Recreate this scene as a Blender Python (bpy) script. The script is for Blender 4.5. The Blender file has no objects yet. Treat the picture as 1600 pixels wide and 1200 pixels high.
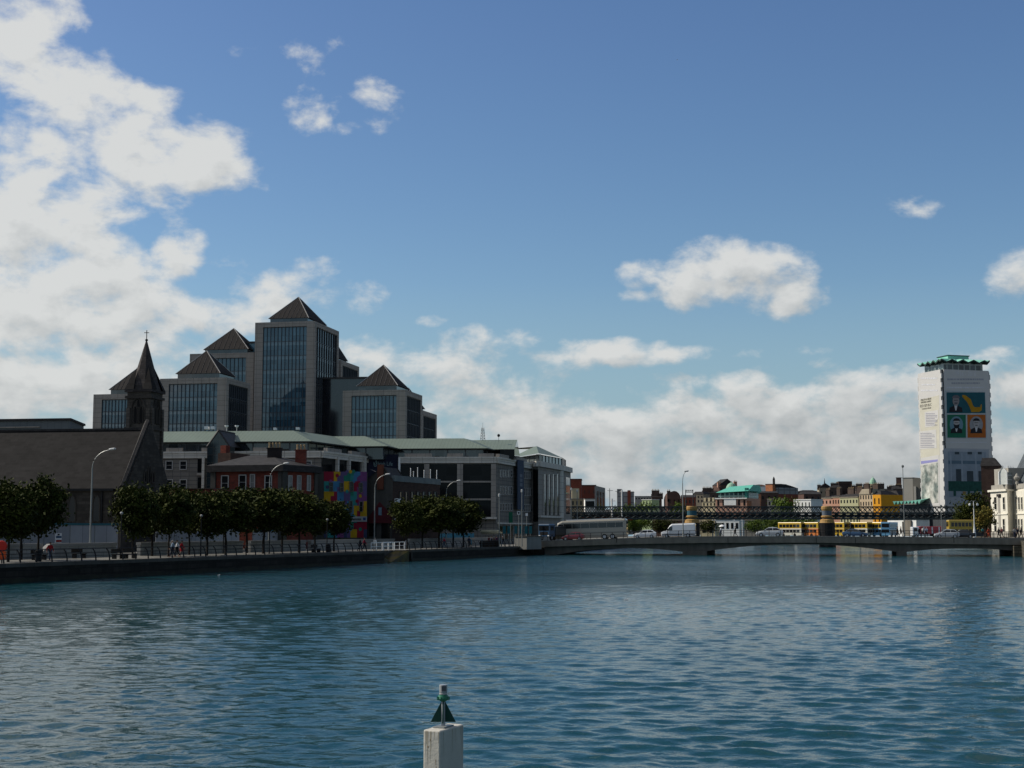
import bpy, bmesh, math, random
from mathutils import Vector, Matrix
random.seed(7)
R = math.radians
scene = bpy.context.scene
COL = scene.collection

# ------------------------------------------------------------------ camera model (photo is 1600x1200)
FPX = 2260.0
TH = math.atan(229 / FPX)
CZ = 4.25
CT, ST = math.cos(TH), math.sin(TH)

def P(px, py, Y):
    u = (px - 800) / FPX; v = (600 - py) / FPX
    dy = CT - v * ST; dz = ST + v * CT
    t = Y / dy
    return Vector((u * t, Y, CZ + dz * t))
def G(px, Y, py=829):
    p = P(px, py, Y); return (p.x, p.y)
def Z(py, Y): return P(800, py, Y).z

# ------------------------------------------------------------------ quay frame (left bank edge)
Q0 = (-33.0, 142.0)
_a = R(17.88)
QT = (math.sin(_a), math.cos(_a)); QN = (-math.cos(_a), math.sin(_a))
def Q(s, o): return (Q0[0] + QT[0] * s + QN[0] * o, Q0[1] + QT[1] * s + QN[1] * o)
def QPX(px, o):
    u = P(px, 840, 1).x
    Y = (o + QN[1] * Q0[1] + QN[0] * Q0[0]) / (QN[1] + QN[0] * u)
    return (u * Y, Y)
def QS(px, o):
    x, y = QPX(px, o); return (x - Q0[0]) * QT[0] + (y - Q0[1]) * QT[1]
PROM = 1.55

# ------------------------------------------------------------------ materials
MATS = {}
def mat(name, col, rough=.75, var=.18, scale=.6, metallic=0, ior=1.45, streak=0, tiles=None, seam=None, col2=None, bump=0, coat=0, spec=None):
    if spec is None: spec = .5 if rough < .5 else .18
    if name in MATS: return MATS[name]
    m = bpy.data.materials.new(name); m.use_nodes = True; MATS[name] = m
    nt = m.node_tree; N = nt.nodes; L = nt.links
    b = N['Principled BSDF']
    b.inputs['Roughness'].default_value = rough; b.inputs['Metallic'].default_value = metallic
    b.inputs['IOR'].default_value = ior; b.inputs['Specular IOR Level'].default_value = spec
    b.inputs['Coat Weight'].default_value = coat
    tc = N.new('ShaderNodeTexCoord')
    def math_(op, a, b_=None, c=None):
        n = N.new('ShaderNodeMath'); n.operation = op
        for i, x in enumerate((a, b_, c)):
            if x is None: continue
            if hasattr(x, 'is_output'): L.new(x, n.inputs[i])
            else: n.inputs[i].default_value = x
        return n.outputs[0]
    n1 = N.new('ShaderNodeTexNoise'); n1.inputs['Scale'].default_value = scale; n1.inputs['Detail'].default_value = 6; n1.inputs['Roughness'].default_value = .65
    L.new(tc.outputs['Object'], n1.inputs['Vector'])
    fac = math_('MULTIPLY_ADD', n1.outputs['Fac'], 2 * var * 1.6, 1 - var * 1.6)
    if streak:
        mp = N.new('ShaderNodeMapping'); mp.inputs['Scale'].default_value = (1.3, 1.3, .09); L.new(tc.outputs['Object'], mp.inputs['Vector'])
        n2 = N.new('ShaderNodeTexNoise'); n2.inputs['Scale'].default_value = 1.0; n2.inputs['Detail'].default_value = 5; L.new(mp.outputs[0], n2.inputs['Vector'])
        fac = math_('MULTIPLY', fac, math_('MULTIPLY_ADD', n2.outputs['Fac'], 2 * streak, 1 - streak))
    base = None
    if tiles:   # (w, h, mortar, mortar colour, colour spread, offset)
        w, h, mo, mc, sp, off = tiles
        uv = N.new('ShaderNodeUVMap'); uv.uv_map = 'UVMap'
        br = N.new('ShaderNodeTexBrick'); L.new(uv.outputs[0], br.inputs['Vector'])
        br.inputs['Scale'].default_value = 1; br.inputs['Brick Width'].default_value = w; br.inputs['Row Height'].default_value = h
        br.inputs['Mortar Size'].default_value = mo; br.inputs['Mortar Smooth'].default_value = .1; br.offset = off; br.inputs['Bias'].default_value = 0
        c2 = col2 if col2 else tuple(c * (1 + sp) for c in col)
        c1 = col if col2 else tuple(c * (1 - sp) for c in col)
        br.inputs['Color1'].default_value = (*c1, 1); br.inputs['Color2'].default_value = (*c2, 1); br.inputs['Mortar'].default_value = (*mc, 1)
        base = br.outputs['Color']
    elif col2:
        n3 = N.new('ShaderNodeTexNoise'); n3.inputs['Scale'].default_value = scale * .6; n3.inputs['Detail'].default_value = 4
        L.new(tc.outputs['Object'], n3.inputs['Vector'])
        cr = N.new('ShaderNodeValToRGB'); cr.color_ramp.elements[0].position = .38; cr.color_ramp.elements[1].position = .62
        cr.color_ramp.elements[0].color = (*col, 1); cr.color_ramp.elements[1].color = (*col2, 1)
        L.new(n3.outputs['Fac'], cr.inputs[0]); base = cr.outputs[0]
    if seam:   # standing seams along u: (spacing, darkness)
        uv = N.new('ShaderNodeUVMap'); uv.uv_map = 'UVMap'
        sx = N.new('ShaderNodeSeparateXYZ'); L.new(uv.outputs[0], sx.inputs[0])
        fr = math_('FRACT', math_('DIVIDE', sx.outputs[0], seam[0]))
        k = math_('LESS_THAN', fr, .16)
        fac = math_('MULTIPLY', fac, math_('MULTIPLY_ADD', k, -seam[1], 1))
    mx = N.new('ShaderNodeMix'); mx.data_type = 'RGBA'; mx.blend_type = 'MULTIPLY'; mx.inputs['Factor'].default_value = 1
    if base: L.new(base, mx.inputs[6])
    else: mx.inputs[6].default_value = (*col, 1)
    cb = N.new('ShaderNodeCombineColor')
    for i in range(3): L.new(fac, cb.inputs[i])
    L.new(cb.outputs[0], mx.inputs[7]); L.new(mx.outputs[2], b.inputs['Base Color'])
    if bump:
        bp = N.new('ShaderNodeBump'); bp.inputs['Strength'].default_value = bump; bp.inputs['Distance'].default_value = .05
        nb = N.new('ShaderNodeTexNoise'); nb.inputs['Scale'].default_value = scale * 6; nb.inputs['Detail'].default_value = 4; L.new(tc.outputs['Object'], nb.inputs['Vector'])
        L.new(nb.outputs['Fac'], bp.inputs['Height']); L.new(bp.outputs[0], b.inputs['Normal'])
    return m

def glass(name, c1, c2, w, h, ior=1.9, rough=.04, mc=(.012, .014, .016), spec=.5):
    """Coated glazing: panes of differing depth of tint, seen by UV in metres."""
    return mat(name, c1, rough=rough, var=.1, scale=.15, ior=ior, tiles=(w, h, .03, mc, 0, 0.0), col2=c2, spec=spec)

# ------------------------------------------------------------------ mesh collector (world or local coordinates)
class MB:
    def __init__(s): s.v = []; s.f = []; s.uv = []; s.mi = []
    def face(s, pts, uvs=None, mi=0):
        i = len(s.v); s.v += [tuple(p) for p in pts]; s.f.append(tuple(range(i, i + len(pts))))
        s.uv.append(uvs or [(p[0] + p[1], p[2]) for p in pts]); s.mi.append(mi); return s
    def hexa(s, c, mi=0, uv=None):
        # c: 8 corners, 0-3 bottom (ccw from above), 4-7 top
        for q in ((3, 2, 1, 0), (4, 5, 6, 7), (0, 1, 5, 4), (1, 2, 6, 5), (2, 3, 7, 6), (3, 0, 4, 7)):
            s.face([c[k] for k in q], [uv[k] for k in q] if uv else None, mi)
        return s
    def box(s, x0, x1, y0, y1, z0, z1, mi=0):
        c = [(x0, y0, z0), (x1, y0, z0), (x1, y1, z0), (x0, y1, z0), (x0, y0, z1), (x1, y0, z1), (x1, y1, z1), (x0, y1, z1)]
        return s.hexa(c, mi)
    def fbox(s, f, a0, a1, z0, z1, d0, d1, mi=0):
        # box on a Face: along a, height z, depth d outward
        p = [f.w(a0, z0, d1), f.w(a1, z0, d1), f.w(a1, z0, d0), f.w(a0, z0, d0), f.w(a0, z1, d1), f.w(a1, z1, d1), f.w(a1, z1, d0), f.w(a0, z1, d0)]
        dd = d1 - d0
        uv = [(a0, z0), (a1, z0), (a1 + dd, z0), (a0 - dd, z0), (a0, z1), (a1, z1), (a1 + dd, z1), (a0 - dd, z1)]
        return s.hexa(p, mi, uv)
    def pbox(s, f, x0, x1, y0, y1, d0, d1, mi=0):
        a0, a1, z0, z1 = f.rect(x0, x1, y0, y1)
        return s.fbox(f, a0, a1, z0, z1, d0, d1, mi)
    def prism(s, poly, z0, z1, mi=0, cap=True):
        n = len(poly); acc = 0
        for i in range(n):
            a = poly[i]; b = poly[(i + 1) % n]; l = math.hypot(b[0] - a[0], b[1] - a[1])
            s.face([(a[0], a[1], z0), (b[0], b[1], z0), (b[0], b[1], z1), (a[0], a[1], z1)], [(acc, z0), (acc + l, z0), (acc + l, z1), (acc, z1)], mi); acc += l
        if cap:
            s.face([(p[0], p[1], z1) for p in poly], [(p[0], p[1]) for p in poly], mi)
            s.face([(p[0], p[1], z0) for p in reversed(poly)], [(p[0], p[1]) for p in reversed(poly)], mi)
        return s
    def loft(s, r0, r1, mi=0, cap=True):
        # two rings of equal count
        n = len(r0); acc = 0
        for i in range(n):
            j = (i + 1) % n; a, b, c, d = r0[i], r0[j], r1[j], r1[i]
            l = (Vector(b) - Vector(a)).length; h = (Vector(d) - Vector(a)).length
            e = (Vector(b) - Vector(a)).normalized() if l > 1e-6 else Vector((1, 0, 0))
            off0 = (Vector(d) - Vector(a)).dot(e); off1 = (Vector(c) - Vector(a)).dot(e)
            s.face([a, b, c, d], [(acc, 0), (acc + l, 0), (acc + off1, h), (acc + off0, h)], mi); acc += l
        if cap: s.face(list(r1), None, mi); s.face(list(reversed(r0)), None, mi)
        return s
    def tube(s, pts, r, n=6, mi=0):
        pts = [Vector(p) for p in pts]; rings = []
        rr = r if isinstance(r, (list, tuple)) else [r] * len(pts)
        for i, p in enumerate(pts):
            d = (pts[min(i + 1, len(pts) - 1)] - pts[max(i - 1, 0)]).normalized()
            ref = Vector((0, 0, 1)) if abs(d.z) < .9 else Vector((1, 0, 0))
            e1 = d.cross(ref).normalized(); e2 = e1.cross(d).normalized()
            rings.append([p + (e1 * math.cos(2 * math.pi * k / n) + e2 * math.sin(2 * math.pi * k / n)) * rr[i] for k in range(n)])
        for a, b in zip(rings[:-1], rings[1:]):
            for k in range(n):
                j = (k + 1) % n; s.face([a[k], a[j], b[j], b[k]], None, mi)
        s.face(list(reversed(rings[0])), None, mi); s.face(rings[-1], None, mi); return s
    def lathe(s, prof, c=(0, 0, 0), n=16, mi=0, axis='z', ph=0):
        rings = []
        for r, h in prof:
            ring = []
            for k in range(n):
                t = 2 * math.pi * k / n + ph
                if axis == 'z': ring.append((c[0] + r * math.cos(t), c[1] + r * math.sin(t), c[2] + h))
                else: ring.append((c[0] + r * math.cos(t), c[1] + h, c[2] - r * math.sin(t)))
            rings.append(ring)
        for a, b in zip(rings[:-1], rings[1:]):
            for k in range(n):
                j = (k + 1) % n; s.face([a[k], a[j], b[j], b[k]], None, mi)
        s.face(list(reversed(rings[0])), None, mi); s.face(rings[-1], None, mi); return s
    def build(s, name, m, parent=None, smooth=False, loc=None, bevel=0):
        o = ORI.get(parent.name, Vector()) if parent else Vector(loc or (0, 0, 0))
        me = bpy.data.meshes.new(name)
        me.from_pydata([(v[0] - o.x, v[1] - o.y, v[2] - o.z) for v in s.v], [], s.f)
        ul = me.uv_layers.new(name='UVMap'); k = 0
        flat = []
        for u in s.uv: flat += [c for p in u for c in p]
        ul.data.foreach_set('uv', flat)
        ms = m if isinstance(m, (list, tuple)) else [m]
        for x in ms: me.materials.append(x)
        if len(ms) > 1: me.polygons.foreach_set('material_index', s.mi)
        bm = bmesh.new(); bm.from_mesh(me); bmesh.ops.remove_doubles(bm, verts=bm.verts, dist=1e-4)
        if smooth:
            for f in bm.faces: f.smooth = True
        bm.to_mesh(me); bm.free(); me.update()
        ob = bpy.data.objects.new(name, me); COL.objects.link(ob)
        if parent: ob.parent = parent
        else: ob.location = o
        ORI[ob.name] = o
        if bevel:
            b = ob.modifiers.new('bevel', 'BEVEL'); b.width = bevel; b.segments = 2; b.limit_method = 'ANGLE'
        return ob
ORI = {}

class Face:
    def __init__(s, A, B):
        s.A = A; s.B = B; dx, dy = B[0] - A[0], B[1] - A[1]; s.L = math.hypot(dx, dy); s.u = (dx / s.L, dy / s.L); s.n = (s.u[1], -s.u[0])
    def w(s, a, z, d=0): return (s.A[0] + s.u[0] * a + s.n[0] * d, s.A[1] + s.u[1] * a + s.n[1] * d, z)
    def a(s, px, py=800):
        k = P(px, py, 1).x
        return (k * s.A[1] - s.A[0]) / (s.u[0] - k * s.u[1])
    def z(s, py, a): return Z(py, s.A[1] + a * s.u[1])
    def rect(s, x0, x1, y0, y1):
        ym = (y0 + y1) / 2; a0, a1 = s.a(x0, ym), s.a(x1, ym); am = (a0 + a1) / 2
        return a0, a1, s.z(y1, am), s.z(y0, am)

def tag(o, label, cat, group=None, kind=None):
    o['label'] = label; o['category'] = cat; o['kind'] = 'thing'
    if group: o['group'] = group
    if kind: o['kind'] = kind
    return o
def root(name, loc, label, cat, group=None, rot=0):
    o = bpy.data.objects.new(name, None); COL.objects.link(o); o.location = loc; o.rotation_euler = (0, 0, rot); o.empty_display_size = .5
    ORI[o.name] = Vector(loc); return tag(o, label, cat, group)
def structure(o): o['kind'] = 'structure'; return o
def copy_tree(o, parent=None):
    c = o.copy(); COL.objects.link(c)
    if parent: c.parent = parent
    for ch in list(o.children): copy_tree(ch, c)
    return c
def win(f, x0, x1, y0, y1, parent, g, fm=None, fw=.12, d=.03, sill=True):
    """one window: glass and, when fm is given, a projecting frame as sub-part"""
    a0, a1, z0, z1 = f.rect(x0, x1, y0, y1)
    return winm(f, a0, a1, z0, z1, parent, g, fm, fw, d)
def winm(f, a0, a1, z0, z1, parent, g, fm=None, fw=.12, d=.03, bar=True):
    o = MB().fbox(f, a0, a1, z0, z1, -.05, d).build('window', g, parent)
    if fm:
        m = MB(); e = d + .09
        m.fbox(f, a0 - fw, a0, z0 - fw, z1 + fw, 0, e); m.fbox(f, a1, a1 + fw, z0 - fw, z1 + fw, 0, e)
        m.fbox(f, a0, a1, z1, z1 + fw, 0, e); m.fbox(f, a0, a1, z0 - fw, z0, 0, e + .06)
        if bar: m.fbox(f, a0, a1, (z0 + z1) / 2 - .03, (z0 + z1) / 2 + .03, 0, d + .04)
        m.build('frame', fm, o)
    return o
def offset_line(pts, d):
    """offset an open polyline to its left (inland when walked left to right seen from the river)"""
    out = []
    for i, p in enumerate(pts):
        ds = []
        if i > 0: ds.append((pts[i][0] - pts[i - 1][0], pts[i][1] - pts[i - 1][1]))
        if i < len(pts) - 1: ds.append((pts[i + 1][0] - pts[i][0], pts[i + 1][1] - pts[i][1]))
        ns = []
        for x, y in ds:
            l = math.hypot(x, y); ns.append((-y / l, x / l))
        if len(ns) == 1: out.append((p[0] + ns[0][0] * d, p[1] + ns[0][1] * d))
        else:
            bx, by = ns[0][0] + ns[1][0], ns[0][1] + ns[1][1]; k = 2 * d / (bx * bx + by * by)
            out.append((p[0] + bx * k, p[1] + by * k))
    return out
# ------------------------------------------------------------------ camera, light, sky
cam = bpy.data.cameras.new('camera'); camo = bpy.data.objects.new('camera', cam); COL.objects.link(camo)
cam.sensor_width = 36; cam.lens = 36 * FPX / 1600; cam.clip_start = .1; cam.clip_end = 20000
camo.location = (0, 0, CZ); camo.rotation_euler = (R(90) + TH, 0, 0)
scene.camera = camo
SUN_EL, SUN_AZ = R(38), R(-77)      # azimuth from +Y (view direction), negative = left
S = Vector((math.sin(SUN_AZ) * math.cos(SUN_EL), math.cos(SUN_AZ) * math.cos(SUN_EL), math.sin(SUN_EL)))
sun = bpy.data.lights.new('sun', 'SUN'); sun.energy = 4.8; sun.angle = R(.5); sun.color = (1, .93, .82)
suno = bpy.data.objects.new('sun', sun); COL.objects.link(suno); suno.rotation_euler = S.to_track_quat('Z', 'Y').to_euler()

world = bpy.data.worlds.new('World'); scene.world = world; world.use_nodes = True
def build_sky():
    nt = world.node_tree; N = nt.nodes; L = nt.links; N.clear()
    def new(t): return N.new(t)
    def M(op, a, b=None, c=None, clamp=False):
        n = new('ShaderNodeMath'); n.operation = op; n.use_clamp = clamp
        for i, x in enumerate((a, b, c)):
            if x is None: continue
            if hasattr(x, 'is_output'): L.new(x, n.inputs[i])
            else: n.inputs[i].default_value = x
        return n.outputs[0]
    def V(op, a, b=None, c=None, out=0):
        n = new('ShaderNodeVectorMath'); n.operation = op
        for i, x in enumerate((a, b, c)):
            if x is None: continue
            if hasattr(x, 'is_output'): L.new(x, n.inputs[i])
            else: n.inputs[i].default_value = x
        return n.outputs[out]
    sky = new('ShaderNodeTexSky'); sky.sky_type = 'NISHITA'; sky.sun_disc = False
    sky.sun_elevation = SUN_EL; sky.sun_rotation = SUN_AZ; sky.air_density = 1.0; sky.dust_density = .6; sky.ozone_density = 2.2
    tc = new('ShaderNodeTexCoord'); sp = new('ShaderNodeSeparateXYZ'); L.new(tc.outputs['Generated'], sp.inputs[0])
    az = M('ARCTAN2', sp.outputs[0], sp.outputs[1]); el = M('ARCSINE', sp.outputs[2])
    cb = new('ShaderNodeCombineXYZ'); L.new(az, cb.inputs[0]); L.new(el, cb.inputs[1]); p = cb.outputs[0]
    # where the cloud banks hang: picture directions turned into azimuth / elevation
    blobs = [(20, 50, 80, 80, .95), (75, 130, 85, 65, .95), (60, 100, 40, 90, .8), (130, 165, 80, 45, .9), (215, 205, 70, 60, .9), (255, 245, 115, 55, 1.25), (150, 225, 60, 40, .8), (330, 280, 45, 22, .8), (350, 228, 50, 16, .35),
             (30, 240, 90, 60, .9), (95, 295, 90, 45, 1.2), (50, 350, 130, 65, 1.1), (140, 385, 80, 32, 1.1), (90, 440, 170, 60, 1.25), (270, 400, 36, 48, .9), (50, 510, 160, 62, 1.1), (200, 465, 80, 45, .95),
             (335, 495, 100, 30, .9), (420, 452, 85, 38, .5), (60, 600, 210, 65, 1.1), (190, 585, 130, 80, .85), (490, 172, 46, 26, .5), (482, 130, 26, 28, .32), (565, 198, 50, 18, .38), (580, 152, 30, 22, .22), (490, 80, 50, 10, .12),
             (570, 460, 30, 26, .42), (668, 503, 36, 8, .5), (700, 575, 170, 48, .62), (700, 612, 90, 14, .4), (950, 548, 80, 20, .75), (1090, 553, 150, 11, .55), (1140, 430, 105, 44, 1.1), (1235, 450, 48, 32, .8), (1000, 432, 32, 20, .7), (1000, 462, 42, 10, .5),
             (1600, 430, 45, 34, 1.0), (1150, 605, 52, 22, .85), (820, 680, 140, 38, 1.0), (960, 672, 130, 40, 1.05), (1090, 660, 130, 38, 1.0), (1250, 640, 130, 42, 1.1), (1390, 618, 130, 36, 1.05), (1590, 612, 70, 46, 1.0),
             (1200, 705, 680, 80, .95), (950, 765, 560, 70, .8), (1350, 765, 400, 60, .8), (1590, 690, 120, 70, .75), (1430, 318, 26, 18, .3), (300, 640, 400, 90, .75), (1580, 552, 60, 9, .4), (1260, 570, 60, 10, .25), (640, 640, 140, 26, .3)]
    far = M('SUBTRACT', V('LENGTH', V('MULTIPLY', p, (2.0, 2.2, 0)), out=1), 1.05)
    farm = M('MULTIPLY', far, 3.0, clamp=True)
    nb = new('ShaderNodeTexNoise'); nb.inputs['Scale'].default_value = 2.2; nb.inputs['Detail'].default_value = 3; L.new(tc.outputs['Generated'], nb.inputs['Vector'])
    gen = M('ADD', M('MULTIPLY', M('MULTIPLY_ADD', nb.outputs['Fac'], 5.0, -2.2), farm), M('MULTIPLY_ADD', farm, .75, -.75))  # added cloud cover outside the view, there for light and reflections
    def density(pv, detail):
        acc = gen
        for x, y, rx, ry, s in blobs:
            d = P(x, y, 1) - Vector((0, 0, CZ)); d.normalize()
            a0, e0 = math.atan2(d.x, d.y), math.asin(d.z); ix, iy = FPX / (rx * 1.4), FPX / (ry * 1.4)
            q = V('MULTIPLY_ADD', pv, (ix, iy, 0), (-a0 * ix, -e0 * iy, 0))
            k = M('MULTIPLY_ADD', V('DOT_PRODUCT', q, q, out=1), -s, s)
            acc = M('MAXIMUM', acc, k)
        acc = M('MULTIPLY', M('MINIMUM', acc, .95), .93)
        n = new('ShaderNodeTexNoise'); n.inputs['Scale'].default_value = 1; n.inputs['Detail'].default_value = detail; n.inputs['Roughness'].default_value = .58; n.inputs['Distortion'].default_value = .12
        L.new(V('MULTIPLY_ADD', pv, (22, 33, 0), (3.1, 1.7, 0)), n.inputs['Vector'])
        return M('ADD', acc, M('MULTIPLY_ADD', n.outputs['Fac'], 3.1, -1.58)), n.outputs['Fac']
    dens_raw, n0 = density(p, 9)
    d_up, n1 = density(V('ADD', p, (-.006, .012, 0)), 5)
    mr = new('ShaderNodeMapRange'); mr.interpolation_type = 'SMOOTHSTEP'; mr.inputs['From Min'].default_value = .05; mr.inputs['From Max'].default_value = .85
    L.new(dens_raw, mr.inputs['Value']); dens = mr.outputs[0]
    # edges turned to the sun are bright, thick undersides grey
    lit = M('MULTIPLY_ADD', M('SUBTRACT', dens_raw, d_up), .42, .76)
    lit = M('ADD', lit, M('MULTIPLY', M('SUBTRACT', dens_raw, .8), -.10))
    lit = M('ADD', lit, M('MULTIPLY', M('SUBTRACT', el, .10), 1.3))
    lit = M('ADD', lit, M('MULTIPLY', M('ADD', az, .02), -.35))
    lit = M('SUBTRACT', lit, M('MULTIPLY', farm, .55), clamp=True)  # clouds out of view greyed further to dim the fill light
    cr = new('ShaderNodeValToRGB'); L.new(lit, cr.inputs[0])
    cr.color_ramp.elements[0].position = .05; cr.color_ramp.elements[0].color = (2.3, 2.65, 2.9, 1)
    cr.color_ramp.elements[1].position = 1.0; cr.color_ramp.elements[1].color = (6.9, 7.0, 6.9, 1)
    hs = new('ShaderNodeHueSaturation'); hs.inputs['Saturation'].default_value = 1.2; hs.inputs['Value'].default_value = 1.0
    tn = new('ShaderNodeMix'); tn.data_type = 'RGBA'; tn.blend_type = 'MULTIPLY'; tn.inputs['Factor'].default_value = 1; L.new(sky.outputs[0], tn.inputs[6]); tf = new('ShaderNodeMapRange'); tf.inputs['From Min'].default_value = .10; tf.inputs['From Max'].default_value = .34; L.new(el, tf.inputs['Value'])
    tm = new('ShaderNodeMix'); tm.data_type = 'RGBA'; L.new(tf.outputs[0], tm.inputs['Factor']); tm.inputs[6].default_value = (.98, 1.01, 1.0, 1); tm.inputs[7].default_value = (1.02, .965, 1.0, 1); L.new(tm.outputs[2], tn.inputs[7]); L.new(tn.outputs[2], hs.inputs['Color'])
    hz = new('ShaderNodeMapRange'); hz.inputs['From Min'].default_value = .02; hz.inputs['From Max'].default_value = .17; hz.inputs['To Min'].default_value = .95; hz.inputs['To Max'].default_value = 0; L.new(el, hz.inputs['Value'])
    hm = new('ShaderNodeMix'); hm.data_type = 'RGBA'; L.new(hz.outputs[0], hm.inputs['Factor']); L.new(hs.outputs[0], hm.inputs[6]); hm.inputs[7].default_value = (2.7, 4.1, 5.1, 1)
    mx = new('ShaderNodeMix'); mx.data_type = 'RGBA'; L.new(M('MULTIPLY', dens, .96), mx.inputs['Factor'])
    L.new(hm.outputs[2], mx.inputs[6]); L.new(cr.outputs[0], mx.inputs[7])
    bg = new('ShaderNodeBackground'); bg.inputs['Strength'].default_value = .1; L.new(mx.outputs[2], bg.inputs['Color'])
    out = new('ShaderNodeOutputWorld'); L.new(bg.outputs[0], out.inputs[0])
build_sky()
vs = scene.view_settings; vs.view_transform = 'Standard'; vs.look = 'None'; vs.exposure = 0; vs.gamma = 1

# ------------------------------------------------------------------ palette
granite = mat('granite', (.27, .245, .215), .8, .12, .3, streak=.18, tiles=(1.8, 1.1, .035, (.13, .115, .10), .05, 0))
granite_tile = mat('granite_tile', (.17, .155, .135), .8, .12, .3, tiles=(1.6, .8, .05, (.07, .07, .07), .08, 0), streak=.12)
granite_pale = mat('granite_light', (.52, .49, .43), .8, .1, .3, streak=.2, tiles=(2.4, 1.4, .04, (.22, .2, .18), .05, 0))  # paler stone of fascias, columns and bands
tower_dark = mat('tower_core', (.055, .052, .05), .5, .15, .3)
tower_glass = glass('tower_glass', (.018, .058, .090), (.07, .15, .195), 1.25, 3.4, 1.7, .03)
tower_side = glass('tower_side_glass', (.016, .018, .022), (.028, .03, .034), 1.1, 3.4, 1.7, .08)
dark_glass = glass('dark_glass', (.005, .006, .007), (.011, .012, .013), 2.4, 1.9, 1.4, .07, spec=.16)
pent_glass = glass('penthouse_glass', (.010, .014, .016), (.05, .06, .065), 1.7, 2.6, 1.7, .06)
tall_glass = glass('tall_glass', (.02, .024, .028), (.05, .04, .036), 1.6, 3.2, 2.0, .05)
window_glass = mat('window_glass', (.010, .012, .014), .08, .2, .4, ior=1.45, spec=.3)
blind_glass = mat('blind_glass', (.16, .16, .15), .35, .2, .4)
mullion_m = mat('mullion_metal', (.045, .055, .065), .45, .1)
bronze_roof = mat('bronze_roof', (.017, .015, .0145), .75, .2, .3, spec=.12, seam=(.9, .35), streak=.2)
ridge_m = mat('ridge_metal', (.36, .35, .33), .35, .1, metallic=.3)
copper_green = mat('green_seamed_roof', (.13, .165, .135), .55, .14, .12, seam=(.75, .18))
slate_dark = mat('slate_dark', (.032, .030, .030), .8, .25, .5, tiles=(.6, .35, .02, (.02, .02, .02), .25, .5), streak=.25)
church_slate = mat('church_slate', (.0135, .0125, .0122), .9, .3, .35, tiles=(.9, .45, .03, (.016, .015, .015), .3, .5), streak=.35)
church_stone = mat('church_stone', (.048, .042, .036), .9, .3, .6, tiles=(.9, .4, .03, (.035, .032, .028), .3, .5), streak=.3)
church_trim = mat('church_trim', (.055, .048, .041), .9, .25, .6)
brick_red = mat('brick_red', (.165, .036, .022), .9, .25, .8, tiles=(.5, .2, .02, (.07, .045, .04), .2, .5), streak=.2)
brick_brown = mat('brick_brown', (.06, .035, .027), .9, .25, .8, tiles=(.5, .2, .02, (.035, .03, .028), .2, .5), streak=.2)
brick_orange = mat('brick_orange', (.36, .125, .055), .9, .2, .8, tiles=(.5, .2, .02, (.25, .16, .1), .2, .5))
render_grey = mat('grey_render', (.06, .058, .052), .9, .25, .5, streak=.35)
render_cream = mat('cream_render', (.55, .46, .28), .9, .15, .3, streak=.2)
render_white = mat('white_render', (.72, .72, .68), .85, .1, .3, streak=.15)
paint_white = mat('white_paint', (.72, .72, .70), .5, .08)
concrete = mat('bridge_concrete', (.17, .153, .125), .9, .25, .35, streak=.4, bump=.3)
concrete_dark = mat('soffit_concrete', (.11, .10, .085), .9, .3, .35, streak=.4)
quay_stone = mat('quay_stone', (.020, .018, .015), .85, .45, .5, tiles=(1.7, .5, .04, (.012, .011, .01), .35, .5), streak=.5, bump=.5)
coping_stone = mat('coping_stone', (.07, .066, .058), .85, .3, .7, tiles=(1.9, 2.0, .03, (.04, .04, .04), .15, .5))
paving = mat('paving', (.14, .135, .12), .9, .25, .4)
asphalt = mat('asphalt', (.05, .05, .05), .9, .25, .3)
ground_m = mat('town_ground', (.12, .115, .105), .95, .3, .05)
parapet_stone = mat('parapet_stone', (.29, .285, .265), .85, .22, .6, tiles=(1.5, .5, .03, (.15, .15, .14), .12, .5), streak=.25)
iron_black = mat('black_iron', (.012, .012, .013), .5, .2)
galv = mat('galvanised_steel', (.22, .23, .22), .4, .15, metallic=.2)
lamp_head_m = mat('lamp_head', (.42, .43, .42), .4, .05)
hoard_white = mat('white_hoarding', (.30, .31, .32), .7, .18, .3, tiles=(2.4, 5.0, .05, (.16, .17, .17), .14, 0))
hoard_blue = mat('teal_trim', (.03, .12, .14), .6, .1)
rubber = mat('tyre_rubber', (.012, .012, .012), .85, .1)
alloy = mat('wheel_alloy', (.42, .43, .44), .35, .1, metallic=.5)
car_glass = mat('vehicle_glass', (.010, .012, .014), .05, .1, ior=1.6)
headlight_m = mat('headlight', (.75, .76, .74), .15, .05)
taillight_m = mat('taillight', (.35, .012, .01), .25, .05)
wood = mat('bench_wood', (.03, .022, .016), .8, .3)
bark = mat('bark', (.020, .017, .014), .95, .3, 3)
def leafmat(name, a, b):
    return mat(name, a, .8, .35, .9, col2=b, spec=.12)
leaf_dark = leafmat('plane_leaves', (.014, .021, .004), (.042, .050, .007))
leaf_mid = leafmat('bright_green_leaves', (.05, .085, .014), (.10, .14, .02))  # brighter green leaf colour for trees on the far quays
leaf_olive = leafmat('olive_leaves', (.09, .085, .018), (.15, .11, .022))

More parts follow.
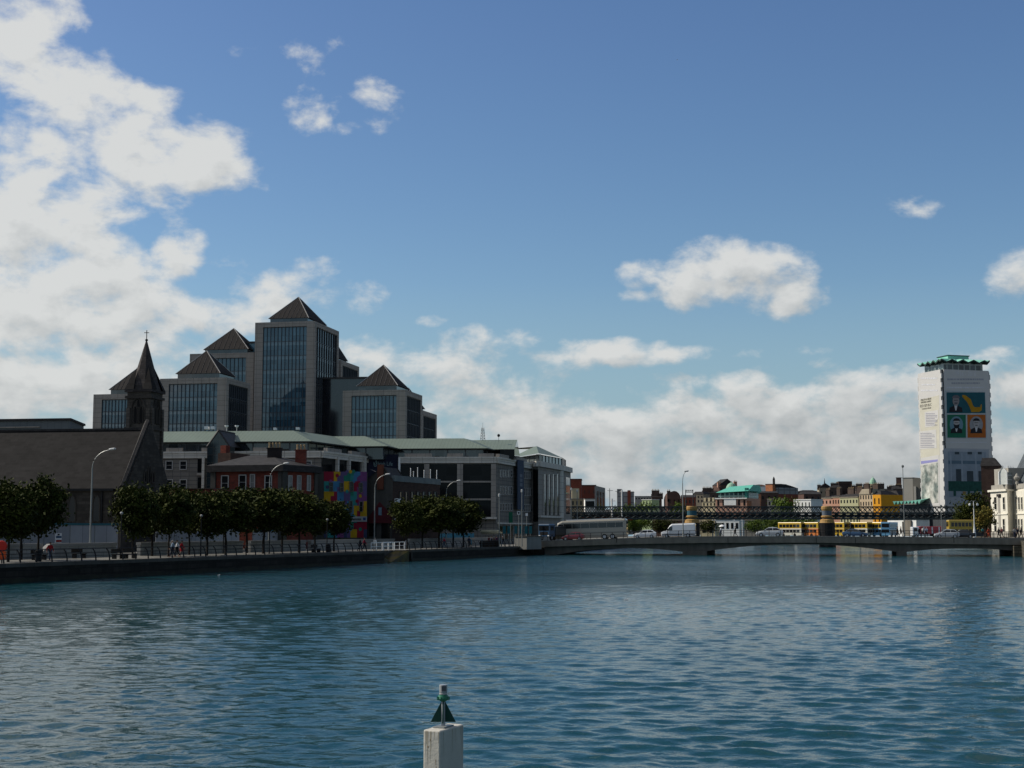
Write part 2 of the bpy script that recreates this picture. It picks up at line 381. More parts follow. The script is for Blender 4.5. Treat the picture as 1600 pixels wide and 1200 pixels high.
# ------------------------------------------------------------------ water and ground
def water():
    m = bpy.data.materials.new('river_water'); m.use_nodes = True; nt = m.node_tree; N = nt.nodes; L = nt.links; b = N['Principled BSDF']
    b.inputs['Specular IOR Level'].default_value = .24; b.inputs['Base Color'].default_value = (.004, .040, .048, 1); b.inputs['Roughness'].default_value = .07; b.inputs['IOR'].default_value = 1.333
    tc = N.new('ShaderNodeTexCoord')
    prev = None
    at = N.new('ShaderNodeAttribute'); at.attribute_name = 'calm'
    fz = N.new('ShaderNodeMath'); fz.operation = 'SUBTRACT'; fz.inputs[0].default_value = 1; L.new(at.outputs['Fac'], fz.inputs[1])
    mg = N.new('ShaderNodeMapping'); mg.inputs['Scale'].default_value = (.022, .012, 1); L.new(tc.outputs['Object'], mg.inputs['Vector'])
    gn = N.new('ShaderNodeTexNoise'); gn.inputs['Scale'].default_value = 1; gn.inputs['Detail'].default_value = 4; L.new(mg.outputs[0], gn.inputs['Vector'])
    gm = N.new('ShaderNodeMapRange'); gm.inputs['From Min'].default_value = .35; gm.inputs['From Max'].default_value = .65; gm.inputs['To Min'].default_value = .45; gm.inputs['To Max'].default_value = 1.15; L.new(gn.outputs['Fac'], gm.inputs['Value'])
    # swell, wind waves, ripples: (scale x, scale y, height in m, detail)
    for sx, sy, h, det, dist in ((.33, .30, .85, 2, .3), (1.5, 1.2, .42, 4, .9), (4.2, 4.0, .035, 3, .6)):
        mp = N.new('ShaderNodeMapping'); mp.inputs['Scale'].default_value = (sx, sy, 1); mp.inputs['Rotation'].default_value = (0, 0, R(9)); L.new(tc.outputs['Object'], mp.inputs['Vector'])
        n = N.new('ShaderNodeTexNoise'); n.inputs['Scale'].default_value = 1; n.inputs['Detail'].default_value = det; n.inputs['Roughness'].default_value = .55; n.inputs['Distortion'].default_value = dist
        L.new(mp.outputs[0], n.inputs['Vector'])
        bp = N.new('ShaderNodeBump'); bp.inputs['Strength'].default_value = 1; bp.inputs['Distance'].default_value = h; L.new(n.outputs['Fac'], bp.inputs['Height'])
        k = N.new('ShaderNodeMath'); k.operation = 'MULTIPLY'; L.new(gm.outputs[0], k.inputs[0]); k.inputs[1].default_value = .8
        if h > .04: L.new(fz.outputs[0], k.inputs[1])
        L.new(k.outputs[0], bp.inputs['Strength'])
        if prev: L.new(prev, bp.inputs['Normal'])
        prev = bp.outputs[0]
    # gusts: patches of rougher water
    g = N.new('ShaderNodeTexNoise'); g.inputs['Scale'].default_value = .03; g.inputs['Detail'].default_value = 3; L.new(tc.outputs['Object'], g.inputs['Vector'])
    mr = N.new('ShaderNodeMapRange'); mr.inputs['From Min'].default_value = .35; mr.inputs['From Max'].default_value = .65; mr.inputs['To Min'].default_value = .05; mr.inputs['To Max'].default_value = .12
    L.new(g.outputs['Fac'], mr.inputs['Value']); L.new(mr.outputs[0], b.inputs['Roughness'])
    L.new(prev, b.inputs['Normal'])
    return m
water_m = water()
import numpy as np
def waves():
    """the near river as modelled waves on a grid that coarsens with distance; 'calm' (1 near, 0 far) tells the material where waves are modelled"""
    ys = [10.0]
    while ys[-1] < 140: ys.append(ys[-1] + min(.34, max(.055, ys[-1] * .0034)))
    ys = np.array(ys); nc = 620
    t = np.linspace(-1, 1, nc); X = (ys[:, None] * .52 + 4) * t[None, :]; Y = np.repeat(ys[:, None], nc, 1)
    rg = np.random.default_rng(4); H = np.zeros_like(X); DX = np.zeros_like(X); DY = np.zeros_like(X)
    for i in range(96):
        lam = .36 * (5.5 ** rg.random()); k = 2 * np.pi / lam; th = rg.normal(R(262), R(34)); kx, ky = k * np.cos(th), k * np.sin(th)
        slope = .030 * (1.0 if lam < 1.5 else .6); a = slope / k
        env = .55 + .45 * np.sin(X * rg.uniform(.03, .16) + Y * rg.uniform(.02, .10) + rg.uniform(0, 6.3))
        env = env * np.clip(lam / (3.2 * np.gradient(ys)), 0, 1)[:, None]; ph = X * kx + Y * ky + rg.uniform(0, 6.3); H += a * env * np.cos(ph); q = .75 * a * env * np.sin(ph); DX -= q * kx / k; DY -= q * ky / k
    gust = .8 + .28 * np.sin(X * .045 + Y * .021 + 1.0) * np.sin(Y * .05 - X * .02 + .4) + .16 * np.sin(X * .11 - Y * .033)
    fade = np.clip((138 - Y) / 70, 0, 1); fade = fade * fade * (3 - 2 * fade)
    amp = gust * fade; Z_ = H * amp; XX = X + DX * amp; YY = Y + DY * amp
    co = np.stack([XX, YY, Z_], -1).reshape(-1, 3).astype(np.float32); nr = len(ys)
    idx = np.arange(nr * nc).reshape(nr, nc); q = np.stack([idx[:-1, :-1], idx[:-1, 1:], idx[1:, 1:], idx[1:, :-1]], -1).reshape(-1, 4)
    me = bpy.data.meshes.new('water'); me.vertices.add(len(co)); me.vertices.foreach_set('co', co.ravel())
    me.loops.add(q.size); me.loops.foreach_set('vertex_index', q.ravel().astype(np.int32)); me.polygons.add(len(q)); me.polygons.foreach_set('loop_start', np.arange(0, q.size, 4, dtype=np.int32)); me.polygons.foreach_set('loop_total', np.full(len(q), 4, dtype=np.int32))
    me.update(); me.polygons.foreach_set('use_smooth', np.ones(len(q), dtype=bool)); at = me.attributes.new('calm', 'FLOAT', 'POINT'); at.data.foreach_set('value', fade.ravel().astype(np.float32)); me.validate()
    me.materials.append(water_m); o = bpy.data.objects.new('water', me); COL.objects.link(o); return structure(o)
waves()
e_ = 140 * .52 + 4; y1_ = 139.6
m = MB(); m.face([(-500, y1_, 0), (500, y1_, 0), (500, 900, 0), (-500, 900, 0)])
m.face([(-500, -200, 0), (-9.1, -200, 0), (-9.1, 10, 0), (-e_ + .2, y1_, 0), (-500, y1_, 0)]); m.face([(9.1, -200, 0), (500, -200, 0), (500, y1_, 0), (e_ - .2, y1_, 0), (9.1, 10, 0)]); m.face([(-9.1, -200, 0), (9.1, -200, 0), (9.1, 10.05, 0), (-9.1, 10.05, 0)])
structure(m.build('water', water_m))

LB = [Q(-420, 0), Q(-100, 0), Q(QS(601, 0), 0), Q(QS(643, 0), 0), (3.4, 255), (30, 370), (72, 520), (112, 700)]      # left bank edge
RB = [(45, -200), (46, 0), (52.4, 142), (84, 240), (126, 370), (166, 520), (206, 700)]
m = MB()
for a, b in zip(LB[:-1], LB[1:]):
    if a == LB[2]:   # the landing steps cut 2.6 m into the quay here
        a = Q(QS(601, 0), 2.6); b = Q(QS(643, 0), 2.6)
    m.face([(a[0], a[1], PROM), (b[0], b[1], PROM), (-1600, b[1] + 180, PROM), (-1600, a[1] + 180, PROM)])
structure(m.build('quayside', paving))
m = MB()
for a, b in zip(RB[:-1], RB[1:]):
    m.face([(a[0], a[1], 2.55), (1600, a[1] - 60, 2.55), (1600, b[1] - 60, 2.55), (b[0], b[1], 2.55)])
structure(m.build('ground', ground_m))
structure(MB().face([(-6000, 700, 2.5), (-6000, 9000, 2.5), (6000, 9000, 2.5), (6000, 640, 2.5), (112, 700, 2.5)][::-1]).build('ground', ground_m))
# left street behind the promenade and the approach to the bridge
m = MB(); s0, s1 = -120, 132
m.face([(*Q(s0, 13.4), PROM + .006), (*Q(s1, 13.4), PROM + .006), (*Q(s1, 21), PROM + .006), (*Q(s0, 21), PROM + .006)])
structure(m.build('road', asphalt))
# quay walls
m = MB()
def wall_strip(m, pts, z0, z1, th):
    inn = offset_line(pts, th)
    for i in range(len(pts) - 1):
        f = Face(pts[i], pts[i + 1]); m.fbox(f, 0, f.L, z0, z1, -th, 0)
sA, sB = QS(601, 0), QS(643, 0)
m = MB(); f = Face(Q(-420, 0), Q(sA, 0)); m.fbox(f, 0, f.L, -3, PROM - .28, -.9, 0)
f = Face(Q(sB, 0), (3.4, 255)); m.fbox(f, 0, f.L, -3, PROM - .28, -.9, 0)
for i in range(4, 7):
    f = Face(LB[i], LB[i + 1]); m.fbox(f, 0, f.L, -3, PROM - .28, -.9, 0)
structure(m.build('quay_wall', quay_stone))
weed = mat('tide_weed', (.018, .020, .010), .6, .5, 1.5, col2=(.010, .010, .008)); m = MB()
for a_, b_ in ((Q(-420, 0), Q(sA, 0)), (Q(sB, 0), (3.4, 255))):
    f = Face(a_, b_); n_ = int(f.L / 3); rw = random.Random(2)
    for i in range(n_): m.fbox(f, f.L * i / n_, f.L * (i + 1) / n_, -.6, .34 + rw.uniform(-.06, .06), -.01, .03)
structure(m.build('tide_line', weed))
m = MB()
f = Face(Q(-420, 0), Q(sA, 0)); m.fbox(f, 0, f.L, PROM - .28, PROM + .05, -.8, .06)
f = Face(Q(sB, 0), (3.4, 255)); m.fbox(f, 0, f.L, PROM - .28, PROM + .05, -.8, .06)
structure(m.build('quay_coping', coping_stone))
# landing steps
lichen = mat('lichen_stone', (.10, .088, .03), .9, .4, 1.2, col2=(.06, .058, .046))
st = root('landing_steps', (*Q((sA + sB) / 2, 1.3), 0), 'stone landing steps with yellow lichen cut into the quay wall', 'steps')
m = MB(); f = Face(Q(sA, 2.6), Q(sB, 2.6)); m.fbox(f, 0, f.L, -3, PROM - .02, -.5, 0)
fl = Face(Q(sA, 0), Q(sA, 2.6)); m.fbox(fl, 0, 2.6, -3, PROM - .02, -.4, .0)
fl = Face(Q(sB, 2.6), Q(sB, 0)); m.fbox(fl, 0, 2.6, -3, PROM - .02, -.4, .0)
m.build('recess_wall', render_grey, st)
f = Face(Q(sA, 0), Q(sB, 0)); n = 10; m = MB(); Lr = f.L
for i in range(n):
    m.fbox(f, Lr * .30 + i * Lr * .068, Lr * .30 + (i + 1) * Lr * .068, -2, .12 + i * .145, -2.5, -.25)
m.build('tread', lichen, st)
m = MB(); m.hexa([f.w(0.1, -2, -.1), f.w(Lr * .5, -2, -.1), f.w(Lr * .5, -2, -1.3), f.w(.1, -2, -1.3), f.w(.1, 1.35, -1.0), f.w(Lr * .42, .15, -.9), f.w(Lr * .42, .15, -1.3), f.w(.1, 1.35, -1.3)])
m.build('sloped_apron', mat('mossy_stone', (.055, .055, .032), .9, .5, 1.0, col2=(.09, .085, .06)), st)

# right bank wall beside the bridge
m = MB()
for i in range(2, 6):
    a, b = RB[i + 1], RB[i]; f = Face(a, b); m.fbox(f, 0, f.L, -3, 2.3, -1, 0)
    m.fbox(f, 0, f.L, 2.3, 2.6, -.9, .08)
structure(m.build('quay_wall', mat('right_quay_stone', (.085, .075, .055), .9, .35, .5, tiles=(1.4, .5, .04, (.03, .03, .025), .3, .5), streak=.4)))
# ================================================================== LEFT BANK BUILDINGS
# ------------------------------------------------------------------ glass office towers with pyramid roofs
TPHI = R(11)
def tower(label, xl, xc, xr, ytop, Y, ypeak, floors, inset=2.3, depth=None, only_side=False, width=None):
    C = G(xc, Y, ytop); fx = (math.cos(TPHI), -math.sin(TPHI)); fy = (math.sin(TPHI), math.cos(TPHI))
    w = width or (200 - Face((C[0] - 200 * fx[0], C[1] - 200 * fx[1]), C).a(xl, ytop))
    s = depth or Face(C, (C[0] + fy[0] * 10, C[1] + fy[1] * 10)).a(xr, ytop)
    s = max(9, min(s, 18))
    A = (C[0] - w * fx[0], C[1] - w * fx[1]); D = (C[0] + s * fy[0], C[1] + s * fy[1]); E = (A[0] + s * fy[0], A[1] + s * fy[1])
    zt = Z(ytop, Y); z0 = PROM
    o = root('office_tower', (C[0], C[1], z0), label, 'tower', 'glass towers with pyramid roofs behind the green roofs')
    MB().prism([A, C, D, E], z0, zt - .6).build('core', tower_dark, o)
    F1, F2 = Face(A, C), Face(C, D)
    m = MB(); b1, b2 = 1.55, .9; t = 1.2
    m.fbox(F1, -.5, b1, z0, zt - t, -.5, .5); m.fbox(F1, w - b1, w + .5, z0, zt - t, -.5, .5); m.fbox(F1, -.5, w + .5, zt - t, zt, -.5, .5)
    m.fbox(F2, .504, b2, z0, zt - t, -.4, .5); m.fbox(F2, s - b2, s + .4, z0, zt - t, -.4, .5); m.fbox(F2, .504, s + .4, zt - t, zt, -.4, .5)
    m.prism([F1.w(.6, 0, -.6)[:2], F1.w(w - .6, 0, -.6)[:2], F2.w(s - .5, 0, -.6)[:2], F1.w(.6, 0, -s + .5)[:2]], zt - .5, zt - .05)
    m.build('stone_frame', granite, o)
    fh = (zt - t - z0) / floors
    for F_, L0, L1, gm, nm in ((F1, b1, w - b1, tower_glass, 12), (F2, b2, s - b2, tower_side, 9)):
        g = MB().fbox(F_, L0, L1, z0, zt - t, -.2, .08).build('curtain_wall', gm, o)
        m = MB(); st_ = (L1 - L0) / nm
        for i in range(nm + 1):
            a = L0 + i * st_; m.fbox(F_, a - .05, a + .05, z0, zt - t, .08, .3)
        for k in range(floors):
            z = zt - t - k * fh; m.fbox(F_, L0, L1, z - .16, z, .08, .2)
        m.build('mullions', mullion_m, g)
        m = MB()      # pale blinds and ceilings seen through the head of each storey
        for k in range(1, floors):
            z = zt - t - k * fh
            m.fbox(F_, L0 + .02, L1 - .02, z - fh * .30, z - .17, .06, .1)
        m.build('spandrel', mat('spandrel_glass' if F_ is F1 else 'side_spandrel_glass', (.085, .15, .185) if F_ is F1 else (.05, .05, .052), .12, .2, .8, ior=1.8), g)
    # the roof: glazed upstand and ribbed pyramid
    i = inset; h0 = 1.25
    base = [F1.w(i, zt, -i), F1.w(w - i, zt, -i), F2.w(s - i, zt, -i), F1.w(i, zt, -(s - i))]
    MB().prism([p[:2] for p in base], zt - .3, zt + h0).build('roof_glazing', pent_glass, o)
    ov = .35
    ring = [F1.w(i - ov, zt + h0, -i + ov), F1.w(w - i + ov, zt + h0, -i + ov), F2.w(s - i + ov, zt + h0, -i + ov), F1.w(i - ov, zt + h0, -(s - i + ov))]
    cx, cy = sum(p[0] for p in ring) / 4, sum(p[1] for p in ring) / 4
    apex = (cx, cy, Z(ypeak, cy) if ypeak else zt + h0 + w * .32)
    m = MB()
    for k in range(4):
        a, b = Vector(ring[k]), Vector(ring[(k + 1) % 4]); l = (b - a).length
        m.face([a, b, apex], [(0, 0), (l, 0), (l / 2, l / 2)])
    m.face([tuple(p) for p in reversed(ring)])
    rf = m.build('pyramid_roof', bronze_roof, o)
    m = MB()
    for k in range(4): m.tube([ring[k], apex], .09, 5)
    m.build('ridge_cap', ridge_m, rf)
    m = MB()
    for k in range(2):
        a, b = Vector(ring[k]), Vector(ring[(k + 1) % 4])
        for j in range(1, 9):
            p = a.lerp(b, j / 9); tt = 1 - abs(j / 9 - .5) * 2; q = a.lerp(b, .5).lerp(Vector(apex), 1 * tt)
            hip = Vector(apex) if tt >= .999 else (a if j / 9 < .5 else b).lerp(Vector(apex), tt)
            m.tube([p + Vector((0, 0, .04)), hip], .055, 4)
    m.build('ribs', mat('rib_metal', (.055, .05, .047), .45, .1, metallic=.3), rf)
    return o
tower('low glass tower left of the church spire, pyramid roof half hidden by it', 151, 232, 253, 615, 325, 576, 12, depth=14)
tower('mid height glass tower right behind the church spire with dark pyramid roof', 255, 352, 388, 590, 308, 548, 12, depth=13)
tower('set back pyramid roofed tower left of the tallest one, half hidden by two others', 301, 395, 404, 551, 352, 513, 14, depth=14)
tower('tallest glass tower of the cluster with ribbed pyramid roof', 403, 490, 528, 502, 345, 464, 15)
tower('tower peeping out on the right of the tallest, only its flank in view', 480, 531, 558, 563, 372, 528, 14)
tower('lower pyramid roofed glass tower above the grey green roofs, right of the tallest', 540, 631, 656, 609, 322, 570, 11)
tower('lowest right-hand tower, a narrow pale flank at the end of the cluster', 596, 657, 679, 641, 345, 606, 11)
lk = root('link_block', (*G(560, 352), PROM), 'dark glazed link block between the tallest tower and the low one', 'building')
f = Face(G(500, 352), G(590, 350)); MB().fbox(f, 0, f.L, PROM, Z(592, 351), -6, 0).build('wall', tower_side, lk); MB().fbox(f, -.3, f.L + .3, Z(592, 351), Z(591, 351) + .3, -6, .3).build('parapet', tower_dark, lk)
lk = root('link_block', (*G(399, 358), PROM), 'narrow glazed link left of the tallest tower', 'building')
f = Face(G(380, 358), G(412, 357)); MB().fbox(f, 0, f.L, PROM, Z(536, 357), -6, 0).build('wall', tower_glass, lk); MB().fbox(f, -.3, f.L + .3, Z(536, 357), Z(533, 357), -6, .3).build('parapet', tower_dark, lk)

# ------------------------------------------------------------------ long office block with green seamed roof
ob = root('office_block', (*G(600, 292), PROM), 'long grey stone office block with green seamed roofs and pale fascia', 'office building')
W = [G(190, 273), G(500, 269), G(572, 290), G(622, 291.5), G(775, 291), G(832, 320)]
zf0, zf1 = 17.75, 19.0
depthB = 26
back = offset_line(W, depthB)
m = MB()
for i in range(5):
    f = Face(W[i], W[i + 1]); tile = 0
    m.fbox(f, 0, f.L, PROM, zf0, -2, 0)
m.face([(*p, zf0 - .1) for p in W] + [(*p, zf0 - .1) for p in reversed(back)])
m.face([(*p, PROM) for p in back] + [(*p, zf0 - .1) for p in reversed(back)] if False else [(*back[0], PROM), (*W[0], PROM), (*W[0], zf0), (*back[0], zf0)])
m.build('wall', granite_tile, ob)
fasc = MB()
for i in range(5):
    if i == 2: continue
    f = Face(W[i], W[i + 1]); e0 = 0.0; e1 = f.L
    fasc.fbox(f, e0, e1, zf0, zf1 - .35, -1, .45); fasc.fbox(f, e0, e1, zf1 - .35, zf1, -1, .62)
fasc.build('fascia', granite_pale, ob)
for i, cuts in ((0, ((.22, .30), (.40, .52), (.66, .80))), (1, ((.1, .4), (.62, .95))), (3, ((.06, .34), (.5, .66), (.82, .98))), (4, ((.05, .3), (.5, .8)))):
    f = Face(W[i], W[i + 1])
    for c0, c1 in cuts: MB().fbox(f, f.L * c0, f.L * c1, zf1 - .004, zf1 + .7, -.5, .3).build('parapet', granite, ob)
PE = [G(190, 275), G(485, 271), G(548, 288), G(605, 287), G(622, 296), G(762, 294.5), G(806, 320)]
ze, zr = 20.95, 23.4
m = MB(); inn = offset_line(PE, 1.2)
for i in range(6):
    f = Face(inn[i], inn[i + 1]); m.fbox(f, 0, f.L, zf1 - .6, ze, -.6, 0)
m.build('penthouse_glazing', pent_glass, ob)
m = MB()
for i in range(6):
    f = Face(inn[i], inn[i + 1]); k = max(1, int(f.L / 3.4))
    for j in range(k + 1):
        a = f.L * j / k; m.fbox(f, max(0, a - .12), min(f.L, a + .12), zf1, ze, 0, .1)
m.build('penthouse_post', mullion_m, ob)
top = offset_line(PE, 6.5); m = MB()
for i in range(6):
    a, b, c, d = (*PE[i], ze), (*PE[i + 1], ze), (*top[i + 1], zr), (*top[i], zr)
    l = math.dist(a, b); e = Vector(((b[0] - a[0]) / l, (b[1] - a[1]) / l, 0))
    u1 = (Vector(c) - Vector(a)).dot(e); u0 = (Vector(d) - Vector(a)).dot(e)
    m.face([a, b, c, d], [(0, 0), (l, 0), (u1, 7), (u0, 7)])
m.face([(*p, zr) for p in top] + [(*p, zr) for p in reversed(offset_line(PE, 22))])
rfo = m.build('roof', copper_green, ob)
m = MB()
for i in range(6):
    f = Face(PE[i], PE[i + 1]); m.fbox(f, 0, f.L, ze - .22, ze - .004, -1.1, .12)
m.build('eaves', mat('eaves_dark', (.03, .034, .03), .6), rfo)
# bays of the left section: square windows in tiled stone, recess and column
f = Face(W[0], W[1])
wh = mat('window_surround', (.34, .33, .31), .7)
for y0, y1 in ((721, 733), (750, 763)):
    for x0, x1 in ((260, 269), (282, 291)): win(f, x0, x1, y0, y1, ob, window_glass, wh, .16, .04)
    o = MB().pbox(f, 309, 315, y0 - 4, y1 + 6, -.1, .05).build('recess_glass', dark_glass, ob)
MB().pbox(f, 317, 321, 715, 775, .1, .8).build('column', granite_pale, ob)
MB().pbox(f, 308, 317, 739, 743, .05, .5).build('recess_slab', granite, ob)
for y0, y1 in ((721, 733),):
    for x0, x1 in ((363, 371), (385, 392), (450, 457), (478, 486)): win(f, x0, x1, y0, y1, ob, window_glass, wh, .16, .04)
# glazed gabled bay
gb = Face(G(321, 268), G(356, 267.4)); a0, a1 = 0, gb.L; zt, ap = Z(697, 267), Z(672, 267)
m = MB(); m.fbox(gb, a0, a1, PROM, zt, -3, 0)
p = [gb.w(a0, zt, 0), gb.w(a1, zt, 0), gb.w(a1 / 2, ap, 0)]; q = [gb.w(a0, zt, -9), gb.w(a1, zt, -9), gb.w(a1 / 2, ap, -9)]
m.face(p, [(a0, zt), (a1, zt), (a1 / 2, ap)])
bay = m.build('glazed_bay', mat('bay_glass', (.012, .02, .024), .08, .3, .5, ior=1.6, tiles=(1.2, 1.4, .06, (.035, .035, .033), .4, 0)), ob)
m = MB(); m.face([p[0], p[2], q[2], q[0]], None); m.face([p[2], p[1], q[1], q[2]], None); m.tube([p[0], p[2]], .16, 5); m.tube([p[2], p[1]], .16, 5); m.tube([p[2], q[2]], .16, 5)
m.build('bay_roof', mat('bay_roof_lead', (.045, .043, .043), .6), bay)
# recessed side with black glass
f = Face(W[1], W[2])
g = MB().pbox(f, 502, 562, 716, 790, -.1, .06).build('dark_glazing', dark_glass, ob)
m = MB()
for x in (523, 541, 564): m.pbox(f, x, x + 3.4 if x > 560 else x + 1.6, 714, 800, .06, .7)
m.build('column', granite_pale, ob)
# navy banner wall
f = Face(W[2], W[3])
bn = MB().pbox(f, 572.5, 622, 710, 830, -.1, .35).build('banner', mat('navy_banner', (.012, .014, .030), .7, .15, .2), ob)
m = MB().pbox(f, 591, 598, 703, 711, -1.0, -.2).build('roof_plant', granite, ob)
def text(body, f, px, py, size, mt, parent, d=.4, width=None, align='LEFT', name='lettering', ext=.01):
    c = bpy.data.curves.new(name, 'FONT'); c.body = body; c.size = size; c.extrude = ext; c.align_x = align; c.resolution_u = 2
    o = bpy.data.objects.new(name, c); a = f.a(px, py); z = f.z(py, a); w = Vector(f.w(a, z, d))
    M_ = Matrix(((f.u[0], 0, f.n[0], 0), (f.u[1], 0, f.n[1], 0), (0, 1, 0, 0), (0, 0, 0, 1)))
    bpy.context.view_layer.update()
    dg = bpy.data.objects.new('tmp', c); COL.objects.link(dg); bpy.context.view_layer.update()
    me = bpy.data.meshes.new_from_object(dg.evaluated_get(bpy.context.evaluated_depsgraph_get())); bpy.data.objects.remove(dg); bpy.data.objects.remove(o)
    me.name = name
    sx = 1
    if width:
        ww = max(v.co.x for v in me.vertices) - min(v.co.x for v in me.vertices); sx = width / ww
    me.transform(Matrix.Diagonal((sx, 1, 1, 1))); me.transform(M_); me.transform(Matrix.Translation(w - ORI[parent.name]))
    me.materials.clear(); me.materials.append(mt)
    ob_ = bpy.data.objects.new(name, me); COL.objects.link(ob_); ob_.parent = parent; ORI[ob_.name] = ORI[parent.name]
    return ob_
teal_letter = mat('pale_teal_letter', (.20, .27, .27), .6)
text('Irish Life', f, 590, 727.5, 1.15, teal_letter, bn, .38, width=2.9)
m = MB(); a = f.a(586, 724); z = f.z(724, a)
for r_, dz in ((.55, .0), (.3, .0)):
    m.tube([f.w(a + r_ * .6 * math.sin(t), z + r_ * 1.2 * math.cos(t), .42) for t in [k * .5 for k in range(11)]], .07, 4)
m.build('logo', teal_letter, bn)
m = MB(); a = f.a(605, 737); z = f.z(737, a)
m.tube([f.w(a + .48 * math.cos(t), z + .48 * math.sin(t), .44) for t in [k * .35 for k in range(10)]], .15, 5)
m.build('arc_emblem', paint_white, bn)
# right section: columns, black glazing, slabs
f = Face(W[3], W[4])
for x0, x1 in ((623, 663), (671, 714.5), (723.5, 767.5)):
    g = MB().pbox(f, x0, x1, 725.5, 808, -.1, .05).build('dark_glazing', dark_glass, ob)
for x0, x1 in ((663, 671), (714.5, 723.5), (767.5, 775)):
    MB().pbox(f, x0, x1, 725, 812, .05, .8).build('column', granite, ob)
for y in (751.5, 779):
    MB().pbox(f, 622, 768, y, y + 2.6, .05, .5).build('slab_edge', granite, ob)
MB().pbox(f, 720, 776, 808, 811, .05, 1.6).build('canopy', granite_pale, ob)
MB().pbox(f, 623, 626, 716, 742, .05, .9).build('column', paint_white, ob)
f = Face(W[4], W[5])
for y0, y1 in ((735, 745), (761, 772), (787, 797)):
    for k in range(5):
        x = 781 + k * 4.1; win(f, x, x + 2.0, y0, y1, ob, window_glass, wh, .14, .04)
    for k in range(5):
        x = 815 + k * 3.4; win(f, x, x + 1.7, y0 + 2, y1 + 2, ob, window_glass, wh, .14, .04)
MB().pbox(f, 776, 832, 817, 819.5, 0, .5).build('string_course', granite_pale, ob)
for k in range(6): MB().pbox(f, 779 + k * 8.5, 785 + k * 8, 822, 842, -.1, .06).build('shop_window', dark_glass, ob)
bn = MB().pbox(f, 802, 811.5, 719, 796, .8, 1.0).build('hanging_banner', mat('blue_grey_banner', (.045, .060, .090), .8, .15, .3), ob)
m = MB()
for y in (741, 748, 755): m.pbox(f, 805, 809, y, y + 5, 1.0, 1.03)
m.build('banner_mark', mat('banner_mark', (.13, .15, .18), .8), bn)
# gabled dormer over the side
fg = Face(G(808, 305), G(812, 316)); a1 = fg.L
d0, d1 = Vector((*G(765, 299), 0)), None
gA, gB = G(804, 300), G(812, 322); zb, za = ze + .1, zr + .3
gm = ((gA[0] + gB[0]) / 2, (gA[1] + gB[1]) / 2); inn_ = (-14, 2)
m = MB(); t1 = [(gA[0], gA[1], zb), (gB[0], gB[1], zb), (gm[0], gm[1], za)]; t2 = [(p[0] + inn_[0], p[1] + inn_[1], p[2]) for p in t1]
m.face([t1[0], t1[2], t2[2], t2[0]], [(0, 0), (0, 5), (14, 5), (14, 0)]); m.face([t1[1], t2[1], t2[2], t1[2]], [(0, 0), (14, 0), (14, 5), (0, 5)])
dm = m.build('dormer_roof', copper_green, rfo)
m = MB(); m.face(t1); m.prism([gA, gB, (gB[0] - 3, gB[1]), (gA[0] - 3, gA[1])], zf1, zb); m.build('dormer_gable', dark_glass, ob)
m = MB()
for x0, x1, y0, y1 in ((319, 325, 666, 670.5), (329, 334, 666, 670.5), (427, 431, 668, 671.5), (462, 467, 667.5, 671)):
    ff = Face(G(200, 280), G(560, 280)); m2 = MB().pbox(ff, x0, x1, y0, y1, -1.5, 0).build('roof_vent', paint_white, rfo)
ff = Face(G(200, 280), G(560, 280))
for x in (354, 370): 
    a = ff.a(x, 669); z = ff.z(671, a); m = MB(); m.tube([ff.w(a, zr, 0), ff.w(a, z + .6, 0)], .05); m.lathe([(.05, 0), (.35, .25), (.4, .5)], (*ff.w(a, 0, 0)[:2], z + .3), 10); m.build('dish_aerial', paint_white, rfo)

# corner block with tall windows
cb_ = root('office_block', (*G(850, 330), PROM), 'pale stone office block with tall window slots and round corner pillar', 'office building')
CW = [G(833, 318.5), G(841, 317), G(877, 338), G(892, 352)]
m = MB(); m.prism(CW + [(CW[3][0] - 24, CW[3][1] + 8), (CW[0][0] - 8, CW[0][1] + 12)], PROM, 18.2); m.build('wall', granite, cb_)
m = MB()
for i in range(3):
    f = Face(CW[i], CW[i + 1]); m.fbox(f, 0, f.L, 18.2, 19.4, -1, .5)
m.prism([(p[0] - .6, p[1] + .5) for p in CW] + [(CW[3][0] - 18, CW[3][1] + 8), (CW[0][0] + 1, CW[0][1] + 12)], 18.2, 19.3)
m.build('fascia', granite_pale, cb_)
f = Face(CW[0], CW[1]); MB().fbox(f, .1, f.L - .05, 6.2, 17.6, -.1, .05).build('dark_slot', dark_glass, cb_)
f = Face(CW[1], CW[2])
for k in range(4):
    x = 849 + k * 6.6; a0, a1, z0, z1 = f.rect(x, x + 4.6, 741, 805); g = MB().fbox(f, a0, a1, z0, z1, -.1, .06).build('window', tall_glass, cb_)
    m = MB(); m.fbox(f, a0 - .15, a0, z0, z1, 0, .3); m.fbox(f, a1, a1 + .15, z0, z1, 0, .3); m.build('frame', granite_pale, g)
MB().fbox(f, 0, f.L, Z(809, 326), Z(806, 326), 0, .6).build('string_course', granite_pale, cb_)
f = Face(CW[2], CW[3]); a0, a1, z0, z1 = f.rect(884, 890, 746, 803); MB().fbox(f, a0, a1, z0, z1, -.1, .06).build('window', tall_glass, cb_)
x, y = CW[2]; MB().lathe([(1.5, PROM), (1.5, 18.19)], (x - .9, y + .4, 0), 18).build('round_pillar', granite_pale, cb_, smooth=False)
CP = [G(800, 340), G(842, 323), G(878, 342), G(884, 350)]; m = MB()
for i in range(3):
    f = Face(CP[i], CP[i + 1]); m.fbox(f, 0, f.L, 19.2, 21.2, -.6, 0)
m.build('penthouse_glazing', glass('bright_penthouse', (.10, .12, .125), (.16, .18, .18), 1.9, 3, 1.8, .05), cb_)
m = MB()
